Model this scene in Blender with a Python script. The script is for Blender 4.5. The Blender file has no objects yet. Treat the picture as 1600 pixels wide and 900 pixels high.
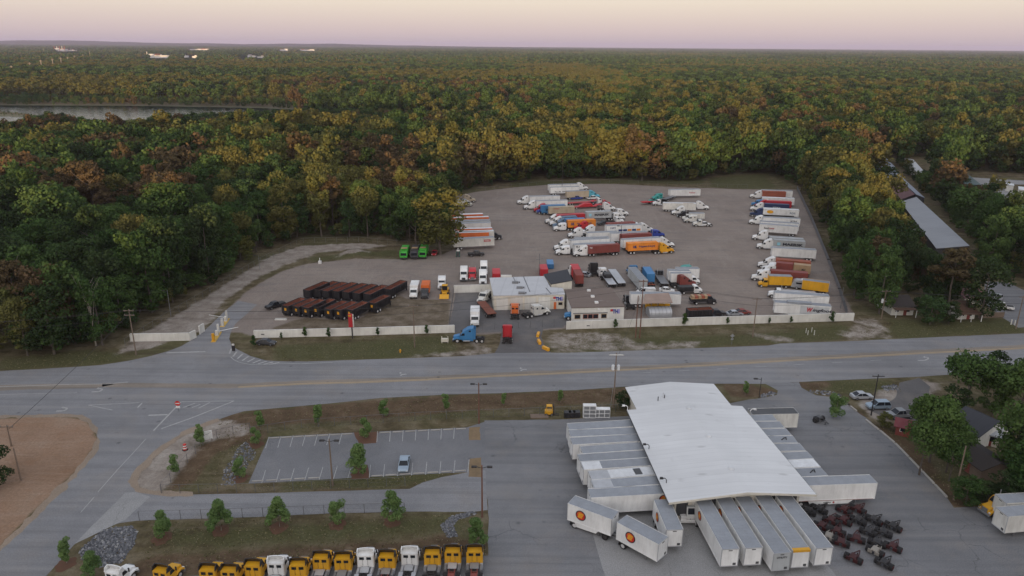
SKY0 = (0.50, 0.42, 0.465)
SKY1 = (0.60, 0.50, 0.515)
SKY2 = (0.74, 0.645, 0.575)
SKY3 = (0.66, 0.62, 0.60)
SKY4 = (0.50, 0.54, 0.63)
SKYK = 10.0
NISK = 0.6
GLOW = (9.0, 7.9, 6.8)
SUN_E = 5.0
SUN_C = (1.0, 0.64, 0.30)
EXPO = 0.0
HAZE_D = 4.0e-5
import bpy, bmesh, math, random
import numpy as np
from mathutils import Vector, Matrix, noise
PI = math.pi
R = math.radians
rnd = random.Random(11)
sc = bpy.context.scene
COL = sc.collection

# ------------------------------------------------------------------ camera
F = 1142.0                     # focal length in pixels of the 1600 px wide photograph
PITCH = math.atan(379.0 / F)
ROLL = math.atan(0.0075)
H = 70.6                       # drone height above the yard
fw = Vector((0, math.cos(PITCH), -math.sin(PITCH)))
r0 = Vector((1, 0, 0))
u0 = Vector((0, math.sin(PITCH), math.cos(PITCH)))
cr = r0 * math.cos(ROLL) + u0 * math.sin(ROLL)
cu = u0 * math.cos(ROLL) - r0 * math.sin(ROLL)
cam_d = bpy.data.cameras.new('camera')
cam = bpy.data.objects.new('camera', cam_d)
COL.objects.link(cam)
cam.matrix_world = Matrix(((cr.x, cu.x, -fw.x, 0), (cr.y, cu.y, -fw.y, 0), (cr.z, cu.z, -fw.z, H), (0, 0, 0, 1)))
cam_d.sensor_width = 36
cam_d.lens = 36 * F / 1600
cam_d.clip_start = 1
cam_d.clip_end = 60000
sc.camera = cam


def at(x, y, z=0.0):
    """ground (or height z) point seen at photo pixel x, y"""
    d = fw * F + cr * (x - 800) + cu * (450 - y)
    t = (z - H) / d.z
    return Vector((d.x * t, d.y * t, z))


def px(p):
    """photo pixel of a world point"""
    v = Vector(p) - Vector((0, 0, H))
    k = F / v.dot(fw)
    return 800 + v.dot(cr) * k, 450 - v.dot(cu) * k


# ------------------------------------------------------------------ materials
MATS = {}


def new_mat(name):
    m = bpy.data.materials.new(name)
    m.use_nodes = True
    nt = m.node_tree
    b = nt.nodes['Principled BSDF']
    return m, nt, b


def N(nt, typ, **kw):
    n = nt.nodes.new(typ)
    for k, v in kw.items():
        if k in n.inputs:
            n.inputs[k].default_value = v
        else:
            setattr(n, k, v)
    return n


def ramp(nt, src, stops):
    r = nt.nodes.new('ShaderNodeValToRGB')
    e = r.color_ramp.elements
    while len(e) < len(stops):
        e.new(0.5)
    for i, (p, c) in enumerate(stops):
        e[i].position = p
        e[i].color = (c, c, c, 1) if isinstance(c, (int, float)) else (*c[:3], 1)
    nt.links.new(src, r.inputs[0])
    return r.outputs[0]


def mixc(nt, fac, a, b, typ='MIX'):
    m = nt.nodes.new('ShaderNodeMix')
    m.data_type = 'RGBA'
    m.blend_type = typ
    for sock, v in ((m.inputs[0], fac), (m.inputs[6], a), (m.inputs[7], b)):
        if hasattr(v, 'node'):
            nt.links.new(v, sock)
        elif isinstance(v, (int, float)):
            sock.default_value = v
        else:
            sock.default_value = (*v[:3], 1)
    return m.outputs[2]


def math_n(nt, op, a, b=0.0, clamp=False):
    m = nt.nodes.new('ShaderNodeMath')
    m.operation = op
    m.use_clamp = clamp
    for i, v in enumerate((a, b)):
        if hasattr(v, 'node'):
            nt.links.new(v, m.inputs[i])
        else:
            m.inputs[i].default_value = v
    return m.outputs[0]


def noise_n(nt, scale, detail=3, rough=0.55, vec=None, dist=0.0):
    n = N(nt, 'ShaderNodeTexNoise', Scale=scale, Detail=detail, Roughness=rough, Distortion=dist)
    if vec is not None:
        nt.links.new(vec, n.inputs['Vector'])
    return n.outputs['Fac']


def obj_vec(nt, scale=(1, 1, 1), rot=(0, 0, 0), kind='Object'):
    if kind == 'World':
        o = nt.nodes.new('ShaderNodeNewGeometry').outputs['Position']
    else:
        o = nt.nodes.new('ShaderNodeTexCoord').outputs['Object']
    m = nt.nodes.new('ShaderNodeMapping')
    m.inputs['Scale'].default_value = scale
    m.inputs['Rotation'].default_value = rot
    nt.links.new(o, m.inputs['Vector'])
    return m.outputs['Vector']


def paint(name, rgb, rough=0.5, metal=0.0, dirt=0.25, dirt_rgb=(0.16, 0.13, 0.11), scale=0.8, streak=True):
    """weathered paint: base colour, faint tone variation, downward streaks of grime"""
    if name in MATS:
        return MATS[name]
    m, nt, b = new_mat(name)
    v = obj_vec(nt, (1, 1, 0.18 if streak else 1))
    n1 = noise_n(nt, scale * 2.2, 4, 0.65, v)
    n2 = noise_n(nt, scale * 0.45, 2, 0.5, obj_vec(nt))
    oi = nt.nodes.new('ShaderNodeObjectInfo')
    d = ramp(nt, n1, [(0.42, 0.0), (0.78, 1.0)])
    d = math_n(nt, 'MULTIPLY', d, dirt)
    tone = ramp(nt, n2, [(0.3, [c * 0.86 for c in rgb]), (0.7, [min(1, c * 1.06) for c in rgb])])
    hv = nt.nodes.new('ShaderNodeHueSaturation')
    nt.links.new(math_n(nt, 'MULTIPLY_ADD', oi.outputs['Random'], 0.16), hv.inputs['Value'])
    hv.inputs['Value'].links[0].from_node.inputs[2].default_value = 0.90
    nt.links.new(tone, hv.inputs['Color'])
    c = mixc(nt, d, hv.outputs[0], dirt_rgb)
    nt.links.new(c, b.inputs['Base Color'])
    b.inputs['Roughness'].default_value = rough
    b.inputs['Metallic'].default_value = metal
    b.inputs['Specular IOR Level'].default_value = 0.35
    MATS[name] = m
    return m


WHITE = paint('white_paint', (0.80, 0.80, 0.79), 0.5, 0, 0.22)
WHITE2 = paint('off_white_paint', (0.68, 0.67, 0.63), 0.5, 0, 0.35)
ROOFGREY = paint('trailer_roof_aluminium', (0.27, 0.29, 0.32), 0.6, 0.0, 0.35, (0.2, 0.2, 0.2), 1.2, False)
ROOFWHITE = paint('trailer_roof_white', (0.66, 0.68, 0.70), 0.55, 0, 0.2, scale=1.2, streak=False)
ALU = paint('bare_aluminium', (0.50, 0.51, 0.53), 0.42, 0.35, 0.15)
STEEL = paint('grey_steel', (0.22, 0.225, 0.235), 0.5, 0.3, 0.3)
CHASSIS = paint('black_chassis', (0.025, 0.025, 0.027), 0.6, 0, 0.3)
TYRE = paint('tyre_rubber', (0.018, 0.018, 0.02), 0.85, 0, 0.3, (0.08, 0.07, 0.06))
RIM = paint('wheel_rim_white', (0.62, 0.62, 0.62), 0.4, 0.2, 0.2)
GLASS = paint('dark_window_glass', (0.018, 0.022, 0.028), 0.12, 0, 0.0)
BLACK = paint('black_paint', (0.022, 0.022, 0.025), 0.4, 0, 0.2)
ORANGE = paint('orange_paint', (0.72, 0.16, 0.035), 0.5, 0, 0.2)
HORANGE = paint('orange_container_paint', (0.78, 0.26, 0.03), 0.55, 0, 0.2)
MAROON = paint('maroon_container_paint', (0.24, 0.055, 0.045), 0.6, 0, 0.3)
RUST = paint('rust_red_container_paint', (0.36, 0.10, 0.055), 0.65, 0, 0.3)
RED = paint('red_paint', (0.50, 0.03, 0.04), 0.4, 0, 0.15)
BLUE = paint('blue_paint', (0.05, 0.20, 0.42), 0.4, 0, 0.15)
NAVY = paint('navy_paint', (0.025, 0.045, 0.12), 0.45, 0, 0.2)
DKBLUE = paint('deep_blue_paint', (0.03, 0.06, 0.32), 0.4, 0, 0.15)
CYAN = paint('light_blue_paint', (0.12, 0.46, 0.60), 0.4, 0, 0.15)
TEAL = paint('teal_paint', (0.03, 0.30, 0.27), 0.4, 0, 0.15)
YELLOW = paint('yellow_paint', (0.75, 0.36, 0.02), 0.42, 0, 0.18)
DEEPYEL = paint('amber_yellow_paint', (0.70, 0.36, 0.018), 0.42, 0, 0.2)
GREEN = paint('bright_green_paint', (0.06, 0.42, 0.05), 0.45, 0, 0.2)
BEIGE = paint('beige_container_paint', (0.50, 0.42, 0.31), 0.6, 0, 0.3)
TAN = paint('tan_paint', (0.42, 0.29, 0.17), 0.6, 0, 0.3)
CGREY = paint('grey_container_paint', (0.42, 0.44, 0.45), 0.6, 0, 0.2)
SLATE = paint('slate_blue_paint', (0.13, 0.20, 0.29), 0.55, 0, 0.25)
SILVER = paint('silver_car_paint', (0.45, 0.47, 0.50), 0.3, 0.3, 0.1)
DKGREY = paint('dark_grey_paint', (0.06, 0.062, 0.068), 0.45, 0, 0.2)
WOOD = paint('weathered_pole_wood', (0.20, 0.15, 0.115), 0.85, 0, 0.4, (0.09, 0.07, 0.06), 2.0)
REDWOOD = paint('treated_pole_wood', (0.17, 0.085, 0.06), 0.85, 0, 0.4, (0.09, 0.05, 0.04), 2.0)
RUSTIN = paint('rusty_steel', (0.24, 0.085, 0.055), 0.85, 0, 0.6, (0.05, 0.03, 0.025), 1.2)
CONC = paint('concrete', (0.42, 0.40, 0.37), 0.85, 0, 0.45, (0.2, 0.18, 0.16), 1.0)
WALLW = paint('white_wall_paint', (0.72, 0.71, 0.67), 0.7, 0, 0.3, (0.35, 0.31, 0.27), 0.7)
CREAM = paint('cream_wall_paint', (0.70, 0.66, 0.57), 0.7, 0, 0.25, (0.35, 0.31, 0.27), 0.7)
GREYBOX = paint('galvanised_metal', (0.34, 0.35, 0.36), 0.5, 0.4, 0.2)
TEXTDK = paint('black_lettering', (0.02, 0.022, 0.03), 0.6, 0, 0.0)
TEXTRED = paint('red_lettering', (0.45, 0.04, 0.05), 0.6, 0, 0.0)
TEXTNAVY = paint('navy_lettering', (0.03, 0.05, 0.16), 0.6, 0, 0.0)
TEXTWHITE = paint('white_lettering', (0.7, 0.72, 0.74), 0.6, 0, 0.0)
TEXTSKY = paint('light_blue_star_paint', (0.30, 0.60, 0.72), 0.6, 0, 0.0)
LINEW = paint('worn_white_road_paint', (0.37, 0.37, 0.365), 0.8, 0, 0.9, (0.22, 0.215, 0.21), 1.6, False)
LINEY = paint('worn_yellow_road_paint', (0.42, 0.32, 0.19), 0.8, 0, 0.6, (0.27, 0.23, 0.19), 1.2, False)


# ------------------------------------------------------------------ mesh helper
class MB:
    def __init__(s):
        s.v = []
        s.f = []

    def add(s, vs, fs):
        o = len(s.v)
        s.v += [tuple(p) for p in vs]
        s.f += [tuple(i + o for i in f) for f in fs]
        return s

    def box(s, x0, x1, y0, y1, z0, z1):
        vs = [(x, y, z) for z in (z0, z1) for y in (y0, y1) for x in (x0, x1)]
        return s.add(vs, [(0, 2, 3, 1), (4, 5, 7, 6), (0, 1, 5, 4), (2, 6, 7, 3), (0, 4, 6, 2), (1, 3, 7, 5)])

    def bbox(s, x0, x1, y0, y1, z0, z1, b=0.05):
        """box with chamfered vertical and top edges"""
        o = [(x0 + b, y0), (x1 - b, y0), (x1, y0 + b), (x1, y1 - b), (x1 - b, y1), (x0 + b, y1), (x0, y1 - b), (x0, y0 + b)]
        t = [(min(max(x, x0 + b), x1 - b), min(max(y, y0 + b), y1 - b)) for x, y in o]
        vs = [(x, y, z0) for x, y in o] + [(x, y, z1 - b) for x, y in o] + [(x, y, z1) for x, y in t]
        n = 8
        fs = [tuple(range(n - 1, -1, -1)), tuple(range(2 * n, 3 * n))]
        for k in range(2):
            for i in range(n):
                j = (i + 1) % n
                fs.append((k * n + i, k * n + j, (k + 1) * n + j, (k + 1) * n + i))
        return s.add(vs, fs)

    def prism(s, prof, y0, y1, t0=0.0):
        """x-z outline (counter-clockwise seen from -y) extruded along y; t0 pulls the ends' outline in"""
        n = len(prof)
        cx = sum(p[0] for p in prof) / n
        cz = sum(p[1] for p in prof) / n
        if t0:
            ins = [(x + (cx - x) * t0 / max(0.3, math.hypot(cx - x, cz - z)), z + (cz - z) * t0 / max(0.3, math.hypot(cx - x, cz - z))) for x, z in prof]
            rings = [(y0, ins), (y0 + t0, prof), (y1 - t0, prof), (y1, ins)]
        else:
            rings = [(y0, prof), (y1, prof)]
        vs = [(x, y, z) for y, pr in rings for x, z in pr]
        k = len(rings)
        fs = [tuple(range(n)), tuple(range(k * n - 1, (k - 1) * n - 1, -1))]
        for r in range(k - 1):
            for i in range(n):
                j = (i + 1) % n
                fs.append((r * n + i, (r + 1) * n + i, (r + 1) * n + j, r * n + j))
        return s.add(vs, fs)

    def cyl(s, c, axis, r, h, n=12, r2=None):
        r2 = r if r2 is None else r2
        vs = []
        for k, rr in ((-h / 2, r), (h / 2, r2)):
            for i in range(n):
                a = 2 * PI * i / n
                p, q = rr * math.cos(a), rr * math.sin(a)
                if axis == 'x':
                    d = (k, p, q)
                elif axis == 'y':
                    d = (q, k, p)
                else:
                    d = (p, q, k)
                vs.append((c[0] + d[0], c[1] + d[1], c[2] + d[2]))
        fs = [tuple(range(n - 1, -1, -1)), tuple(range(n, 2 * n))]
        for i in range(n):
            j = (i + 1) % n
            fs.append((i, j, n + j, n + i))
        return s.add(vs, fs)

    def tube(s, pts, r, n=6, r2=None):
        pts = [Vector(p) for p in pts]
        m = len(pts)
        vs = []
        for i, p in enumerate(pts):
            d = (pts[min(i + 1, m - 1)] - pts[max(i - 1, 0)]).normalized()
            a = d.cross(Vector((0, 0, 1)))
            if a.length < 1e-3:
                a = d.cross(Vector((1, 0, 0)))
            a.normalize()
            b = d.cross(a)
            rr = r if r2 is None else r + (r2 - r) * i / max(1, m - 1)
            for k in range(n):
                t = 2 * PI * k / n
                vs.append(p + (a * math.cos(t) + b * math.sin(t)) * rr)
        fs = [tuple(range(n)), tuple(range(m * n - 1, (m - 1) * n - 1, -1))]
        for i in range(m - 1):
            for k in range(n):
                l = (k + 1) % n
                fs.append((i * n + k, (i + 1) * n + k, (i + 1) * n + l, i * n + l))
        return s.add(vs, fs)

    def mesh(s, name):
        me = bpy.data.meshes.new(name)
        me.from_pydata(s.v, [], s.f)
        me.materials.append(None)
        bm = bmesh.new()
        bm.from_mesh(me)
        bmesh.ops.recalc_face_normals(bm, faces=bm.faces)
        bm.to_mesh(me)
        bm.free()
        return me


CACHE = {}


def cm(key, fn):
    if key not in CACHE:
        mb = MB()
        fn(mb)
        CACHE[key] = mb.mesh(key if isinstance(key, str) else '_'.join(str(k) for k in key if isinstance(k, str)))
    return CACHE[key]


def obj(name, mesh, mat, parent=None, loc=(0, 0, 0), rotz=0.0, label=None):
    if isinstance(mesh, MB):
        mesh = mesh.mesh(name)
    o = bpy.data.objects.new(name, mesh)
    COL.objects.link(o)
    o.location = loc
    o.rotation_euler = (0, 0, rotz)
    if parent is not None:
        o.parent = parent
    if mat is not None:
        s = o.material_slots[0]
        s.link = 'OBJECT'
        s.material = mat
    if label:
        o['label'] = label
    return o


def thing(name, label, cat, loc=(0, 0, 0), rotz=0.0, group=None):
    o = bpy.data.objects.new(name, None)
    o.empty_display_size = 0.5
    COL.objects.link(o)
    o.location = (loc[0], loc[1], loc[2] if len(loc) > 2 else 0.0)
    o.rotation_euler = (0, 0, rotz)
    o['label'] = label
    o['category'] = cat
    if group:
        o['group'] = group
    return o


def tag(o, label, cat, group=None):
    o['label'] = label
    o['category'] = cat
    if group:
        o['group'] = group
    return o


def struct(o, kind='structure'):
    o['kind'] = kind
    return o


TXT = {}


def text_mesh(s, w, h, shear=0.0, bold=0.0):
    """letters as a thin mesh in the local x-z plane, centred, facing -y"""
    key = (s, w, h, shear, bold)
    if key in TXT:
        return TXT[key]
    c = bpy.data.curves.new('lettering', 'FONT')
    c.body = s
    c.size = 1
    c.extrude = 0.02
    c.shear = shear
    c.offset = bold
    c.align_x = 'CENTER'
    c.align_y = 'CENTER'
    c.resolution_u = 3
    o = bpy.data.objects.new('lettering', c)
    COL.objects.link(o)
    bpy.context.view_layer.update()
    me = bpy.data.meshes.new_from_object(o.evaluated_get(bpy.context.evaluated_depsgraph_get()))
    bpy.data.objects.remove(o)
    co = np.empty(len(me.vertices) * 3, dtype=np.float32)
    me.vertices.foreach_get('co', co)
    co = co.reshape(-1, 3)
    mn, mx = co.min(0), co.max(0)
    x = (co[:, 0] - (mn[0] + mx[0]) / 2) / (mx[0] - mn[0]) * w
    z = (co[:, 1] - (mn[1] + mx[1]) / 2) / (mx[1] - mn[1]) * h
    y = -(co[:, 2]) * 0.5
    me.vertices.foreach_set('co', np.stack([x, y, z], 1).astype(np.float32).ravel())
    me.name = 'lettering'
    me.materials.clear()
    me.materials.append(None)
    TXT[key] = me
    return me


def text(s, w, h, mat, parent, loc, side=1, shear=0.0, bold=0.02, name='lettering'):
    """side=-1: on the -y face, +1: on the +y face"""
    return obj(name, text_mesh(s, w, h, shear, bold), mat, parent, loc, 0 if side < 0 else PI)


def heading(p0, p1, z=0.0):
    a, b = at(*p0, z), at(*p1, z)
    return math.atan2(b.y - a.y, b.x - a.x)


def edge(p0, p1, z, w=2.55, near=True):
    """centre, heading and length of a body whose near lower/upper edge runs rear->front through two pixels"""
    a, b = at(*p0, z), at(*p1, z)
    d = (b - a)
    L = d.length
    d.normalize()
    n = Vector((-d.y, d.x, 0))
    if n.y < 0:
        n = -n
    c = (a + b) / 2 + n * (w / 2 if near else 0)
    return Vector((c.x, c.y, 0)), math.atan2(d.y, d.x), L
# ------------------------------------------------------------------ sheets laid on the ground
def jitter_poly(pts, step=1.5, amp=0.25, seed=0):
    out = []
    n = len(pts)
    for i in range(n):
        a, b = pts[i], pts[(i + 1) % n]
        L = (b - a).length
        k = max(1, min(60, int(L / step)))
        d = (b - a) / k
        nn = Vector((-d.y, d.x, 0)).normalized() if d.length > 0 else Vector()
        for j in range(k):
            p = a + d * j
            q = noise.noise(Vector((p.x * 0.35, p.y * 0.35, seed))) + 0.6 * noise.noise(Vector((p.x * 1.3, p.y * 1.3, seed + 7)))
            out.append(p + nn * q * amp)
    return out


def sheet(name, pix, z, mat, amp=0.2, step=1.5, seed=0, world=False):
    pts = [Vector(p) for p in pix] if world else [at(x, y, 0) for x, y in pix]
    pts = jitter_poly(pts, step, amp, seed) if amp else pts
    bm = bmesh.new()
    vs = [bm.verts.new((p.x, p.y, z)) for p in pts]
    f = bm.faces.new(vs)
    if f.normal.z == 0:
        f.normal_update()
    bmesh.ops.recalc_face_normals(bm, faces=bm.faces)
    f.normal_update()
    if f.normal.z < 0:
        f.normal_flip()
    bmesh.ops.triangulate(bm, faces=bm.faces)
    me = bpy.data.meshes.new(name)
    bm.to_mesh(me)
    bm.free()
    me.materials.append(mat)
    o = bpy.data.objects.new(name, me)
    COL.objects.link(o)
    return struct(o)


def strip(mb, pix, w, z):
    """flat painted line along pixels"""
    pts = [at(x, y, 0) for x, y in pix]
    for a, b in zip(pts, pts[1:]):
        d = (b - a).normalized()
        n = Vector((-d.y, d.x, 0)) * (w / 2)
        mb.add([(p.x, p.y, z) for p in (a - n, b - n, b + n, a + n)], [(0, 1, 2, 3)])


def asphalt(name, rgb, streak_rot=0.0, streak=0.0, warm=(0.25, 0.22, 0.19), cracks=0.3):
    m, nt, b = new_mat(name)
    w = obj_vec(nt, (1, 1, 1), kind='World')
    big = noise_n(nt, 0.035, 4, 0.6, w)
    mid = noise_n(nt, 0.35, 5, 0.65, w)
    fine = noise_n(nt, 6.0, 3, 0.7, w)
    c = ramp(nt, big, [(0.32, [x * 0.80 for x in rgb]), (0.52, rgb), (0.72, [x * 1.16 for x in rgb])])
    c = mixc(nt, ramp(nt, mid, [(0.45, 0.0), (0.75, 0.45)]), c, [x * 0.72 for x in rgb])
    c = mixc(nt, ramp(nt, noise_n(nt, 0.09, 4, 0.7, w), [(0.5, 0.0), (0.72, 0.35)]), c, warm)
    c = mixc(nt, 0.5, c, ramp(nt, fine, [(0.3, 0.25), (0.7, 0.75)]), 'OVERLAY')
    if streak:
        s = obj_vec(nt, (0.018, 0.62, 1), (0, 0, streak_rot), 'World')
        sn = noise_n(nt, 1.0, 3, 0.6, s)
        c = mixc(nt, ramp(nt, sn, [(0.35, streak), (0.5, 0.0)]), c, [x * 0.62 for x in rgb])
        c = mixc(nt, ramp(nt, sn, [(0.52, 0.0), (0.7, streak)]), c, [rgb[0] * 1.3, rgb[1] * 1.24, rgb[2] * 1.16])
    if cracks:
        wd = nt.nodes.new('ShaderNodeVectorMath')
        wd.operation = 'ADD'
        nt.links.new(w, wd.inputs[0])
        nn = N(nt, 'ShaderNodeTexNoise', Scale=0.25, Detail=4)
        nt.links.new(w, nn.inputs['Vector'])
        sc2 = nt.nodes.new('ShaderNodeVectorMath')
        sc2.operation = 'SCALE'
        sc2.inputs['Scale'].default_value = 5.0
        nt.links.new(nn.outputs['Color'], sc2.inputs[0])
        nt.links.new(sc2.outputs[0], wd.inputs[1])
        vo = N(nt, 'ShaderNodeTexVoronoi', Scale=0.11)
        vo.feature = 'DISTANCE_TO_EDGE'
        nt.links.new(wd.outputs[0], vo.inputs['Vector'])
        cr_ = math_n(nt, 'MULTIPLY', ramp(nt, vo.outputs['Distance'], [(0.003, cracks), (0.010, 0.0)]), ramp(nt, noise_n(nt, 0.05, 3, 0.6, w), [(0.47, 0.0), (0.6, 1.0)]))
        c = mixc(nt, cr_, c, (0.05, 0.05, 0.052))
    vs_ = N(nt, 'ShaderNodeTexVoronoi', Scale=0.30)      # oil drips and patched spots
    nt.links.new(w, vs_.inputs['Vector'])
    sp_ = math_n(nt, 'MULTIPLY', ramp(nt, vs_.outputs['Distance'], [(0.06, 0.55), (0.16, 0.0)]), ramp(nt, noise_n(nt, 0.08, 2, 0.5, w), [(0.5, 0.0), (0.6, 1.0)]))
    c = mixc(nt, sp_, c, (0.055, 0.055, 0.06))
    nt.links.new(c, b.inputs['Base Color'])
    b.inputs['Roughness'].default_value = 0.9
    b.inputs['Specular IOR Level'].default_value = 0.2
    bp = N(nt, 'ShaderNodeBump', Strength=0.25, Distance=0.05)
    nt.links.new(fine, bp.inputs['Height'])
    nt.links.new(bp.outputs[0], b.inputs['Normal'])
    return m


ROADROT = -heading((200, 606), (1400, 556))
M_ROAD = asphalt('highway_asphalt', (0.214, 0.216, 0.226), ROADROT, 0.38, cracks=0.0)
M_LOT = asphalt('old_lot_asphalt', (0.185, 0.188, 0.197), R(78), 0.4, cracks=0.5)
M_PARK = asphalt('parking_asphalt', (0.175, 0.178, 0.188), 0, 0.0, (0.24, 0.23, 0.22), 0.4)
M_DRIVE = asphalt('dark_drive_asphalt', (0.125, 0.12, 0.12), 0, 0.0, cracks=0.2)
M_SLAB = asphalt('concrete_slab', (0.285, 0.285, 0.285), 0, 0.0, (0.15, 0.155, 0.165), 0.4)

# ------------------------------------------------------------------ masks for the earth
BAREGRAVEL = [[(742, 300), (800, 293), (860, 288.5), (950, 287), (1050, 292), (1165, 296), (1245, 296), (1268, 345), (1293, 400), (1313, 450),
               (1335, 492), (1180, 499), (1000, 508), (886, 513), (850, 516), (790, 520), (742, 524), (712, 519), (560, 524), (400, 527), (372, 518), (352, 520),
               (325, 520), (338, 500), (365, 474), (398, 447), (440, 424), (480, 412), (560, 404), (628, 405), (690, 398), (712, 388), (690, 360), (700, 310)]]
SOILYARD = [[(470, 497), (560, 500), (612, 455), (640, 468), (706, 468), (700, 518), (560, 524), (420, 527), (425, 512)]]
SAND = [[(185, 552), (205, 530), (250, 506), (300, 478), (360, 440), (420, 402), (470, 384), (560, 380), (610, 384), (560, 390), (500, 394), (440, 416), (400, 436), (350, 470), (330, 500), (318, 519), (300, 520), (230, 545)],
        [(735, 523), (775, 552), (770, 556), (640, 560), (560, 563), (680, 552), (730, 545)],
        [(860, 520), (960, 520), (1000, 535), (1100, 532), (1090, 545), (960, 548), (870, 551), (855, 545)],
        [(1150, 515), (1250, 530), (1230, 538), (1190, 530)], [(1330, 500), (1365, 495), (1400, 528), (1320, 533)], [(1300, 517), (1335, 520), (1325, 527), (1305, 523)],
        [(240, 716), (262, 693), (310, 668), (345, 655), (390, 665), (380, 680), (315, 690), (285, 735), (255, 772), (215, 765), (205, 748), (225, 722)],
        [(745, 663), (752, 668), (752, 690), (732, 688), (735, 668)], [(736, 715), (752, 715), (753, 748), (732, 746)],
        [(1345, 620), (1420, 600), (1440, 592), (1470, 600), (1440, 640), (1380, 660), (1350, 645)],
        [(580, 395), (555, 400), (525, 402), (548, 392)]]
REDDIRT = [[(-500, 680), (0, 653), (100, 651), (128, 654), (146, 672), (150, 690), (138, 715), (105, 750), (60, 793), (0, 850), (-300, 1080), (-700, 900)]]
MULCH = [[(340, 652), (400, 642), (530, 631), (700, 618.5), (880, 611), (990, 606), (985, 625), (900, 632), (760, 640), (620, 652), (470, 662), (400, 668), (350, 668)],
         [(1125, 600), (1170, 600), (1205, 607), (1216, 615), (1170, 622), (1140, 618)], [(1238, 598), (1300, 596), (1280, 612), (1255, 608)],
         [(1260, 651), (1350, 640), (1352, 653), (1265, 661)], [(1355, 656), (1420, 690), (1500, 775), (1545, 780), (1560, 792), (1490, 795), (1478, 778), (1400, 694)],
         [(300, 700), (380, 670), (420, 676), (405, 700), (385, 690), (330, 712), (300, 755), (262, 770), (255, 768)],
         [(250, 771), (640, 762), (640, 765), (250, 774)], [(215, 872), (450, 856), (640, 846), (690, 836), (765, 846), (765, 866), (640, 874), (500, 884), (320, 895), (200, 902)]]
GREENG = [[(0, 560), (150, 545), (210, 560), (150, 570), (0, 580)], [(425, 540), (700, 525), (720, 552), (560, 562), (430, 563)], [(890, 536), (1200, 520), (1330, 505), (1320, 530), (1200, 538), (900, 550)],
          [(480, 402), (540, 398), (620, 390), (622, 400), (560, 402), (490, 409)], [(1110, 278), (1190, 272), (1215, 293), (1170, 295), (1110, 292)],
          [(480, 650), (760, 640), (760, 648), (480, 660)], [(440, 745), (700, 735), (720, 742), (640, 760), (440, 766)], [(250, 830), (560, 815), (760, 808), (700, 830), (450, 850), (250, 850)],
          [(1290, 597), (1400, 596), (1410, 612), (1340, 616), (1290, 612)], [(1380, 500), (1480, 500), (1600, 500), (1600, 520), (1400, 530)],
          [(800, 284), (1100, 280), (1100, 288), (950, 286), (800, 292)]]


def inside(X, Y, poly):
    r = np.zeros(X.shape, bool)
    n = len(poly)
    j = n - 1
    for i in range(n):
        xi, yi = poly[i][0], poly[i][1]
        xj, yj = poly[j][0], poly[j][1]
        if yi != yj:
            c = ((yi > Y) != (yj > Y)) & (X < (xj - xi) * (Y - yi) / (yj - yi) + xi)
            r ^= c
        j = i
    return r


def wpoly(p):
    return [tuple(at(x, y, 0))[:2] for x, y in p]


def blur(a, n):
    for _ in range(n):
        b = np.pad(a, 1, mode='edge')
        a = (b[:-2, 1:-1] + b[2:, 1:-1] + b[1:-1, :-2] + b[1:-1, 2:] + 2 * b[1:-1, 1:-1]) / 6
    return a


def axis_coords(lo, hi, step, far_lo, far_hi):
    c = list(np.arange(lo, hi + step, step))
    x, s = lo, step
    while x > far_lo:
        s *= 1.5
        x -= s
        c.insert(0, x)
    x, s = hi, step
    while x < far_hi:
        s *= 1.5
        x += s
        c.append(x)
    return np.array(c)


gx = axis_coords(-190, 260, 1.0, -24000, 24000)
gy = axis_coords(60, 440, 1.0, -3000, 24000)
GX, GY = np.meshgrid(gx, gy)
masks = {}
for nm, polys, bl in (('gravel', BAREGRAVEL, 4), ('soil', SOILYARD, 4), ('sand', SAND, 3), ('reddirt', REDDIRT, 3), ('mulch', MULCH, 2), ('green', GREENG, 6)):
    a = np.zeros(GX.shape)
    for ip_, p in enumerate(polys):
        a[inside(GX, GY, wpoly(p))] = .60 if (nm == 'sand' and 1 <= ip_ <= 5) else 1
    masks[nm] = blur(a, bl)
# low mounds of spoil in the yard and the swales of the verge
GZ = np.zeros(GX.shape)
for (mx, my, mr, mh) in ((620, 437, 5.5, 1.7), (555, 397, 5, 1.3), (645, 442, 4, 0.9)):
    p = at(mx, my)
    GZ += mh * np.exp(-(((GX - p.x) ** 2 + (GY - p.y) ** 2) / mr ** 2) ** 1.3)
nv, mv = GX.shape
idx = np.arange(nv * mv).reshape(nv, mv)
quads = np.stack([idx[:-1, :-1], idx[:-1, 1:], idx[1:, 1:], idx[1:, :-1]], -1).reshape(-1, 4)
me = bpy.data.meshes.new('ground')
me.vertices.add(nv * mv)
me.vertices.foreach_set('co', np.stack([GX, GY, GZ], -1).astype(np.float32).ravel())
me.loops.add(quads.size)
me.polygons.add(len(quads))
me.loops.foreach_set('vertex_index', quads.ravel().astype(np.int32))
me.polygons.foreach_set('loop_start', np.arange(0, quads.size, 4, dtype=np.int32))
me.update()
for nm, a in masks.items():
    at_ = me.attributes.new(nm, 'FLOAT', 'POINT')
    at_.data.foreach_set('value', a.astype(np.float32).ravel())


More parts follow.
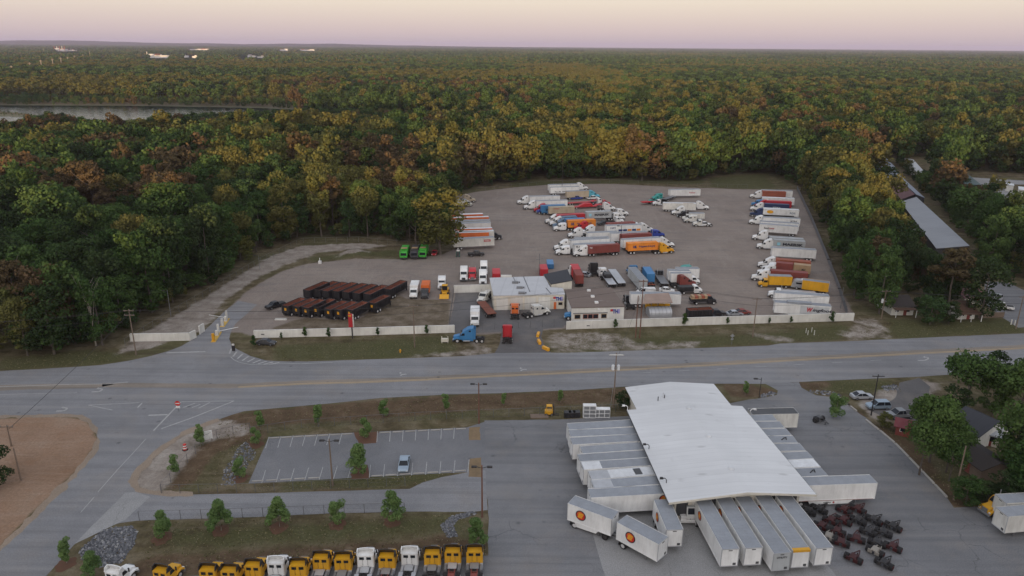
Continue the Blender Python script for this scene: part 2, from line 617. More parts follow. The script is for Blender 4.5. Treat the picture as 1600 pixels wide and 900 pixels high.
def ground_mat():
    m, nt, b = new_mat('earth_and_grass')
    w = obj_vec(nt, kind='World')
    n_big = noise_n(nt, 0.05, 4, 0.6, w)
    n_mid = noise_n(nt, 0.28, 5, 0.65, w)
    n_fine = noise_n(nt, 2.2, 4, 0.7, w)
    n_vf = noise_n(nt, 9.0, 2, 0.7, w)

    def mask(nm, soft=0.16, k=0.75, src=n_mid):
        a = nt.nodes.new('ShaderNodeAttribute')
        a.attribute_name = nm
        s = math_n(nt, 'ADD', a.outputs['Fac'], math_n(nt, 'MULTIPLY', math_n(nt, 'SUBTRACT', src, 0.5), k))
        mr = nt.nodes.new('ShaderNodeMapRange')
        mr.interpolation_type = 'SMOOTHSTEP'
        mr.inputs['From Min'].default_value = 0.5 - soft
        mr.inputs['From Max'].default_value = 0.5 + soft
        nt.links.new(s, mr.inputs['Value'])
        return mr.outputs[0]
    # dry verge grass with bare brown patches
    c = ramp(nt, n_mid, [(0.3, (0.052, 0.042, 0.022)), (0.48, (0.112, 0.091, 0.052)), (0.7, (0.205, 0.168, 0.118))])
    c = mixc(nt, ramp(nt, n_big, [(0.45, 0.0), (0.62, 0.6)]), c, (0.078, 0.082, 0.034))
    sx = noise_n(nt, 1.0, 4, 0.6, obj_vec(nt, (0.035, 0.42, 1), (0, 0, -0.06), 'World'), 0.6)
    c = mixc(nt, ramp(nt, sx, [(0.50, 0.0), (0.66, 0.55)]), c, (0.062, 0.047, 0.03))
    c = mixc(nt, ramp(nt, sx, [(0.30, 0.5), (0.45, 0.0)]), c, (0.165, 0.135, 0.095))
    gcol = ramp(nt, n_fine, [(0.3, (0.050, 0.056, 0.022)), (0.6, (0.078, 0.080, 0.034)), (0.8, (0.115, 0.100, 0.055))])
    c = mixc(nt, math_n(nt, 'MULTIPLY', mask('green', 0.4, 2.2), 0.8), c, gcol)
    mcol = ramp(nt, n_mid, [(0.3, (0.070, 0.048, 0.030)), (0.55, (0.112, 0.077, 0.048)), (0.75, (0.165, 0.128, 0.085))])
    c = mixc(nt, mask('mulch', 0.3, 1.5), c, mcol)
    scol = ramp(nt, n_mid, [(0.3, (0.185, 0.155, 0.13)), (0.5, (0.255, 0.22, 0.19)), (0.7, (0.34, 0.31, 0.275))])
    c = mixc(nt, mask('sand', 0.3, 1.5), c, scol)
    rcol = ramp(nt, n_big, [(0.3, (0.20, 0.125, 0.08)), (0.5, (0.27, 0.18, 0.125)), (0.7, (0.29, 0.225, 0.17))])
    rcol = mixc(nt, ramp(nt, n_mid, [(0.5, 0.0), (0.75, 0.5)]), rcol, (0.25, 0.14, 0.08))
    rt = noise_n(nt, 1.0, 4, 0.65, obj_vec(nt, (0.05, 0.5, 1), (0, 0, 0.35), 'World'), 2.5)
    rcol = mixc(nt, ramp(nt, rt, [(0.5, 0.0), (0.7, 0.3)]), rcol, (0.33, 0.26, 0.2))
    rcol = mixc(nt, ramp(nt, rt, [(0.3, 0.25), (0.44, 0.0)]), rcol, (0.19, 0.13, 0.09))
    c = mixc(nt, mask('reddirt', 0.2, 0.7), c, rcol)
    # compacted gravel of the truck yard with wheel-track streaks and damp patches
    s1 = noise_n(nt, 1.0, 4, 0.6, obj_vec(nt, (0.05, 0.32, 1), (0, 0, 0.5), 'World'), 1.5)
    s2 = noise_n(nt, 1.0, 4, 0.6, obj_vec(nt, (0.30, 0.045, 1), (0, 0, 0.15), 'World'), 1.5)
    g = ramp(nt, n_big, [(0.3, (0.205, 0.170, 0.147)), (0.5, (0.240, 0.201, 0.175)), (0.72, (0.276, 0.234, 0.202))])
    g = mixc(nt, ramp(nt, s1, [(0.5, 0.0), (0.72, 0.55)]), g, (0.150, 0.138, 0.134))
    g = mixc(nt, ramp(nt, s2, [(0.52, 0.0), (0.74, 0.5)]), g, (0.285, 0.255, 0.225))
    g = mixc(nt, ramp(nt, n_mid, [(0.55, 0.0), (0.8, 0.5)]), g, (0.135, 0.125, 0.122))
    c = mixc(nt, mask('gravel', 0.2, 0.5), c, g)
    so = ramp(nt, n_mid, [(0.3, (0.085, 0.066, 0.042)), (0.5, (0.14, 0.112, 0.08)), (0.72, (0.21, 0.175, 0.14))])
    c = mixc(nt, mask('soil', 0.25, 0.7), c, so)
    c = mixc(nt, 0.55, c, ramp(nt, n_fine, [(0.25, 0.28), (0.75, 0.72)]), 'OVERLAY')
    c = mixc(nt, 0.45, c, ramp(nt, n_vf, [(0.25, 0.25), (0.75, 0.75)]), 'OVERLAY')
    # leaf litter under the far woods
    geo = nt.nodes.new('ShaderNodeNewGeometry')
    nt.links.new(c, b.inputs['Base Color'])
    b.inputs['Roughness'].default_value = 0.95
    b.inputs['Specular IOR Level'].default_value = 0.1
    bp = N(nt, 'ShaderNodeBump', Strength=0.5, Distance=0.15)
    nt.links.new(n_fine, bp.inputs['Height'])
    nt.links.new(bp.outputs[0], b.inputs['Normal'])
    return m


me.materials.append(ground_mat())
ground = bpy.data.objects.new('ground', me)
COL.objects.link(ground)
struct(ground)

# ------------------------------------------------------------------ paved surfaces
ROAD = [(-700, 618), (0, 580), (110, 574), (157, 570.5), (200, 564), (235, 556.5), (262, 549), (283, 541), (300, 531), (317, 518.5), (330, 507), (348, 489), (372, 470), (402, 476), (378, 497),
        (367, 507), (361, 518), (358, 530), (362, 541), (373, 547), (392, 556.6), (415, 563), (434, 564.6), (479, 565), (572, 562), (700, 557.6), (740, 555.5), (772, 552),
        (862, 551), (880, 551.5), (1000, 547.5), (1120, 543), (1200, 540), (1218, 537), (1330, 533), (1450, 527.5), (1600, 521), (2400, 490),
        (2400, 536), (1600, 578), (1430, 589), (1245, 597), (1200, 600), (1120, 599.5), (975, 604.5), (900, 609.5), (780, 614.5), (700, 616.5), (594, 622), (530, 629), (466, 635), (413, 639.5), (381, 642.6),
        (363, 648), (337, 657.5), (305, 669), (280, 682), (260, 693), (243, 707), (230, 720), (215, 735), (206, 748), (206, 760), (214, 767), (232, 771.5), (260, 773.5),
        (400, 771), (560, 766.5), (640, 764), (660, 754), (690, 746), (730, 738.5), (758, 734), (762, 797), (740, 800), (630, 799.5), (513, 802.5), (400, 808), (300, 811), (213, 814), (190, 817),
        (165, 823), (143, 832), (117, 850), (95, 875), (73, 900), (40, 940), (-60, 1060), (-520, 1060), (-130, 955), (0, 857), (67, 793), (110, 748), (133, 723), (147, 705), (153, 687), (149, 670), (140, 658),
        (125, 651), (100, 649), (0, 651.5), (-700, 690)]
sheet('road', ROAD, 0.024, M_ROAD, 0.12, 2.0, 1)
LOT = [(757, 657), (880, 655.5), (1000, 649), (1100, 640), (1150, 628), (1190, 622), (1213, 617), (1216, 610), (1196, 600), (1248, 597), (1252, 606), (1275, 618), (1312, 622), (1335, 640), (1345, 648), (1352, 652),
       (1398, 692), (1440, 738), (1480, 778), (1490, 793), (1543, 791), (1700, 785), (2100, 780), (2100, 1100), (600, 1100), (0, 1100), (60, 965), (150, 914), (320, 898), (500, 886), (640, 877), (763, 868), (763, 800), (757, 733)]
sheet('parking_lot', LOT, 0.014, M_LOT, 0.2, 1.5, 2)
sheet('car_park', [(420, 683), (553, 676), (590, 674.5), (730, 668), (758, 659), (758, 734), (730, 737.5), (388, 755.5)], 0.019, M_PARK, 0.06, 2, 3)
sheet('dock_apron', [(926, 830), (936, 870), (948, 905), (965, 960), (1345, 960), (1300, 890), (1200, 800), (1050, 782), (975, 795)], 0.019, M_SLAB, 0.2, 2, 4)
sheet('driveway', [(772, 553.5), (780, 540), (784, 515), (850, 511), (846, 525), (850, 538), (862, 552.5), (820, 556)], 0.018, M_DRIVE, 0.25, 1.5, 5)
sheet('shop_apron', [(712, 457), (772, 457), (772, 484), (888, 480), (890, 500), (880, 512), (742, 521), (700, 519), (706, 490)], 0.010, M_DRIVE, 0.25, 1.5, 6)
0 and sheet('side_path', [(1225, 600), (1290, 598), (1350, 660), (1352, 652), (1332, 640), (1300, 622)][:0] or [(232, 735), (262, 705), (290, 690), (316, 692), (290, 728), (262, 765), (236, 767)], 0.008, M_SLAB, 0.3, 1.5, 8)
sheet('mouth_slab', [(196, 770), (212, 769), (235, 776), (196, 812), (150, 834), (118, 850), (100, 866)], 0.029, M_SLAB, 0.15, 2, 9)
sheet('far_road', [(1515, 277), (1560, 280), (1640, 284), (1640, 289), (1575, 288), (1600, 320), (1660, 380), (1600, 360), (1560, 320), (1535, 292)], 0.02, M_SLAB, 0.4, 3, 10)
sheet('side_yard', [(1540, 440), (1570, 440), (1640, 470), (1640, 508), (1590, 512), (1560, 492), (1535, 470)], 0.012, M_LOT, 0.4, 2, 11)
sheet('house_drive', [(1405, 598), (1437, 590.5), (1452, 604), (1450, 640), (1425, 668), (1380, 650), (1355, 640), (1400, 622)], 0.012, M_DRIVE, 0.4, 2, 12)

CL = [(160, 603), (372, 604.5), (480, 599), (560, 597), (660, 593), (760, 588), (860, 583.5), (960, 578.5), (1060, 573), (1180, 566), (1300, 559), (1420, 552.5), (1600, 543.5), (1900, 528)]
M_TANROAD = asphalt('dusty_turn_lane', (0.235, 0.205, 0.175), ROADROT, 0.6, cracks=0.0)
sheet('turn_lane', [(x, y - 4.5) for x, y in CL] + [(x, y + 2.2) for x, y in CL[::-1]], 0.029, M_TANROAD, 0.35, 2, 20)
sheet('turn_lane', [(-300, 607), (0, 602), (110, 599.5), (180, 600), (150, 606), (60, 609), (-300, 618)], 0.029, M_TANROAD, 0.35, 2, 21)
M_DUST = asphalt('sandy_shoulder', (0.27, 0.215, 0.165), 0, 0.0, (0.22, 0.17, 0.13), cracks=0.0)
for q_ in ([(0, 649.5), (100, 647), (126, 649), (143, 657), (153, 669), (157, 687), (151, 706), (137, 725), (113, 751), (70, 797), (0, 862), (-60, 905), (-60, 890), (0, 850), (64, 789), (107, 744), (130, 720), (144, 703), (149, 687), (145, 671), (137, 660), (122, 653), (98, 651.5), (0, 654)],
           [(340, 653), (304, 666), (279, 679.5), (258, 691), (240, 706), (226, 719), (211, 735), (202, 748), (203, 761), (212, 768), (232, 773), (262, 776), (300, 775.5), (300, 770), (240, 768), (216, 762), (212, 751), (222, 737), (236, 723), (250, 708), (266, 695), (285, 684), (309, 671), (342, 658)]):
    sheet('sandy_shoulder', q_, 0.0315, M_DUST, 0.75, 0.9, 31)
# ------------------------------------------------------------------ road paint
mk = MB()
Z1 = 0.034
strip(mk, [(372, 604.5), (480, 599), (560, 597), (660, 593), (760, 588), (860, 583.5), (960, 578.5), (1060, 573), (1180, 566), (1300, 559), (1420, 552.5), (1600, 543.5), (1800, 533)], 0.32, Z1)
strip(mk, [(372, 606), (480, 600.5), (560, 598.5), (660, 594.5), (760, 589.5), (860, 585), (960, 580), (1060, 574.5), (1180, 567.5), (1300, 560.5), (1420, 554), (1600, 545), (1800, 534.5)], 0.2, Z1)
obj('yellow_centre_line', mk, LINEY)['kind'] = 'structure'
mk = MB()
strip(mk, [(-200, 612), (0, 604.5), (100, 601), (170, 600), (200, 597)], 0.25, Z1)
strip(mk, [(-200, 622), (60, 615), (120, 614)], 0.14, Z1)
for k in range(7):       # worn lane dashes
    x0 = 1000 + k * 60
    strip(mk, [(x0, 583 - (x0 - 1000) * 0.054), (x0 + 17, 582 - (x0 - 1000) * 0.054)], 0.14, Z1)
strip(mk, [(138, 633), (217, 629.5)], 0.2, Z1)
strip(mk, [(138, 633), (176, 641)], 0.2, Z1)
strip(mk, [(215, 637), (222, 630)], 0.3, Z1)
strip(mk, [(232, 649), (262, 648)], 0.5, Z1)
strip(mk, [(283, 628), (366, 626.5)], 0.22, Z1)
strip(mk, [(366, 626.5), (335, 639), (300, 653), (252, 670)], 0.3, Z1)
strip(mk, [(283, 628), (262, 650), (240, 673)], 0.3, Z1)
for (a, b, c_, d) in ((286, 637, 305, 630), (300, 637, 313, 632), (310, 638, 328, 629)):
    strip(mk, [(a, b), (c_, d)], 0.28, Z1)
strip(mk, [(228, 686), (208, 708), (183, 735), (153, 769)], 0.13, Z1)
strip(mk, [(147, 777), (126, 801)], 0.12, Z1)
strip(mk, [(260, 551.5), (321, 549.5)], 0.55, Z1)
strip(mk, [(436, 567.5), (470, 568.5), (520, 566.5)], 0.2, Z1)
strip(mk, [(360.5, 557.6), (365, 562), (373, 566), (392, 570), (424, 569.5), (437, 567.5)], 0.16, Z1)
for k in range(9):       # hatched corner beside the entrance
    t = k / 8
    a = (358.5 + 62 * t ** 1.15, 553 + 16.5 * (1 - (1 - t) ** 2.2))
    b = (361.5 + 75 * t ** 1.05, 545 + 21.5 * (1 - (1 - t) ** 1.7))
    strip(mk, [a, b], 0.42, Z1)


def turn_arrow(cx, cy, flip=1):
    p = [(cx - 9 * flip, cy + 1.5), (cx + 2 * flip, cy + 1.2), (cx + 7 * flip, cy - 1), (cx + 7.5 * flip, cy - 3.2), (cx + 2 * flip, cy - 4)] if flip > 0 else [(cx + 8, cy - 2.2), (cx + 1, cy - 1.8), (cx - 1, cy)]
    strip(mk, p, 0.42, Z1)
    a, b, c_ = at(cx + 2.5 * flip, cy - 5.6), at(cx + 2.5 * flip, cy - 2.4), at(cx - 1.5 * flip, cy - 4)
    mk.add([(q.x, q.y, Z1) for q in (a, b, c_)], [(0, 1, 2)])


turn_arrow(152, 611)
turn_arrow(97, 641)
turn_arrow(1443, 562)
turn_arrow(815, 579.5, -1)
turn_arrow(627, 587, -1)
# car-park stalls
for k in range(7):
    x0, y0 = 420 + k * 19.1, 683 - k * 1.03
    strip(mk, [(x0, y0), (x0 - 5, y0 + 17.5)], 0.13, Z1)
for k in range(7):
    x0, y0 = 590 + k * 20.0, 674.2 - k * 0.9
    strip(mk, [(x0, y0), (x0 - 1.2, y0 + 17)], 0.13, Z1)
for k in range(7):
    x0, y0 = 409 + k * 22.4, 754.6 - k * 1.2
    strip(mk, [(x0, y0), (x0 + 6, y0 - 20)], 0.13, Z1)
for k in range(8):
    x0, y0 = 577 + k * 22, 746.6 - k * 1.2
    strip(mk, [(x0, y0), (x0 + 2, y0 - 20)], 0.13, Z1)
obj('white_road_markings', mk, LINEW)['kind'] = 'structure'
# ------------------------------------------------------------------ vehicles
def wheel(parent, x, y, r=0.52, w=0.32, dual=False, rim=RIM, tyre=TYRE, loc_z=None):
    """one wheel (tyre) with its rim facing outwards"""
    ww = 0.62 if dual else w
    key = ('wheel', round(r, 2), round(ww, 2))
    t = obj('wheel', cm(key, lambda m: m.cyl((0, 0, 0), 'y', r, ww, 18)), tyre, parent, (x, y - math.copysign(ww / 2, y), r))
    s = 1 if y > 0 else -1

    def rimf(m):
        m.cyl((0, s * (ww / 2 - 0.005), 0), 'y', r * 0.60, 0.05, 14)
        m.cyl((0, s * (ww / 2 + 0.04), 0), 'y', r * 0.24, 0.06, 10)
    obj('rim', cm(('rim', round(r, 2), round(ww, 2), 'l' if s > 0 else 'r'), rimf), rim, t)
    return t


def bogie(root, xs, z0=1.12, w=2.45, rim=RIM):
    """axles, sprung frame and bumper of a trailer, all under the floor"""
    x0, x1 = min(xs), max(xs)

    def fr(m):
        m.box(x0 - 0.9, x1 + 1.0, -0.55, -0.43, 0.8, z0 - 0.003)
        m.box(x0 - 0.9, x1 + 1.0, 0.43, 0.55, 0.8, z0 - 0.003)
        for x in xs:
            m.cyl((x, 0, 0.52), 'y', 0.075, w - 0.2, 8)
        m.box(x0 - 0.86, x0 - 0.80, -1.15, 1.15, 0.45, 0.58)
        for y in (-0.5, 0.5):
            m.box(x0 - 0.84, x0 - 0.78, y - 0.05, y + 0.05, 0.58, 0.8)
        for y in (-0.95, 0.95):
            m.box(x0 - 0.72, x0 - 0.70, y - 0.3, y + 0.3, 0.3, z0 - 0.003)
    obj('bogie_frame', cm(('bogie', round(x0, 2), round(x1, 2), z0), fr), CHASSIS, root)
    for x in xs:
        for s in (-1, 1):
            wheel(root, x, s * w / 2, dual=True, rim=rim)


def landing(root, x, z0=1.12):
    def f(m):
        for y in (-0.75, 0.75):
            m.box(x - 0.07, x + 0.07, y - 0.07, y + 0.07, 0.06, z0 - 0.003)
            m.box(x - 0.16, x + 0.16, y - 0.16, y + 0.16, 0.0, 0.06)
        m.box(x - 0.04, x + 0.04, -0.68, 0.68, 0.6, 0.7)
        m.tube([(x, 0.6, 0.65), (x + 0.9, 0.6, z0 - 0.03)], 0.035)
        m.tube([(x, -0.6, 0.65), (x + 0.9, -0.6, z0 - 0.03)], 0.035)
    obj('landing_gear', cm(('landing', round(x, 2), z0), f), STEEL, root)


def lockrods(m, x, ys, z0, z1, s):
    for y in ys:
        m.cyl((x + s * 0.035, y, (z0 + z1) / 2), 'z', 0.028, z1 - z0 - 0.1, 6)
        for z in (z0 + 0.35, z0 + 0.9, z1 - 0.5):
            m.box(x, x + s * 0.06, y - 0.07, y + 0.07, z - 0.04, z + 0.04)


def trailer(label, c, h, L, body=WHITE, roof=ROOFGREY, group=None, W=2.55, top=4.05, z0=1.12, axles=2, skirt=None, rib=1.2,
            name='semi_trailer', cat='trailer', nose_cap=None, wheels=True, gear=True, single=False):
    """dry-van trailer; local +x is the nose"""
    root = thing(name, label, cat, c, h, group)
    hx, hy = L / 2, W / 2

    def shell(m):
        m.bbox(-hx + 0.04, hx - 0.04, -hy + 0.03, hy - 0.03, z0 + 0.18, top - 0.16, 0.03)
        for s in (-1, 1):
            y = s * (hy - 0.03)
            a, b = min(y, y + s * 0.03), max(y, y + s * 0.03)
            m.box(-hx, hx, a - 0.02, b, z0, z0 + 0.19)          # bottom rail
            m.box(-hx, hx, (a - 0.02) if s > 0 else a, b if s > 0 else b + 0.02, top - 0.17, top + 0.02)  # top rail
            n = int(L / rib)
            for i in range(n + 1):
                x = -hx + 0.08 + (L - 0.16) * i / n
                m.box(x - 0.05, x + 0.05, min(y, y + s * 0.022), max(y, y + s * 0.022), z0 + 0.19, top - 0.17)
        m.box(-hx + 0.05, hx - 0.05, -hy + 0.06, hy - 0.06, z0 + 0.003, z0 + 0.18)
    obj('box_body', cm(('van', round(L, 2), W, top, z0, rib), shell), body, root)

    def rf(m):
        m.box(-hx + 0.05, hx - 0.05, -hy + 0.12, hy - 0.12, top - 0.15, top)
        m.box(-hx + 0.05, hx - 0.05, -hy + 0.06, hy - 0.06, top - 0.155, top - 0.06)
        n = int(L / 0.62)
        for i in range(1, n):
            x = -hx + L * i / n
            m.box(x - 0.025, x + 0.025, -hy + 0.13, hy - 0.13, top, top + 0.012)
    obj('roof', cm(('vroof', round(L, 2), W, top), rf), roof, root)
    for s in (-1, 1):
        def door(m):
            y0, y1 = (0.012, hy - 0.09) if s > 0 else (-hy + 0.09, -0.012)
            m.box(-hx - 0.005, -hx + 0.039, y0, y1, z0 + 0.12, top - 0.13)
            lockrods(m, -hx - 0.005, (y0 + 0.28, y1 - 0.28), z0 + 0.1, top - 0.12, -1)
        obj('door', cm(('vdoor', s, round(L, 2), W, top), door), body, root)

    def frame_r(m):
        for s in (-1, 1):
            m.box(-hx - 0.03, -hx + 0.038, s * (hy - 0.03) - 0.045, s * (hy - 0.03) + 0.045, z0 - 0.02, top - 0.01)
        m.box(-hx - 0.027, -hx + 0.036, -hy + 0.02, hy - 0.02, top - 0.12, top + 0.005)
        m.box(-hx - 0.027, -hx + 0.036, -hy + 0.02, hy - 0.02, z0 - 0.023, z0 + 0.11)

    def frame_f(m):
        for s in (-1, 1):
            m.box(hx - 0.038, hx + 0.03, s * (hy - 0.03) - 0.045, s * (hy - 0.03) + 0.045, z0 - 0.02, top - 0.01)
        m.box(hx - 0.036, hx + 0.02, -hy + 0.02, hy - 0.02, top - 0.12, top + 0.005)
        m.box(hx - 0.036, hx + 0.02, -hy + 0.02, hy - 0.02, z0 - 0.023, z0 + 0.11)
    obj('rear_frame', cm(('vframer', round(L, 2), W, top), frame_r), ALU, root)
    obj('front_frame', cm(('vframef', round(L, 2), W, top), frame_f), ALU, root)

    def nose(m):
        m.box(hx - 0.039, hx + 0.006, -hy + 0.1, hy - 0.1, z0 + 0.12, top - 0.13)
    nz = obj('front_panel', cm(('vnose', round(L, 2), W, top), nose), nose_cap or body, root)

    obj('vent', cm(('vvent', round(L, 2), W, top), lambda m: m.box(hx + 0.006, hx + 0.03, -0.28, 0.28, top - 0.35, top - 0.22)), DKGREY, nz)
    obj('placard', cm(('vplac', round(L, 2), W, top), lambda m: m.box(hx + 0.006, hx + 0.022, 0.5, 0.95, z0 + 0.2, z0 + 0.58)), DKGREY, nz)
    if wheels:
        xs = (-hx + 1.5, -hx + 2.75) if axles == 2 else (-hx + 1.25,)
        bogie(root, xs, z0)
    if gear:
        landing(root, hx - (3.0 if L > 11 else 2.2), z0)
    if skirt:
        for s in (-1, 1):
            obj('side_skirt', cm(('skirt', round(L, 2), s), lambda m: m.prism([(-hx + 3.9, z0 - 0.004), (-hx + 4.3, 0.35), (hx - 4.4, 0.42), (hx - 3.6, z0 - 0.004)], s * (hy - 0.06) - 0.015, s * (hy - 0.06) + 0.015)), skirt, root)
    return root


def container_body(m, x0, x1, zb, zt, hy=1.22, pitch=0.28):
    """corrugated shell made as one closed wavy wall"""
    hx0, hx1 = x0 + 0.1, x1 - 0.1
    n = int((hx1 - hx0) / pitch) * 4
    for s in (-1, 1):
        vs, fs = [], []
        for i in range(n + 1):
            x = hx0 + (hx1 - hx0) * i / n
            d = (0.0, 0.036, 0.036, 0.0)[i % 4]
            y = s * (hy - 0.012 - d)
            vs += [(x, y, zb + 0.16), (x, y, zt - 0.12)]
        for i in range(n):
            fs.append((2 * i, 2 * i + 2, 2 * i + 3, 2 * i + 1))
        m.add(vs, fs)
        y = s * hy
        m.box(x0, x1, y - 0.06, y + 0.0, zb, zb + 0.17)
        m.box(x0, x1, y - 0.06, y + 0.0, zt - 0.13, zt - 0.002)
        for x in (x0, x1 - 0.16):
            m.box(x, x + 0.16, y - 0.12 if s > 0 else y - 0.006, y + 0.006 if s > 0 else y + 0.12, zb - 0.004, zt + 0.004)
    m.box(x0 + 0.05, x1 - 0.05, -hy + 0.055, hy - 0.055, zt - 0.10, zt - 0.03)
    n2 = int((x1 - x0) / 0.5)
    for i in range(1, n2):
        x = x0 + (x1 - x0) * i / n2
        m.box(x - 0.1, x + 0.1, -hy + 0.08, hy - 0.08, zt - 0.03, zt - 0.008)
    m.box(x0 + 0.04, x0 + 0.1, -hy + 0.06, hy - 0.06, zb + 0.05, zt - 0.06)
    m.box(x1 - 0.1, x1 - 0.04, -hy + 0.06, hy - 0.06, zb + 0.05, zt - 0.06)
    m.box(x0 + 0.1, x1 - 0.1, -hy + 0.06, hy - 0.06, zb + 0.02, zb + 0.16)
    lockrods(m, x0 + 0.04, (-0.85, -0.4, 0.4, 0.85), zb + 0.1, zt - 0.1, -1)


def chassis_frame(root, hx, zc, mat, xs):
    def ch(m):
        for y in (-0.5, 0.5):
            m.box(-hx + 0.1, hx - 2.8, y - 0.06, y + 0.06, zc - 0.42, zc - 0.05)
            m.box(hx - 2.8, hx - 0.1, y - 0.06, y + 0.06, zc - 0.2, zc - 0.05)
        for x in (-hx + 0.06, hx - 0.22):
            m.box(x, x + 0.16, -1.2, 1.2, zc - 0.24, zc - 0.05)
        for k in range(6):
            x = -hx + 2 + (2 * hx - 4) * k / 5
            m.box(x - 0.05, x + 0.05, -0.44, 0.44, zc - 0.3, zc - 0.1)
    obj('chassis', cm(('chas', round(hx, 2), zc), ch), mat, root)
    bogie(root, xs, zc - 0.43)
    landing(root, hx - 3.0, zc - 0.2)


def box_on_chassis(label, c, h, L, body, group=None, chassis=CHASSIS, boxes=None, top=4.05, name='container_trailer'):
    """shipping container(s) carried on a skeletal chassis"""
    root = thing(name, label, 'container trailer', c, h, group)
    hx = L / 2
    zc = top - 2.75
    chassis_frame(root, hx, zc, chassis, (-hx + 1.1, -hx + 2.35))
    for (x0, x1, mt) in boxes or [(-hx, hx, body)]:
        obj('container', cm(('cont', round(x0, 2), round(x1, 2), round(zc, 2), top), lambda m: container_body(m, x0, x1, zc, top)), mt, root)
    return root


def flatbed(label, c, h, L, deck=STEEL, group=None, zt=1.45, rails=CHASSIS, name='flatbed_trailer', low=False):
    root = thing(name, label, 'flatbed trailer', c, h, group)
    hx = L / 2

    def d(m):
        if low:
            m.box(-hx, hx - 3.2, -1.25, 1.25, 0.85, 1.0)
            m.prism([(hx - 3.4, 1.0), (hx - 3.1, 0.85), (hx - 2.4, 1.35), (hx - 2.6, 1.5)], -1.25, 1.25)
            m.box(hx - 2.6, hx, -1.25, 1.25, 1.36, 1.5)
        else:
            m.box(-hx, hx, -1.27, 1.27, zt - 0.14, zt)
            for k in range(5):
                y = -1.05 + k * 0.525
                m.box(-hx + 0.05, hx - 0.05, y - 0.03, y + 0.03, zt, zt + 0.018)
    obj('deck', cm(('deck', round(L, 2), low, zt), d), deck, root)

    def r(m):
        z1 = 0.85 if low else zt - 0.14
        for y in (-0.5, 0.5):
            m.box(-hx + 0.3, hx - (3.4 if low else 0.3), y - 0.07, y + 0.07, z1 - 0.36, z1 - 0.003)
        for s in (-1, 1):
            m.box(-hx, hx - (3.3 if low else 0.0), s * 1.29 - 0.02, s * 1.29 + 0.02, z1 - 0.05, z1 + 0.1)
    obj('side_rails', cm(('drails', round(L, 2), low, zt), r), rails, root)
    bogie(root, (-hx + 1.2, -hx + 2.45), 0.82 if low else zt - 0.5)
    landing(root, hx - 3.0, 0.85 if low else zt - 0.14)
    return root


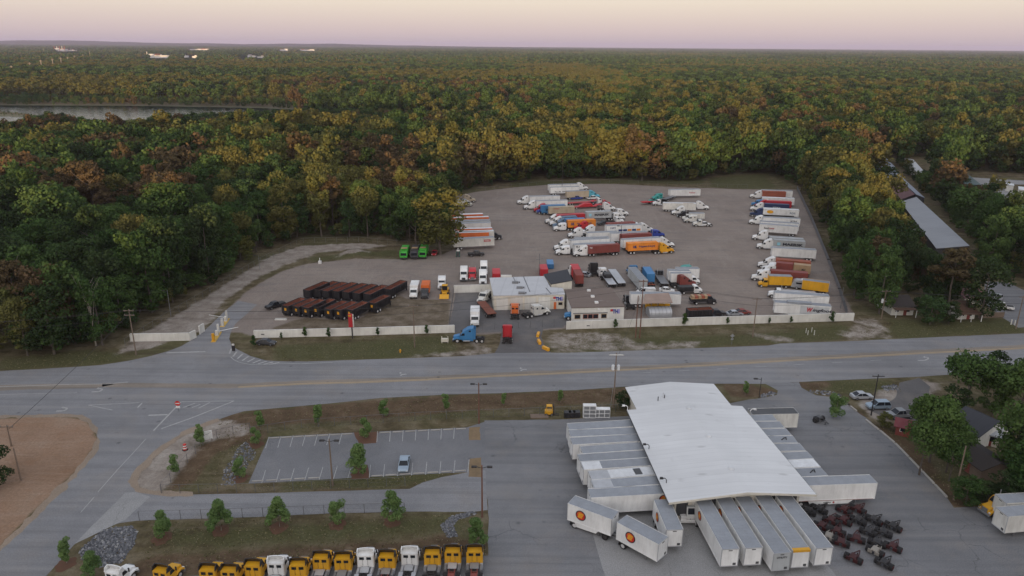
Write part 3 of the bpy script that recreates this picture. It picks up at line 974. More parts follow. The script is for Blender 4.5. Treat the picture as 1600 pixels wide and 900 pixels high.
def tractor(label, c, h, kind='high', body=WHITE, group=None, fair=None, name='semi_tractor', stacks=True, frame=CHASSIS, rim=RIM, roofmat=None, fender=None):
    """conventional road tractor; local +x is forward, origin midway along its 8 m"""
    root = thing(name, label, 'truck', c, h, group)
    fx = 4.0
    day = kind == 'day'
    cb = 0.35 if day else -1.25      # back of the cab
    roofz = {'high': 3.92, 'mid': 3.15, 'day': 2.75}[kind]

    def hood(m):
        m.prism([(fx - 0.25, 0.62), (fx - 0.12, 1.05), (fx - 0.3, 1.52), (fx - 0.9, 1.70), (2.1, 1.92), (1.9, 1.2), (1.9, 0.75)], -0.78, 0.78, 0.10)
        for s in (-1, 1):            # wheel arches
            m.prism([(fx - 0.15, 0.72), (fx - 0.22, 1.05), (fx - 0.55, 1.26), (fx - 1.25, 1.32), (fx - 1.75, 1.2), (fx - 1.95, 0.95), (fx - 1.70, 0.95), (fx - 1.55, 1.10), (fx - 0.75, 1.10), (fx - 0.5, 0.9)],
                    min(s * 0.74, s * 1.17), max(s * 0.74, s * 1.17), 0.04)
    obj('hood', cm('hood', hood), body, root)

    def cab(m):
        if kind == 'high':
            p = [(2.2, 0.85), (2.2, 1.95), (1.55, 2.72), (1.1, 3.05), (0.3, 3.62), (-0.5, 3.90), (cb, 3.90), (cb, 0.85)]
        elif kind == 'mid':
            p = [(2.2, 0.85), (2.2, 1.95), (1.6, 2.72), (1.3, 2.92), (0.4, 3.12), (cb, 3.15), (cb, 0.85)]
        else:
            p = [(2.2, 0.85), (2.2, 1.95), (1.6, 2.68), (1.35, 2.75), (cb, 2.75), (cb, 0.85)]
        m.prism(p, -1.16, 1.16, 0.14)
        m.box(cb + 0.1, 1.5, -1.18, 1.18, 0.55, 0.86)       # steps and side fairing
    obj('cab', cm(('cab', kind), cab), body, root)
    a, b = ((2.212, 1.99), (1.575, 2.70)) if kind != 'day' else ((2.212, 1.99), (1.62, 2.66))
    nx, nz = (b[1] - a[1]), (a[0] - b[0])
    k = 0.012 / math.hypot(nx, nz)

    def shield(m):
        y = 0.98
        m.add([(a[0] + nx * k, -y, a[1] + nz * k), (a[0] + nx * k, y, a[1] + nz * k), (b[0] + nx * k, y * 0.96, b[1] + nz * k), (b[0] + nx * k, -y * 0.96, b[1] + nz * k)], [(0, 1, 2, 3)])
    obj('windshield', cm(('shield', kind), shield), GLASS, root)
    for s in (-1, 1):
        def win(m):
            y = s * 1.168
            m.add([(1.95, y, 1.95), (0.95, y, 1.95), (0.95, y, 2.58), (1.50, y, 2.58)], [(0, 1, 2, 3)])
        obj('side_window', cm(('win', s), win), GLASS, root)
        if not day:
            def sw(m):
                y = s * 1.168
                z = 2.95 if kind == 'high' else 2.2
                x = -0.35
                m.add([(x + 0.3, y, z), (x - 0.25, y, z), (x - 0.25, y, z + 0.42), (x + 0.22, y, z + 0.42)], [(0, 1, 2, 3)])
            obj('sleeper_window', cm(('sw', s, kind), sw), GLASS, root)

        def mir(m):
            m.box(1.95, 2.05, s * 1.30 - 0.1, s * 1.30 + 0.1, 1.95, 2.55)
            m.tube([(1.95, s * 1.12, 2.5), (2.0, s * 1.32, 2.5)], 0.025)
        obj('mirror', cm(('mir', s), mir), CHASSIS, root)

        def tank(m):
            m.cyl((0.45, s * 0.9, 0.58), 'x', 0.31, 1.7, 14)
        obj('fuel_tank', cm(('tank', s), tank), ALU, root)

        def lamp(m):
            m.box(fx - 0.24, fx - 0.10, s * 0.93 - 0.16, s * 0.93 + 0.16, 0.86, 1.06)
        obj('headlight', cm(('lamp', s), lamp), TEXTWHITE, root)

    def rearwin(m):
        for s in ():
            m.box(cb - 0.012, cb + 0.02, s * 0.5 - 0.33, s * 0.5 + 0.33, 2.05, 2.5)
    if kind != 'high':
        for s in (-1, 1):
            obj('rear_window', cm(('rw', kind, s), lambda m: m.box(cb - 0.012, cb + 0.02, s * 0.5 - 0.33, s * 0.5 + 0.33, 2.05, 2.5)), GLASS, root)

    def fr(m):
        for y in (-0.42, 0.42):
            m.box(-4.0, 3.2, y - 0.06, y + 0.06, 0.72, 1.0)
        for x in (-3.9, -2.6, -1.6):
            m.box(x - 0.06, x + 0.06, -0.36, 0.36, 0.75, 0.95)
        for x in (-2.05, -3.35, 2.75):
            m.cyl((x, 0, 0.52), 'y', 0.09, 2.2, 8)
        m.box(-3.15, -2.1, -0.45, 0.45, 1.0, 1.14)          # fifth wheel
        for s in (-1, 1):
            m.box(-4.05, -4.02, s * 0.95 - 0.28, s * 0.95 + 0.28, 0.3, 0.95)
    obj('chassis', cm('tfr', fr), frame, root)

    def bump(m):
        m.bbox(fx - 0.28, fx + 0.02, -1.16, 1.16, 0.38, 0.74, 0.06)
        m.box(fx - 0.15, fx - 0.05, -0.5, 0.5, 0.8, 1.45)
    obj('bumper_and_grille', cm('bump', bump), STEEL if kind != 'high' else DKGREY, root)
    if kind != 'high' and stacks:
        for s in (-1, 1):
            obj('exhaust_stack', cm(('stack', kind, s), lambda m: m.tube([(cb - 0.16, s * 0.98, 0.8), (cb - 0.16, s * 0.98, 3.5)], 0.075, 8)), ALU, root)
    if kind == 'high':
        for s in (-1, 1):
            obj('side_extender', cm(('ext', s), lambda m: m.box(cb - 0.5, cb, s * 1.13 - 0.02, s * 1.13 + 0.02, 1.0, 3.7)), fair or body, root)
    if fender:
        def fe(m):
            for s in (-1, 1):
                m.box(-2.9, -2.5, min(s * .3, s * .62), max(s * .3, s * .62), 1.0, 1.1)
                m.box(-2.9, -2.5, -.32, .32, 1.0, 1.08)
                m.prism([(-1.45, 0.9), (-1.4, 1.12), (-4.0, 1.12), (-4.05, 0.9), (-4.02, 0.9), (-3.97, 1.09), (-1.43, 1.09)], min(s * .6, s * 1.2), max(s * .6, s * 1.2))
        obj('rear_fender', cm('rfend', fe), fender, root)
    for s in (-1, 1):
        wheel(root, fx - 1.2, s * 1.14, 0.52, 0.3, rim=rim)
        for x in (-2.05, -3.35):
            wheel(root, x, s * 1.22, 0.52, dual=True, rim=rim)
    return root


def box_truck(label, c, h, body, cabmat, L=8.6, group=None, roof=ROOFGREY, name='box_truck', boxtop=3.75, boxmat=None, kindcab='conv'):
    """straight truck with a van box; local +x forward"""
    root = thing(name, label, 'truck', c, h, group)
    hx = L / 2
    bx = hx - 2.9

    def hood(m):
        m.prism([(hx - 0.12, 0.6), (hx - 0.05, 1.1), (hx - 0.25, 1.45), (hx - 1.1, 1.68), (hx - 1.2, 0.75)], -0.85, 0.85, 0.1)
        for s in (-1, 1):
            m.prism([(hx - 0.1, 0.7), (hx - 0.2, 1.05), (hx - 0.7, 1.22), (hx - 1.25, 1.15), (hx - 1.4, 0.9), (hx - 1.2, 0.9), (hx - 0.4, 1.0)], min(s * .8, s * 1.12), max(s * .8, s * 1.12))
    obj('hood', cm(('bthood', round(L, 2)), hood), cabmat, root)

    def cab(m):
        m.prism([(hx - 1.1, 0.75), (hx - 1.1, 1.7), (hx - 1.55, 2.45), (hx - 1.8, 2.6), (bx + 0.1, 2.6), (bx + 0.1, 0.75)], -1.1, 1.1, 0.1)
        m.box(bx + 0.3, hx - 1.2, -1.12, 1.12, 0.45, 0.76)
    obj('cab', cm(('btcab', round(L, 2)), cab), cabmat, root)

    def ws(m):
        m.add([(hx - 1.09, -0.95, 1.72), (hx - 1.09, 0.95, 1.72), (hx - 1.53, 0.92, 2.45), (hx - 1.53, -0.92, 2.45)], [(0, 1, 2, 3)])
    obj('windshield', cm(('btws', round(L, 2)), ws), GLASS, root)
    for s in (-1, 1):
        def sw(m):
            y = s * 1.108
            m.add([(hx - 1.25, y, 1.72), (bx + 0.35, y, 1.72), (bx + 0.35, y, 2.38), (hx - 1.6, y, 2.38)], [(0, 1, 2, 3)])
        obj('side_window', cm(('btsw', s, round(L, 2)), sw), GLASS, root)
        wheel(root, hx - 0.85, s * 1.08, 0.46, 0.28)
        wheel(root, -hx + 1.6, s * 1.15, 0.46, dual=True)

    def bm_(m):
        m.bbox(-hx, bx, -1.22, 1.22, 1.05, boxtop - 0.1, 0.03)
        for s in (-1, 1):
            m.box(-hx - 0.01, bx + 0.01, s * 1.22 - 0.02, s * 1.22 + 0.02, 1.03, 1.2)
            m.box(-hx - 0.01, bx + 0.01, s * 1.22 - 0.02, s * 1.22 + 0.02, boxtop - 0.2, boxtop - 0.05)
        lockrods(m, -hx, (-0.6, 0.6), 1.1, boxtop - 0.2, -1)
    obj('cargo_box', cm(('btbox', round(L, 2), boxtop), bm_), boxmat or body, root)
    obj('box_roof', cm(('btroof', round(L, 2), boxtop), lambda m: m.box(-hx + 0.02, bx - 0.02, -1.2, 1.2, boxtop - 0.1, boxtop)), roof, root)

    def fr(m):
        for y in (-0.4, 0.4):
            m.box(-hx + 0.1, hx - 0.3, y - 0.06, y + 0.06, 0.7, 1.0)
        m.box(-hx - 0.05, -hx + 0.03, -1.1, 1.1, 0.45, 0.6)
        m.bbox(hx - 0.1, hx + 0.08, -1.08, 1.08, 0.42, 0.66, 0.04)
        m.cyl((-hx + 1.6, 0, 0.46), 'y', 0.08, 2.0, 8)
        m.cyl((hx - 0.85, 0, 0.46), 'y', 0.08, 2.0, 8)
        m.box(-hx + 2.6, -hx + 3.4, 0.5, 1.05, 0.45, 1.0)
    obj('chassis', cm(('btfr', round(L, 2)), fr), CHASSIS, root)
    return root


CAR_PROFILES = {
    'sedan': (4.7, 1.8, [(2.32, .35), (2.33, .62), (2.1, .78), (1.05, .92), (-1.55, .98), (-2.25, .95), (-2.33, .62), (-2.3, .35)],
              [(1.15, .90), (.35, 1.38), (-.1, 1.45), (-.95, 1.43), (-1.85, .96)]),
    'suv': (4.7, 1.85, [(2.32, .4), (2.34, .78), (2.15, .95), (1.15, 1.08), (-2.28, 1.08), (-2.34, .8), (-2.3, .4)],
            [(1.2, 1.06), (.5, 1.66), (.2, 1.74), (-1.9, 1.72), (-2.25, 1.06)]),
    'pickup': (5.8, 1.95, [(2.88, .5), (2.9, .95), (2.7, 1.1), (1.5, 1.2), (-2.85, 1.15), (-2.9, .9), (-2.85, .5)],
               [(1.55, 1.18), (.85, 1.78), (.5, 1.86), (-.55, 1.84), (-.8, 1.16)]),
    'van': (5.6, 2.0, [(2.75, .4), (2.78, .85), (2.5, 1.15), (2.0, 1.3), (-2.75, 1.3), (-2.8, .8), (-2.75, .4)],
            [(2.1, 1.28), (1.35, 2.05), (1.05, 2.14), (-2.65, 2.12), (-2.76, 1.28)]),
}


def car(label, c, h, kind, body, group=None, name=None, bed=CHASSIS, cat='car'):
    L, W, low, up = CAR_PROFILES[kind]
    root = thing(name or {'sedan': 'sedan_car', 'suv': 'sport_utility_car', 'pickup': 'pickup_truck', 'van': 'cargo_van'}[kind], label, cat, c, h, group)
    hw = W / 2

    def bd(m):
        m.prism(low, -hw, hw, 0.12)
    obj('body', cm(('carbody', kind), bd), body, root)

    def cabn(m):
        n = len(up)
        vs = [(x, -hw * (0.96 if z < 1.3 and i in (0, n - 1) else 0.80), z) for i, (x, z) in enumerate(up)]
        vs += [(x, -y, z) for x, y, z in vs]
        fs = [tuple(range(n)), tuple(range(2 * n - 1, n - 1, -1))] + [(i, (i + 1) % n, n + (i + 1) % n, n + i) for i in range(n)]
        m.add(vs, fs)
    cb = obj('cabin_glass', cm(('carcabin', kind), cabn), GLASS, root)

    def rf(m):
        a, b = up[1], up[-2]
        y = hw * 0.80
        m.box(b[0] - 0.02, a[0] + 0.03, -y, y, max(p[1] for p in up) - 0.03, max(p[1] for p in up) + 0.035)
        for s in (-1, 1):     # pillars
            for i0, i1 in ((0, 1), (len(up) - 1, len(up) - 2)):
                m.tube([(up[i0][0], s * hw * 0.95, up[i0][1]), (up[i1][0], s * y, up[i1][1] + 0.02)], 0.045, 5)
            xm = (a[0] + b[0]) / 2 - 0.1
            m.tube([(xm, s * hw * 0.955, up[0][1]), (xm, s * (y + 0.01), up[2][1])], 0.05, 5)
            if kind == 'van':
                m.box(-2.68, 0.4, s * (hw * 0.90) - 0.1, s * (hw * 0.90) + 0.1, 1.28, 2.12)
    obj('roof_panel', cm(('carroof', kind), rf), body, root)
    if kind == 'pickup':
        obj('cargo_bed', cm('pickbed', lambda m: m.box(-2.75, -0.95, -hw + 0.14, hw - 0.14, 1.10, 1.185)), bed, root)

    for s in (-1, 1):
        obj('headlight', cm(('carlights', kind, s), lambda m: m.box(L / 2 - 0.12, L / 2 - 0.02, s * hw * 0.72 - 0.14, s * hw * 0.72 + 0.14, low[1][1] - 0.12, low[1][1] + 0.03)), TEXTWHITE, root)
    r = 0.33 if kind != 'pickup' else 0.4
    for s in (-1, 1):
        for x in (L * 0.30, -L * 0.30):
            wheel(root, x, s * (hw - 0.0), r, 0.22, rim=STEEL)
    return root


def dump_trailer(label, c, h, L=8.2, group=None, name='dump_trailer', placard=True, axles=2):
    """open-topped black tipping trailer, rusty inside; tailgate at -x"""
    root = thing(name, label, 'dump trailer', c, h, group)
    hx = L / 2
    zt, zb, t = 3.1, 1.05, 0.07
    hw = 1.27

    def hop(m):
        for s in (-1, 1):
            m.add([(-hx, s * hw, zt), (hx, s * hw, zt), (hx, s * (hw - .12), zb), (-hx, s * (hw - .12), zb)], [(0, 1, 2, 3)])
            m.box(-hx, hx, s * (hw - .06) - .06, s * (hw - .06) + .06, zt - 0.02, zt + 0.12)
            n = 9
            for i in range(n + 1):
                x = -hx + 0.1 + (L - 0.2) * i / n
                m.box(x - .05, x + .05, s * (hw + .02) - .05, s * (hw + .02) + .05, zb + .02, zt - 0.03)
        m.box(-hx - 0.05, -hx + 0.03, -hw, hw, zb - 0.1, zt + 0.06)
        m.prism([(hx - 0.03, zb), (hx + 0.05, zb), (hx + 0.4, zt + 0.1), (hx + 0.3, zt + 0.1)], -hw, hw)
        m.box(-hx, hx, -hw + .12, hw - .12, zb - 0.06, zb)
        m.tube([(-hx * 0.1, -hw, zt + 0.1), (-hx * 0.1, hw, zt + 0.1)], 0.045)
    obj('hopper', cm(('hop', round(L, 1)), hop), BLACK, root)

    def lin(m):
        q = 1.15
        m.add([(-hx + .04, -hw + .07, zt - .03), (hx + .25, -hw + .07, zt - .03), (hx + .05, -hw + .12, zb + q), (-hx + .04, -hw + .12, zb + q),
               (-hx + .04, hw - .07, zt - .03), (hx + .25, hw - .07, zt - .03), (hx + .05, hw - .12, zb + q), (-hx + .04, hw - .12, zb + q)],
              [(0, 1, 2, 3), (4, 7, 6, 5), (3, 2, 6, 7), (0, 3, 7, 4), (1, 5, 6, 2)])
    obj('rusty_lining', cm(('hoplin', round(L, 1)), lin), RUSTIN, root)
    if placard:
        obj('warning_placard', cm(('hopplac', round(L, 1)), lambda m: m.box(-hx - 0.08, -hx - 0.052, -0.42, 0.25, 1.75, 2.5)), YELLOW, root)

    def fr(m):
        for y in (-.45, .45):
            m.box(-hx + .1, hx + 1.2, y - .07, y + .07, 0.7, 0.985)
        m.box(hx + 0.4, hx + 1.3, -.9, .9, 1.0, 1.1)
        m.cyl((hx + 0.62, 0, 1.9), 'z', 0.16, 1.7, 10)
        m.box(hx + .5, hx + .75, -.9, -.6, 0.1, 1.0)
        m.box(hx + .5, hx + .75, .6, .9, 0.1, 1.0)
    obj('chassis', cm(('hopfr', round(L, 1)), fr), CHASSIS, root)
    bogie(root, (-hx + 1.0, -hx + 2.25), 0.98)
    return root


def garbage_truck(label, c, h, body, cabmat, group=None):
    root = thing('refuse_truck', label, 'truck', c, h, group)

    def cab(m):
        m.prism([(4.3, .6), (4.35, 1.3), (4.2, 2.5), (3.9, 2.75), (2.7, 2.75), (2.7, .6)], -1.2, 1.2, .1)
    obj('cab', cm('gcab', cab), cabmat, root)
    obj('windshield', cm('gws', lambda m: m.add([(4.37, -1.0, 1.5), (4.37, 1.0, 1.5), (4.235, .95, 2.4), (4.235, -.95, 2.4)], [(0, 1, 2, 3)])), GLASS, root)

    def bod(m):
        m.prism([(2.3, 1.1), (2.3, 3.2), (1.9, 3.5), (-2.6, 3.5), (-3.2, 3.2), (-3.4, 1.1)], -1.22, 1.22, .08)
        m.prism([(-3.42, .8), (-3.25, 3.3), (-4.2, 2.9), (-4.5, 1.6), (-4.4, .8)], -1.2, 1.2, .06)
    obj('packer_body', cm('gbody', bod), body, root)

    def arm(m):
        for s in (-1, 1):
            m.tube([(2.5, s * 1.26, 3.0), (4.2, s * 1.26, 3.1), (4.7, s * 1.26, 1.4)], .1, 6)
        m.box(4.62, 4.72, -1.26, 1.26, 1.1, 1.3)
    obj('lift_arm', cm('garm', arm), cabmat, root)
    obj('hopper_lid', cm('gdeck', lambda m: m.box(.9, 2.4, -1.0, 1.0, 3.5, 3.62)), TAN, root)

    def fr(m):
        for y in (-.45, .45):
            m.box(-4.0, 4.2, y - .08, y + .08, .7, 1.06)
        m.bbox(4.2, 4.55, -1.2, 1.2, .4, .8, .05)
    obj('chassis', cm('gfr', fr), CHASSIS, root)
    for s in (-1, 1):
        wheel(root, 3.1, s * 1.2, .52, .32)
        for x in (-1.4, -2.7):
            wheel(root, x, s * 1.22, .52, dual=True)
    return root


def dolly(label, c, h, frame, group, rim=RIM):
    """converter dolly: one dual-wheel axle, fifth-wheel plate, A-frame drawbar towards +x"""
    root = thing('converter_dolly', label, 'dolly', c, h, group)

    def fr(m):
        for s in (-1, 1):
            m.tube([(-0.55, s * .5, .72), (.55, s * .5, .72), (2.15, 0.06 * s, .62)], .085, 6)
            m.box(-.75, -.6, s * .5 - .3, s * .5 + .3, .4, .95)
        m.cyl((0, 0, .5), 'y', .1, 2.0, 8)
        m.box(-.6, .6, -.52, .52, .82, .92)
        m.prism([(-.65, .95), (-.5, 1.08), (.45, 1.12), (.5, .97)], -.45, .45)
        m.cyl((2.25, 0, .62), 'z', .12, .08, 8)
        m.box(1.5, 1.62, -.06, .06, .02, .62)
        m.box(-.05, .1, -.5, .5, .6, .84)
    obj('drawbar_frame', cm('dollyfr', fr), frame, root)
    for s in (-1, 1):
        wheel(root, 0, s * 1.25, .5, dual=True, rim=rim)
    return root
# ------------------------------------------------------------------ the truck yard, object by object
def near_side(h):
    return -1 if math.cos(h) > 0 else 1


def van_px(label, p0, p1, z=4.05, near=True, grow0=0.0, grow1=0.0, **kw):
    """semi trailer whose (near) roof edge runs rear -> nose through two photo pixels"""
    c, h, L = edge(p0, p1, z, 2.55, near)
    d = Vector((math.cos(h), math.sin(h), 0))
    c = c + d * (grow1 - grow0) / 2
    L = round(L + grow0 + grow1, 2)
    t = trailer(label, c, h, L, **kw)
    t['len'] = L
    return t


def cont_px(label, p0, p1, z=4.05, **kw):
    c, h, L = edge(p0, p1, z, 2.44, True)
    t = box_on_chassis(label, c, h, round(L, 2), top=4.05, **kw)
    t['len'] = L
    return t


def tr(label, p, h, kind='high', body=WHITE, **kw):
    """tractor by the photo pixel of the ground under its near front corner"""
    a = at(*p)
    d = Vector((math.cos(h), math.sin(h), 0))
    n = Vector((-d.y, d.x, 0))
    if n.y < 0:
        n = -n
    if abs(d.y) > 0.7:
        n = n * 0
    return tractor(label, a + n * 1.2 - d * 4.0, h, kind, body, **kw)


def side_text(t, s, w, h, mat, x, z, hy=1.275, shear=0.0, bold=0.02, name='lettering', off=0.02):
    sd_ = near_side(t.rotation_euler[2])
    return text(s, w, h, mat, t, (x, sd_ * (hy + off), z), sd_, shear, bold, name)


def side_panel(t, name, x0, x1, z0, z1, mat, hy=1.275, off=0.012):
    sd_ = near_side(t.rotation_euler[2])
    y = sd_ * (hy + off)
    return obj(name, MB().box(x0, x1, y - 0.01, y + 0.01, z0, z1), mat, t)


def emblem(t, x, z, side, r=0.84, hy=1.275):
    """round company badge: black ring, red and orange disc, yellow letter E"""
    y = side * (hy + 0.02)
    e = obj('round_emblem', MB().cyl((0, 0, 0), 'y', r, 0.03, 32), BLACK, t, (x, y, z))
    obj('emblem_disc', MB().cyl((0, side * 0.008, 0), 'y', r * 0.82, 0.03, 32), TEXTREDB, e)
    obj('emblem_glow', MB().cyl((-0.08 * -side, side * 0.012, 0.2), 'y', r * 0.55, 0.03, 28), ORANGE, e)
    obj('emblem_letter', text_mesh('E', r * 1.25, r * 0.95, 0.25, 0.06), YELLOW, e, (0, side * 0.035, 0), 0 if side < 0 else PI)
    return e


TEXTREDB = paint('badge_red', (0.55, 0.03, 0.02), 0.5, 0, 0.05)
G_VAN, G_CON, G_TRC = 'box trailers parked in the truck yard', 'container trailers parked in the truck yard', 'road tractors parked in the truck yard'
HL = heading((887, 313), (838, 314.5), 4.05)          # middle cluster, noses to the left
HR = heading((917, 341.5), (957, 340))                # middle cluster, noses to the right
HD = heading((1247, 354), (1187, 350), 4.05)          # right-hand row, noses to the left
DN = -PI / 2
UP = PI / 2

# ---- left column, noses to the right, tails under the trees
t = van_px('long white box trailer in front of the orange one beside the trees', (709, 374.2), (772.5, 371.2), body=WHITE2, group=G_VAN)
side_panel(t, 'red_sign_panel', t['len'] / 2 - 3.9, t['len'] / 2 - 1.4, 2.65, 3.45, TEXTRED)
side_text(t, 'ROEHL', 1.9, 0.4, WHITE2, t['len'] / 2 - 2.65, 3.05, off=0.035)
tr('black low-roof tractor hitched behind the long white trailer by the trees', (785, 374.5), HR + 0.05, 'day', BLACK, group=G_TRC)
t = van_px('bright orange box trailer with black tractor, second from front by the trees', (712, 364.4), (764, 363), body=ORANGE, roof=ROOFWHITE, group=G_VAN)
tr('black low-roof tractor hitched to the bright orange trailer by the trees', (778, 371), HR + 0.05, 'day', BLACK, group=G_TRC)
van_px('white box trailer just behind the bright orange one by the trees', (712, 363.2), (772, 361.2), body=WHITE2, roof=ROOFWHITE, group=G_VAN)
van_px('orange striped white box trailer between two white trailers by the trees', (712, 358.4), (769.5, 356.8), body=ORANGE, roof=ROOFWHITE, nose_cap=WHITE, group=G_VAN)
t = van_px('white box trailer with small dark lettering low on its side by the trees', (708, 350), (767, 348.2), body=WHITE, group=G_VAN)
side_text(t, 'MIDWAY', 3.4, 0.42, TEXTDK, 0.6, 1.75)
van_px('dull grey box trailer in the middle of the column beside the trees', (706, 345.8), (766, 344.3), body=CGREY, group=G_VAN)
van_px('orange box trailer with pale roof, second from the far end of the tree-side column', (704, 341.0), (764, 339.2), body=ORANGE, roof=ROOFWHITE, group=G_VAN)
van_px('orange and white box trailer at the far end of the tree-side column', (696, 336.4), (755, 334.6), body=ORANGE, roof=ROOFWHITE, nose_cap=WHITE, group=G_VAN)
tr('tan high-roof tractor parked alone at the far left corner of the yard', (744, 316.5), HR, 'high', BEIGE, group=G_TRC)
c, h, L = edge((710, 324.5), (740, 322.5), 0, 2.4)
box_truck('small white box truck beside the tan tractor at the far left corner', c, h, WHITE2, WHITE2, 8.4, boxtop=3.4)

# ---- middle cluster, far half
t = van_px('farthest white box trailer of the middle cluster, facing right', (858, 289.2), (903.5, 287.8), body=WHITE, group=G_VAN)
tr('white tractor hitched to the farthest trailer of the middle cluster', (919.5, 297.2), HR, 'high', WHITE, group=G_TRC)
t = van_px('white box trailer with dark lettering, second from the far end of the middle cluster', (860, 293.2), (905.5, 291.8), body=WHITE, group=G_VAN)
side_text(t, 'KLLM  TRANSPORT', 10.5, 0.55, TEXTDK, 0.2, 1.85)
c, h, L = edge((886, 299.6), (920.5, 298), 4.05, 2.5)
trailer('short beige box trailer hitched to the light blue tractor', c, h, round(L, 2), body=BEIGE, group=G_VAN)
tr('light blue high-roof tractor pulling the short beige trailer', (938, 310), HR - 0.05, 'high', CYAN, group=G_TRC)
van_px('white box trailer facing left behind another in the far middle rows', (875.2, 306.3), (828, 307.4), body=WHITE, group=G_VAN)
tr('white tractor at the far left of the middle cluster, facing left', (808.5, 320), HL, 'high', WHITE, group=G_TRC)
van_px('white box trailer facing left in front of its twin in the far middle rows', (887, 313.2), (838, 314.6), body=WHITE, group=G_VAN)
tr('white tractor facing left just above the red tractor', (818.5, 328), HL, 'high', WHITE, group=G_TRC)
cont_px('blue container trailer hidden behind the beige container', (884, 320.6), (846, 321.8), body=BLUE, group=G_CON)
tr('red high-roof tractor squeezed between a white one and blue ones', (834, 332.5), HL, 'high', RED, group=G_TRC)
t = cont_px('beige container trailer hitched to a blue tractor', (898, 322.8), (858.5, 324.3), body=BEIGE, group=G_CON)
side_text(t, 'cosco', 2.6, 0.35, RED, t['len'] / 2 - 3.2, 3.4, hy=1.22)
tr('blue high-roof tractor pulling the beige container', (846, 336), HL, 'high', BLUE, group=G_TRC)
tr('dark blue tractor beside the blue one with the beige container', (838.5, 335), HL, 'mid', DKBLUE, group=G_TRC)
c, h, L = edge((887, 318), (936, 315), 0.95, 2.5)
flatbed('long red lowboy trailer behind the red drop-deck', c, h, L, RED, low=True, rails=MAROON)
c, h, L = edge((893, 324), (942, 321.5), 0.95, 2.5)
t = flatbed('bright red drop-deck trailer with raised red load frame', c, h, L, RED, low=True, rails=RED)
obj('red_load_frame', MB().prism([(-4, 1.0), (3, 1.0), (2.2, 2.2), (-1, 2.4), (-3, 1.7)], -1.15, 1.15, 0.2), RED, t)
tr('white short-cab tractor coupled to the red lowboy', (946, 319), HR, 'day', WHITE, group=G_TRC)
tr('red tractor nose behind the white bobtail in the middle cluster', (954.5, 322), HR, 'day', RED, group=G_TRC)
tr('white bobtail tractor standing clear at the tail of the red drop-deck', (962.5, 329.5), HR, 'high', WHITE, group=G_TRC)
c, h, L = edge((894, 313), (910, 312), 0, 2.2)
car('blue pickup truck tucked behind the red lowboy', c, h, 'pickup', DKBLUE)
c, h, L = edge((917, 313), (938, 311.5), 0, 2.2)
car('white pickup truck next to the light blue tractor', c, h, 'pickup', WHITE)
t = cont_px('grey container trailer with pale star and dark lettering in the middle cluster', (916.5, 331.6), (956, 330), body=CGREY, group=G_CON)
side_text(t, 'MAERSK', 6.6, 0.95, TEXTDK, 1.3, 2.75, hy=1.22, bold=0.045)
sp_ = near_side(t.rotation_euler[2])
obj('star_emblem', MB().box(-0.55, 0.55, -0.012, 0.012, -0.55, 0.55), TEXTSKY, t, (-3.9, sp_ * 1.235, 2.75))
tr('white flat-roof tractor pulling the grey container of the middle cluster', (977, 344), HR, 'mid', WHITE, group=G_TRC)
tr('white flat-roof tractor behind the grey container rig, nose further right', (982.5, 337.5), HR, 'mid', WHITE, group=G_TRC)
tr('white short-cab tractor below the grey container rig', (975.5, 349.5), HR, 'day', WHITE, group=G_TRC)
t = cont_px('red container trailer behind the small blue container', (914.5, 334.2), (871, 336.2), body=RED, group=G_CON)
tr('white tractor pulling the red container, facing left', (852.5, 350.5), HL, 'high', WHITE, group=G_TRC)
c, h, L = edge((905, 337.8), (884.5, 339), 4.05, 2.44)
box_on_chassis('small grey blue container trailer between red and orange containers', c, h, 9.0, SLATE, boxes=[(-2.0, 4.4, SLATE)], group=G_CON)
tr('white tractor pulling the small grey blue container', (859, 354), HL, 'high', WHITE, group=G_TRC)
cont_px('blue container trailer directly behind the orange container', (915, 341.6), (884, 342.9), body=BLUE, group=G_CON)
tr('white and blue tractor directly behind the one with the orange container', (863.5, 357.5), HL, 'high', SLATE, group=G_TRC)
t = cont_px('orange container trailer partly hidden by the red tractor', (931.2, 343.2), (888, 345.3), body=HORANGE, group=G_CON)
side_text(t, 'Hapag-Lloyd', 6.0, 0.95, TEXTNAVY, -0.9, 2.7, hy=1.22)
side_text(t, 'HL', 1.5, 1.0, TEXTNAVY, 4.0 if math.cos(t.rotation_euler[2]) < 0 else -4.0, 2.75, hy=1.22, shear=0.3, bold=0.06, name='company_mark')
tr('white tractor pulling the partly hidden orange container', (865, 362), HL, 'mid', WHITE, group=G_TRC)
tr('red high-roof bobtail tractor in front of the orange container', (897, 361.5), HL, 'high', RED, group=G_TRC)
# ---- middle cluster, near half
van_px('white box trailer behind the white tractors of the near middle rows', (950, 363.2), (919, 364.4), grow0=4, body=WHITE, group=G_VAN)
tr('white tractor just below the red bobtail, nose furthest right of its pair', (907.5, 368.5), HL, 'high', WHITE, group=G_TRC)
van_px('white box trailer third from the front of the near middle rows, facing left', (953, 371.5), (899, 373.4), body=WHITE, group=G_VAN)
tr('white tractor left of its pair just below the red bobtail', (888, 372.8), HL, 'high', WHITE, group=G_TRC)
t = van_px('white box trailer second from the front of the near middle rows, facing left', (953, 373.2), (892.5, 376.2), body=WHITE, group=G_VAN)
tr('white high-roof tractor pulling the second row of the near middle rows', (866, 392.5), HL, 'high', WHITE, group=G_TRC)
t = van_px('white box trailer immediately behind the front maroon container', (962, 380), (898, 383), body=WHITE, group=G_VAN)
side_text(t, 'ILI', 1.2, 0.6, TEXTDK, t['len'] / 2 - 1.2, 3.4)
tr('white flat-roof tractor left of the front maroon container rig', (868.5, 399.5), HL, 'mid', WHITE, group=G_TRC)
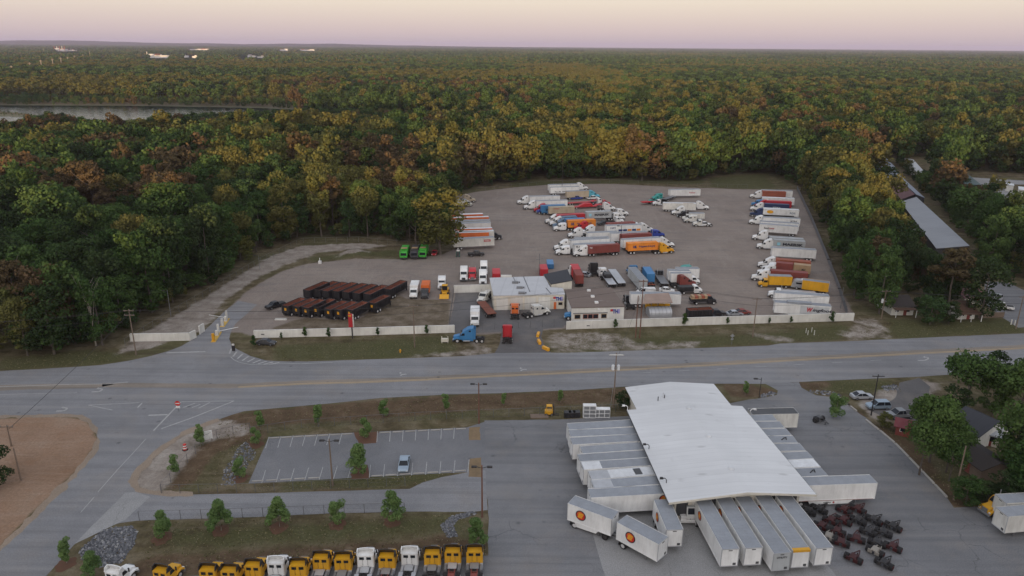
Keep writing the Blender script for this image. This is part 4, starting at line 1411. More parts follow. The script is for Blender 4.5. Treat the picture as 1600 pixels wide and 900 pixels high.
t = cont_px('maroon container trailer at the front of the middle cluster', (969, 381.6), (920, 384.8), body=MAROON, group=G_CON)
side_text(t, 'TEX', 1.1, 0.5, TEXTWHITE, t['len'] / 2 - 0.9, 3.4, hy=1.22)
tr('white tractor pulling the front maroon container', (896, 402), HL, 'high', WHITE, group=G_TRC)
cont_px('long maroon container trailer farthest back in the right half of the middle cluster', (950, 349.6), (993, 347.4), body=MAROON, group=G_CON)
c, h, L = edge((951, 352.3), (938.5, 353), 0, 1.9)
car('dark pickup truck left of the far maroon container', c, h, 'pickup', DKGREY)
t = van_px('white box trailer with a row of blue and orange squares along its side', (948, 353.4), (1004, 351.2), body=WHITE, group=G_VAN)
for k in range(5):
    side_panel(t, 'coloured_square', -2.4 + k * 1.85, -0.8 + k * 1.85, 1.75, 2.55, (TEXTNAVY, TEXTNAVY, HORANGE, TEXTNAVY, HORANGE)[k])
side_text(t, 'NFI', 2.0, 0.6, TEXTNAVY, -t['len'] / 2 + 2.6, 3.2)
tr('white tractor pulling the white trailer with coloured squares', (1022, 363.5), HR, 'high', WHITE, group=G_TRC)
tr('white short-cab tractor coupled to the far maroon container', (1006.5, 359), HR, 'day', WHITE, group=G_TRC)
van_px('white box trailer sandwiched behind the second maroon container', (955, 365.4), (1012, 362.8), body=WHITE, group=G_VAN)
cont_px('maroon container trailer hitched to the deep blue tractor', (972.3, 367.6), (1018.5, 364.7), body=MAROON, group=G_CON)
tr('deep blue tractor pulling the maroon container', (1039.5, 371.5), HR, 'mid', DKBLUE, group=G_TRC)
van_px('white box trailer just behind the front orange container', (974, 375.4), (1033.5, 371.6), body=WHITE, group=G_VAN)
tr('white tractor pulling the trailer just behind the front orange container', (1054.5, 387), HR, 'high', WHITE, group=G_TRC)
t = cont_px('orange container trailer with dark lettering at the front of the middle cluster', (982, 380.8), (1029, 378.4), body=HORANGE, group=G_CON)
side_text(t, 'Hapag-Lloyd', 6.0, 0.95, TEXTNAVY, 1.4, 2.7, hy=1.22)
side_text(t, 'HL', 1.5, 1.0, TEXTNAVY, -3.2, 2.75, hy=1.22, shear=0.3, bold=0.06, name='company_mark')
tr('yellow high-roof tractor pulling the front orange container', (1054, 396), HR, 'high', YELLOW, group=G_TRC)

# ---- far right of the middle
t = van_px('white box trailer standing alone without a tractor at the back of the yard', (1047, 296.8), (1095, 296.2), body=WHITE, group=G_VAN)
side_text(t, 'Roadrunner', 3.0, 0.6, TEXTRED, 3.6, 2.6)
c, h, L = edge((1040, 312), (1058, 306), 1.4, 2.5)
flatbed('grey flatbed trailer behind the white tractor at the back of the yard', c, h, 11.0, STEEL)
tr('teal tractor next to the red flatbed at the back of the yard', (1013, 319), HL, 'high', TEAL, group=G_TRC)
tr('teal and black tractor behind the other teal one', (1019, 313.5), HL, 'mid', TEAL, group=G_TRC)
c, h, L = edge((1026, 316), (1009, 317.5), 0.95, 2.5)
flatbed('short red flatbed trailer left of the teal tractors', c, h, 9.0, RED, rails=RED)
tr('white short-cab tractor beside the teal ones, facing left', (1020.5, 322), HL, 'day', WHITE, group=G_TRC)
t = van_px('white box trailer with a rusty patch on its roof, facing right', (1036.5, 317.2), (1088, 318.4), body=WHITE2, roof=ROOFWHITE, group=G_VAN)
obj('rusty_roof_patch', MB().box(1.6, 6.2, -0.9, -0.1, 4.052, 4.075), TAN, t)
tr('white tractor pulling the trailer with the rusty roof patch', (1108, 328.5), heading((1036.5, 317.2), (1088, 318.4), 4.05), 'high', WHITE, group=G_TRC)
hC = heading((1105, 334), (1066, 334), 4.05)
tr('white tractor facing left just below the rusty-roofed trailer', (1049.5, 336.5), hC, 'high', WHITE, group=G_TRC)
c, h, L = edge((1105, 345.5), (1062, 345), 0, 2.4)
box_truck('white box truck behind the flat-roof white truck in the small right cluster', c, h, WHITE2, WHITE2, 9.2, boxtop=3.3)
tr('white flat-roof tractor in the middle of the small right cluster', (1069, 348.5), hC, 'mid', WHITE2, group=G_TRC)
tr('black short-cab tractor at the left of the small right cluster', (1058.5, 340.5), hC, 'day', BLACK, group=G_TRC)
tr('white short-cab tractor at the near end of the small right cluster', (1083, 354.5), hC, 'day', WHITE2, group=G_TRC)
c, h, L = edge((1093, 354.5), (1109, 354), 0, 2.2)
car('white service pickup at the right end of the small right cluster', c, h, 'pickup', WHITE, bed=STEEL)

# ---- right-hand row along the fence
van_px('white box trailer behind the rust red container at the far end of the fence row', (1239, 299), (1190.5, 297.3), body=WHITE, group=G_VAN)
c, h, L = edge((1228.5, 299.8), (1192, 298.8), 4.05, 2.44)
box_on_chassis('rust red container trailer at the far end of the fence row', c, h, round(L, 2), RUST, group=G_CON)
tr('white tractor at the far end of the fence row', (1171, 309.8), HD, 'high', WHITE, group=G_TRC)
van_px('white box trailer second from the far end of the fence row', (1242, 310.6), (1191.5, 308.6), body=WHITE, roof=ROOFWHITE, group=G_VAN)
tr('blue flat-roof tractor second from the far end of the fence row', (1173, 322.5), HD, 'mid', BLUE, group=G_TRC)
cont_px('red container trailer behind the navy one in the fence row', (1237.5, 315.6), (1198, 313.9), body=RED, group=G_CON)
tr('red tractor peeking out behind a white one in the fence row', (1178, 325), HD, 'high', RED, group=G_TRC)
t = cont_px('navy container trailer in the fence row', (1234, 320.2), (1195, 318.4), body=NAVY, group=G_CON)
side_text(t, 'STAX', 3.2, 0.55, TEXTWHITE, 0, 2.6, hy=1.22)
tr('white tractor pulling the navy container', (1171.5, 329.5), HD, 'high', WHITE, group=G_TRC)
t = van_px('white box trailer with a yellow oval badge in the fence row', (1249, 328.6), (1193, 325.8), body=WHITE, roof=ROOFWHITE, group=G_VAN)
s_ = near_side(t.rotation_euler[2])
o = obj('oval_badge', MB().cyl((0, 0, 0), 'y', 1.0, 0.03, 28), YELLOW, t, (t['len'] / 2 - 2.9, s_ * 1.30, 2.75))
o.scale = (1.35, 1, 0.72)
side_text(t, 'RDS', 2.2, 0.7, SLATE, -t['len'] / 2 + 2.6, 2.6)
tr('navy tractor pulling the trailer with the yellow oval badge', (1171, 338.5), HD, 'high', NAVY, group=G_TRC)
c, h, L = edge((1241, 339.5), (1192, 336.8), 1.2, 2.5)
flatbed('dark empty flatbed between two white trailers of the fence row', c, h, L, CHASSIS)
t = van_px('white box trailer with small dark letters near its tail in the fence row', (1251, 342.4), (1193, 339.9), body=WHITE, group=G_VAN)
side_text(t, 'XTRA', 2.6, 0.6, TEXTDK, -t['len'] / 2 + 2.6, 3.0)
tr('white tractor pulling the trailer with small dark letters', (1169.5, 350.5), HD, 'high', WHITE, group=G_TRC)
van_px('white box trailer close behind the one with red and black lettering', (1249, 350), (1188, 346.2), body=WHITE, group=G_VAN)
t = van_px('white box trailer with red and black lettering in the middle of the fence row', (1247, 354.6), (1187, 350.2), body=WHITE, group=G_VAN)
side_text(t, 'Road', 1.7, 0.75, TEXTDK, t['len'] / 2 - 2.7, 2.7)
side_text(t, 'runner', 2.0, 0.55, TEXTRED, t['len'] / 2 - 4.7, 2.6)
tr('white tractor with an empty flatbed in the fence row', (1174.5, 375), HD, 'high', WHITE, group=G_TRC)
c, h, L = edge((1244, 372.5), (1196, 370), 1.4, 2.5)
flatbed('grey flatbed trailer in the fence row', c, h, L, STEEL)
cont_px('plain grey container trailer behind the grey one with a star', (1256.5, 374.2), (1203, 370.9), body=CGREY, group=G_CON)
t = cont_px('grey container trailer with pale star and dark lettering in the fence row', (1259, 378), (1209, 374.7), body=CGREY, group=G_CON)
side_text(t, 'MAERSK', 7.0, 1.0, TEXTDK, -1.3, 2.65, hy=1.22, bold=0.045)
obj('star_emblem', MB().box(-0.55, 0.55, -0.012, 0.012, -0.55, 0.55), TEXTSKY, t, (3.6, near_side(t.rotation_euler[2]) * 1.235, 2.65))
tr('white tractor pulling the grey star-marked container of the fence row', (1181.5, 389), HD, 'high', WHITE, group=G_TRC)
van_px('long pale box trailer without a tractor in the fence row', (1276, 391.4), (1206.5, 387.4), body=WHITE, group=G_VAN)
cont_px('orange container trailer in the near half of the fence row', (1267.5, 410), (1212.5, 405.2), body=RUST, chassis=ORANGE, group=G_CON)
tr('white tractor pulling the orange container of the fence row', (1183, 418.5), HD, 'high', WHITE, group=G_TRC)
c, h, L = edge((1267.5, 416), (1213, 410.5), 4.05, 2.44)
box_on_chassis('chassis carrying a dark red and a tan short container', c, h, round(L, 2), MAROON, boxes=[(0.1, L / 2, MAROON), (-L / 2, -0.1, TAN)], group=G_CON)
side_text([o for o in COL.objects if o.get('label') == 'chassis carrying a dark red and a tan short container'][0], 'MSC', 1.2, 0.7, TEXTDK, -3.2, 2.6, hy=1.22)
tr('white tractor pulling the dark red and tan containers', (1189, 425), HD, 'mid', WHITE, group=G_TRC)
cont_px('maroon container trailer behind the yellow box truck', (1263, 427.6), (1204.5, 422.9), body=MAROON, group=G_CON)
tr('white high-roof tractor pulling the maroon container of the fence row', (1173, 438.5), HD, 'high', WHITE, group=G_TRC)
tr('white tractor half hidden between its neighbours near the yellow box truck', (1181.5, 431), HD, 'high', WHITE, group=G_TRC)
c, h, L = edge((1236.5, 451.2), (1185, 449.2), 0, 2.4)
box_truck('yellow box truck facing left in the fence row', c, h, DEEPYEL, DEEPYEL, 9.8, boxtop=3.85)
c, h, L = edge((1296, 443), (1254, 437.8), 3.9, 2.5)
trailer('short yellow box trailer by the fence behind the motorhome', c, h, round(L, 2), body=DEEPYEL, top=3.9, axles=1, group=G_VAN)
c, h, L = edge((1297, 460), (1285, 459), 0, 2.2)
dolly('yellow converter dolly behind the short yellow trailer', c, h, YELLOW, None)
# streamlined silver motorhome
c, h, L = edge((1279, 456), (1238, 451.5), 0, 2.4)
t = thing('motorhome', 'long silver motorhome beside the short yellow trailer', 'motorhome', c, h)
obj('body', MB().prism([(-4.2, .5), (-4.25, 2.6), (-3.9, 2.9), (2.9, 3.0), (3.7, 2.6), (4.3, 1.5), (4.35, .5)], -1.2, 1.2, .18), SILVER, t)
for s in (-1, 1):
    obj('window_band', MB().box(-3.6, 2.9, s * 1.19 - .02, s * 1.19 + .02, 1.75, 2.25), GLASS, t)
    for x in (-2.4, 2.6):
        wheel(t, x, s * 1.2, .45)
for x in (-1.8, 0.9):
    obj('roof_unit', MB().bbox(x - .6, x + .6, -.5, .5, 2.95, 3.25, .08), WHITE, t)
c, h, L = edge((1217, 465.5), (1198, 464), 0, 2.3)
tr('white short-cab truck with a flat tray beside the white trailers', (1199, 465), HD, 'day', WHITE, group=G_TRC)
c, h, L = edge((1276, 459), (1217, 455.5), 1.45, 2.5)
flatbed('pale flatbed trailer behind the plain white trailer by the front wall', c, h, L, ALU)
van_px('plain white box trailer second from the front wall', (1296.5, 463.6), (1211, 457.8), body=WHITE, group=G_VAN)
t = van_px('white box trailer with large red and black lettering against the front wall', (1299.5, 479.6), (1211, 472.8), body=WHITE, skirt=WHITE, group=G_VAN)
L = t['len']
side_panel(t, 'grey_side_panel', -L / 2 + 0.5, 0.6, 1.5, 3.75, paint('pale_grey_vinyl', (0.5, 0.52, 0.54), 0.5, 0, 0.2))
side_text(t, 'W', 1.5, 1.3, TEXTRED, -1.9, 2.75, shear=0.25, bold=0.06, off=0.045)
side_text(t, 'ingfoot', 5.0, 1.15, TEXTDK, -5.1, 2.65, shear=0.25, bold=0.03, off=0.045)
obj('raised_roof_fairing', MB().bbox(-2.4, 4.0, -0.75, 0.85, 4.06, 4.5, .05), ROOFGREY, t)

# ---- rows behind the shop
G_SHOP = 'tractors waiting behind the repair shop'
d0 = heading((909, 449), (895, 420))
c = at(905.5, 449.5)
dv = Vector((math.cos(d0), math.sin(d0), 0))
box_on_chassis('chassis with two short dark red containers behind the repair shop', c + dv * 6.4, d0, 12.6, MAROON, boxes=[(-6.3, -0.1, MAROON), (0.1, 6.3, RED)], group=G_CON, top=3.95)
tr('white tractor at the head of the two dark red containers', (892.5, 426), d0, 'high', WHITE, group=G_TRC)
c, h, L = edge((916, 433.5), (905, 432), 0, 1.8)
car('small silver car beside the two dark red containers', c, h, 'sedan', SILVER)
tr('black bobtail tractor facing away between two flatbeds', (923.5, 421.5), UP + 0.08, 'high', BLACK, group=G_TRC)
d1 = heading((961, 451), (938, 421))
dv = Vector((math.cos(d1), math.sin(d1), 0))
flatbed('silver flatbed carrying a black tarped load', at(957, 451) + dv * 7.3, d1, 14.6, ALU)
t = tag(obj('tarped_load', MB().bbox(-2.2, 1.2, -1.15, 1.15, 0, 1.25, 0.3), BLACK), 'black tarped load lying on the silver flatbed', 'cargo')
t.location = at(957, 451) + dv * 8.2 + Vector((0, 0, 1.48))
t.rotation_euler = (0, 0, d1)
tr('white tractor hitched to the flatbed with the black load', (936.5, 427), d1, 'mid', WHITE, group=G_TRC)
d2 = heading((971, 449), (955, 427))
dv = Vector((math.cos(d2), math.sin(d2), 0))
flatbed('empty silver flatbed without a tractor behind the brown-roofed office', at(972, 449.5) + dv * 7.6, d2, 14.8, ALU)
c, h, L = edge((1005.5, 437.2), (987.5, 417), 4.05, 2.55, near=False)
trailer('long grey box trailer with pale doors seen from behind', c, h, round(L, 2), body=CGREY, group=G_VAN)
tr('blue tractor at the head of the long grey trailer', (983, 425.5), h, 'high', BLUE, group=G_TRC)
d3 = heading((1018, 449), (1004, 425))
dv = Vector((math.cos(d3), math.sin(d3), 0))
box_on_chassis('blue short container on a red chassis behind the canopy', at(1018, 450.5) + dv * 6.2, d3, 11.5, SLATE, boxes=[(-4.0, 4.0, BLUE)], chassis=RUST, group=G_CON, top=3.95)
tr('black short-cab tractor at the head of the blue short container', (1006, 426), d3, 'day', BLACK, group=G_TRC)
d4 = heading((1040, 450), (1026, 430))
dv = Vector((math.cos(d4), math.sin(d4), 0))
flatbed('dark flatbed trailer right of the blue short container', at(1039, 450.5) + dv * 6.5, d4, 12.5, STEEL)
tr('black short-cab tractor on the dark flatbed rig', (1027, 431), d4, 'day', BLACK, group=G_TRC)
c, h, L = edge((1035, 457), (1048, 458), 0, 1.8)
car('white sedan parked behind the tan canopy', c, h, 'sedan', WHITE)
t = van_px('white box trailer farthest back of the three by the white box truck', (1058, 420.6), (1093.5, 420.4), body=WHITE, group=G_VAN)
t = van_px('white box trailer right behind the white box truck', (1045, 423.8), (1079, 424), body=WHITE, group=G_VAN)
tr('pale teal tractor parked behind the white trailers', (1056, 431.5), HL, 'mid', TEAL, group=G_TRC)
c, h, L = edge((1046.5, 446), (1095.5, 445.5), 0, 2.4)
box_truck('white box truck facing right above the stake truck', c, h, WHITE, WHITE, 9.4, boxtop=3.9)
tr('maroon tractor with a curved roof below the white box truck', (1089, 449), HR, 'high', MAROON, group=G_TRC)
# stake truck with a white cab
c, h, L = edge((1060, 460.5), (1098.5, 459.5), 0, 2.3)
t = box_truck('black stake-sided truck with a white cab', c, h, BLACK, WHITE, 7.4, roof=CHASSIS, boxtop=2.3, name='stake_truck')
c, h, L = edge((1080, 477), (1119.5, 476), 0, 2.3)
t = box_truck('black flat truck loaded with brown crates beside the white canopy trailer', c, h, BLACK, BLACK, 7.6, roof=TAN, boxtop=1.9, name='flat_truck')
for k in range(6):
    tag(obj('crate', MB().bbox(-.42, .42, -.9, .9, 0, .75, .05), (TAN, RUST)[k % 2], None, t.matrix_basis @ Vector((-3.1 + k * .95, 0, 1.905)), h), 'brown crate in a row on the bed of the black flat truck', 'crate', 'crates on the black flat truck')
c, h, L = edge((986, 459.8), (1065, 460), 4.05, 2.55)
trailer('white box trailer parked lengthwise behind the tan canopy', c, h, round(L, 2), body=WHITE, group=G_VAN)
c, h, L = edge((1020, 462), (1000, 462), 0, 2)
car('white cargo van hidden behind the trailer at the tan canopy', c, h, 'van', WHITE, cat='van')
tr('black tractor in the shade at the tail of the canopy trailer', (979, 470), UP, 'day', BLACK, group=G_TRC)
c, h, L = edge((1075.5, 498), (1113, 496), 0.9, 2.2)
dump_trailer('black gooseneck dump trailer behind the front wall', c, h, 6.6, placard=False)
c, h, L = edge((1107, 496), (1131, 494.5), 0, 1.9)
car('black pickup truck hitched to the gooseneck dump trailer', c, h, 'pickup', BLACK)
c, h, L = edge((1142, 495), (1157, 494.2), 0, 1.8)
car('silver sedan mostly hidden behind the front wall', c, h, 'sedan', SILVER)
c, h, L = edge((1156, 492.5), (1168, 492), 0, 1.8)
car('dark red sedan mostly hidden behind the front wall', c, h, 'sedan', MAROON)

# ---- trucks around the repair shop
G_FACE = 'tractors parked nose to the road left of the shop'
tr('white tractor facing the road, left of the red one', (724.5, 441), DN + .04, 'high', WHITE, group=G_FACE)
tr('red tractor facing the road beside white ones', (738, 440), DN + .04, 'mid', RED, group=G_FACE)
tr('white high-roof tractor facing the road, behind another white one', (756, 432), DN + .04, 'high', WHITE, group=G_FACE)
tr('white tractor facing the road directly behind the white panel fence', (754.5, 447), DN + .04, 'high', WHITE, group=G_FACE)
tr('white tractor facing the road beside the yellow loader', (690, 454), DN + .06, 'mid', WHITE, group=G_FACE)
for lab, p, m_ in (('white box van truck facing the road left of the orange one', (645, 468), WHITE), ('orange box van truck with dark front facing the road', (662.5, 468), ORANGE), ('white box truck nosing out of the shop gate', (741, 512), WHITE)):
    a = at(*p)
    box_truck(lab, a + Vector((0, 4.0, 0)), DN + .03, m_, DKGREY if m_ is ORANGE else m_, 7.8, boxtop=3.4, roof=m_)
tr('bright blue high-roof tractor parked on the grass outside the wall', (707, 536), PI, 'high', BLUE, group='tractors outside the front wall')
a = at(792.5, 538.5)
tractor('red high-roof bobtail seen from behind in the gateway', a + Vector((0, 4.2, 0)), UP, 'high', RED, group='tractors outside the front wall')
a = at(804.5, 500)
tractor('orange tractor backed away from the shop doors', a + Vector((0, 4.0, 0)), UP, 'mid', ORANGE)
c = at(838, 495)
tractor('white and black tractor under repair before the shop doors', c + Vector((0, 1, 0)), R(28), 'mid', WHITE2, frame=CHASSIS)
a = at(881, 500.5)
tractor('bright blue short-cab tractor between shop and office', a + Vector((4, 1.2, 0)), PI, 'day', BLUE)
c, h, L = edge((768, 492), (752, 474), 0.9, 2.4, near=False)
flatbed('brown flatbed trailer beside the shop wall', c, h, L + 1, RUSTIN)
# service rig with drum
a = at(750, 477)
t = tractor('white service rig truck with drums beside the shop wall', a + Vector((1.2, 4.2, 0)), DN - .3, 'day', WHITE2, name='service_truck')
for x, z in ((-1.0, 1.9), (-2.3, 1.9), (-3.4, 1.7)):
    obj('drum', MB().cyl((x, .2, z), 'y', .55, 1.5, 14), WHITE2, t)
# yellow wheel loader
a = at(694, 467)
t = thing('wheel_loader', 'yellow wheel loader in front of a white tractor', 'loader', a + Vector((0, 2.5, 0)), DN)
obj('body', MB().bbox(-2.6, -.2, -1.0, 1.0, .9, 2.0, .1).bbox(-.2, 1.3, -.7, .7, .8, 1.6, .1), DEEPYEL, t)
obj('cab', MB().bbox(-1.0, .4, -.75, .75, 2.0, 3.3, .1), GLASS, t)
obj('cab_roof', MB().bbox(-1.1, .5, -.85, .85, 3.3, 3.45, .04), DEEPYEL, t)
obj('bucket', MB().prism([(1.9, .2), (3.0, .15), (2.2, 1.3), (1.8, 1.2)], -1.35, 1.35), DEEPYEL, t)
obj('lift_arms', MB().tube([(.4, -.6, 1.7), (1.6, -.6, 1.2), (2.0, -.6, .6)], .12).tube([(.4, .6, 1.7), (1.6, .6, 1.2), (2.0, .6, .6)], .12), DEEPYEL, t)
for s in (-1, 1):
    for x in (-1.6, 1.0):
        wheel(t, x, s * 1.25, .75, .5, rim=DEEPYEL)
# refuse trucks
garbage_truck('bright green refuse truck at the left of the row of three', at(630.5, 406.5) + Vector((0, 4.6, 0)), DN, GREEN, GREEN, 'refuse trucks by the trees')
garbage_truck('dark grey refuse truck between two green ones', at(647, 406) + Vector((0, 4.6, 0)), DN, DKGREY, DKGREY, 'refuse trucks by the trees')
garbage_truck('bright green refuse truck at the right of the row of three', at(660, 405.5) + Vector((0, 4.6, 0)), DN, GREEN, GREEN, 'refuse trucks by the trees')
car('red hatchback parked by the trees near the refuse trucks', at(678, 400) + Vector((0, 2, 0)), DN, 'sedan', RED)
c, h, L = edge((731, 401.5), (757.5, 400.5), 0, 1.9)
car('black pickup truck parked below the long white trailer', c, h, 'pickup', BLACK)
c, h, L = edge((423, 486), (443, 480), 0, 2.2)
car('black flatbed pickup left of the dump trailers', c + Vector((0, .5, 0)), h + PI, 'pickup', BLACK)
c, h, L = edge((403, 540), (425, 541), 0, 1.8)
car('dark sedan parked on the grass outside the front wall', c, h, 'sedan', DKGREY)

# ---- dump trailers
G_DUMP = 'dump trailers parked in two rows'
hd = R(64)
dv = Vector((math.cos(hd), math.sin(hd), 0))
front = [(446.5, 495, 0), (463, 496, 0), (477.5, 497.5, 0), (493.5, 496.5, 0), (513, 500, 0), (528.5, 501, 0), (546, 501, 0), (581, 490, .0)]
lab = ['at the left end', 'second from the left end', 'third from the left end', 'fourth from the left end', 'fourth from the right end', 'third from the right end', 'behind the red sign', 'at the right end, set back']
for (x, y, _), l_ in zip(front, lab):
    dump_trailer('black dump trailer with yellow placard in the front row, ' + l_, at(x, y) + dv * 3.6, hd + rnd.uniform(-.02, .02), 7.0, G_DUMP)
rear = [(479, 470), (494.5, 469.5), (508, 471), (524, 471.5), (540, 473), (556, 474.5), (573, 476), (604, 468)]
for (x, y), l_ in zip(rear, ['at the left end', 'second from the left', 'third from the left', 'fourth from the left', 'fourth from the right', 'third from the right', 'second from the right', 'at the right end, standing apart']):
    dump_trailer('black rusty-floored dump trailer in the back row, ' + l_, at(x, y) + dv * 4.6, hd + (0.03 if x > 600 else rnd.uniform(-.02, .02)), 8.6, G_DUMP, placard=False)

# ---- freight terminal
G_DOCKL, G_DOCKR, G_DOCKF = 'trailers docked along the left side of the terminal', 'trailers docked along the right side of the terminal', 'trailers docked at the front of the terminal'
ED = [((890, 672), (988, 666), 'farthest of the left dock row'), ((892, 682.6), (997, 678), 'second farthest of the left dock row'), ((895, 695), (1002, 689), 'third of the left dock row, white nose showing'),
      ((911, 709), (1010, 702), 'fourth of the left dock row, set further in'), ((907, 722), (1016, 715), 'fifth of the left dock row'), ((912, 734), (1021, 727), 'sixth of the left dock row'),
      ((925, 749.5), (1030, 741), 'bright white roof and a dark hatch in the left dock row'), ((929, 764), (1036, 756), 'grey roof with a paler front, last but one of the left row'), ((923.5, 778), (1047, 771), 'nearest of the left dock row, full side in view')]
for i, (a, b, l_) in enumerate(ED):
    t = van_px('docked white trailer, ' + l_, b, a, grow0=1.6, body=WHITE, roof=ROOFWHITE if i == 6 else ROOFGREY, group=G_DOCKL, gear=True, rib=0.6)
    L = t['len']
    if i in (6, 7, 5):
        obj('front_roof_panel', MB().box(L / 2 - 3.2, L / 2 - 0.1, -1.2, 1.2, 4.052, 4.07), ALU if i != 5 else ROOFWHITE, t)
    if i == 6:
        obj('roof_hatch', MB().box(-2.2, -1.0, -0.85, 0.85, 4.06, 4.12), DKGREY, t)
    if i == 8:
        emblem(t, -L / 2 + 2.5, 3.05, near_side(t.rotation_euler[2]))
ER = [((1181.5, 658), (1214.4, 657.5), 'farthest'), ((1191, 669), (1226, 668.5), 'second farthest'), ((1200, 681), (1237, 680), 'third'), ((1209, 692), (1247, 692), 'fourth, with a dark scuff on its roof'),
      ((1218, 705), (1259, 704), 'fifth'), ((1231, 719), (1272, 717), 'sixth'), ((1240, 731), (1282, 729), 'seventh, bluish roof'), ((1252, 745), (1294, 743), 'eighth, beside the long one')]
for i, (a, b, l_) in enumerate(ER):
    t = van_px('docked box trailer on the right dock row, ' + l_, a, b, grow0=8.5, body=WHITE, roof=ROOFWHITE if i == 6 else ROOFGREY, group=G_DOCKR)
    if i in (3, 7):
        obj('loose_strap', MB().tube([(t['len'] / 2 - 2.6, -.3, 4.09), (t['len'] / 2 - 2.0, .1, 4.3), (t['len'] / 2 - 1.5, .5, 4.12), (t['len'] / 2 - 1.7, -.2, 4.09)], .09), BLACK, t)
t = van_px('longest white box trailer on the right dock row, full side in view', (1263, 759), (1371.5, 755), grow0=3.5, body=WHITE, group=G_DOCKR, skirt=WHITE, rib=0.6)
L = t['len']
side_text(t, 'utility', 1.3, 0.3, TEXTDK, -0.4, 0.75, hy=1.23, name='skirt_lettering')
obj('skirt_mark', MB().cyl((0, 0, 0), 'y', .16, .03, 16), TEXTRED, t, (0.65, -1.25, .75))
side_panel(t, 'red_sill_stripe', -L / 2 + .5, L / 2 - .3, 1.14, 1.21, MAROON, off=0.02)
t = van_px('dark-roofed white storage trailer at the far right corner of the terminal', (1176, 648), (1248.5, 646.5), body=WHITE2, roof=DKGREY, group=G_DOCKR)
EM = [((1087.5, 784), (1111.7, 781), (1130, 858), (1154, 857.5), 'left of the row beside the yard tractor'), ((1120, 780), (1142.5, 776.7), (1166.7, 856.7), (1190, 855), 'second from the left of the row'),
      ((1145, 777.5), (1175, 773), (1211, 865), (1234.7, 863), 'middle of the row, grey scuffed nose'), ((1178, 775), (1205, 772), (1240, 861), (1266, 858), 'second from the right, yellow band over its nose'),
      ((1211, 774), (1238, 774), (1276.7, 856.7), (1301, 855), 'right of the row beside the dollies')]
for i, (a, b, c_, d_, l_) in enumerate(EM):
    mid = lambda p, q: ((p[0] + q[0]) / 2, (p[1] + q[1]) / 2)
    t = van_px('white box trailer at the front dock, ' + l_, mid(a, b), mid(c_, d_), near=False, grow0=2.0, body=WHITE, group=G_DOCKF, rib=0.6, nose_cap=CGREY if i == 2 else None)
    L = t['len']
    emblem(t, -L / 2 + 4.2, 2.95, -1, 0.72)
    if i == 3:
        obj('yellow_nose_band', MB().box(L / 2 + 0.02, L / 2 + 0.05, -1.26, 1.26, 3.72, 4.06), DEEPYEL, t)
        obj('yellow_roof_band', MB().box(L / 2 - 0.5, L / 2 + 0.02, -1.26, 1.26, 4.055, 4.08), DEEPYEL, t)
    if i == 2:
        text('UTILITY', 1.5, .3, TEXTDK, t, (L / 2 + .03, 0, 3.3), -1)
        bpy.context.view_layer.update()
        for o in t.children:
            if o.name.startswith('lettering'):
                o.rotation_euler = (0, 0, PI / 2)
                o['label'] = 'dark block letters on the nose'
t = van_px('short white trailer with a round red badge standing alone, farther of the two', (887, 786.7), (955.8, 812), body=WHITE, axles=1, group='short trailers standing loose', skirt=None)
emblem(t, -t['len'] / 2 + 2.3, 2.75, -1, 0.86)
obj('side_skirt', MB().prism([(-2.4, 1.1), (-2.2, .4), (1.2, .55), (1.6, 1.1)], -1.23, -1.20), WHITE, t)
a, h = t.location.copy(), t.rotation_euler[2]
dv = Vector((math.cos(h), math.sin(h), 0))
dolly('black converter dolly under the nose of the loose short trailer', a + dv * (t['len'] / 2 - 1.0), h, CHASSIS, None, rim=CHASSIS)
t = van_px('short white trailer with a round red badge standing alone, nearer of the two', (963.8, 816.3), (1028.8, 851), body=WHITE, axles=1, group='short trailers standing loose')
emblem(t, -t['len'] / 2 + 2.5, 2.75, -1, 0.86)
t = van_px('short white trailer nosed towards the yard tractor', (1034, 780.5), (1054.5, 827.5), near=False, body=WHITE, axles=1, group='short trailers standing loose')
emblem(t, -t['len'] / 2 + 2.6, 2.75, -1, 0.72)
# yard tractor
a = at(1078, 822)
t = thing('yard_tractor', 'white single-seat yard tractor facing out from the dock', 'truck', a + Vector((-0.3, 3.0, 0)), DN)
obj('cab', MB().prism([(1.0, .9), (2.5, .9), (2.45, 1.9), (2.25, 2.95), (1.0, 2.95)], -.2, 1.15, .06), WHITE, t)
obj('windshield', MB().add([(2.50, -.05, 1.75), (2.50, 1.0, 1.75), (2.30, .98, 2.75), (2.30, -.03, 2.75)], [(0, 1, 2, 3)]), GLASS, t)
obj('roof_plate', MB().box(.9, 2.35, -.25, 1.2, 2.95, 3.05), CGREY, t)
obj('engine_hood', MB().bbox(1.2, 2.7, -1.15, -.25, .9, 1.5, .06), WHITE, t)
obj('bumper', MB().bbox(2.6, 2.85, -1.2, 1.2, .45, .95, .05), WHITE, t)
obj('exhaust_stack', MB().tube([(1.0, -1.0, 1.0), (1.0, -1.0, 3.0)], .08), ALU, t)
obj('chassis', MB().box(-3.0, 2.6, -.5, -.35, .7, .98).box(-3.0, 2.6, .35, .5, .7, .98).box(-2.6, -1.2, -.5, .5, .98, 1.12), CHASSIS, t)
for s in (-1, 1):
    wheel(t, 1.7, s * 1.1, .5, .3)
    wheel(t, -1.9, s * 1.2, .5, dual=True)
for s in (.15, .8):
    obj('headlight', MB().cyl((2.87, s, .72), 'x', .1, .04, 12), TEXTWHITE, t)

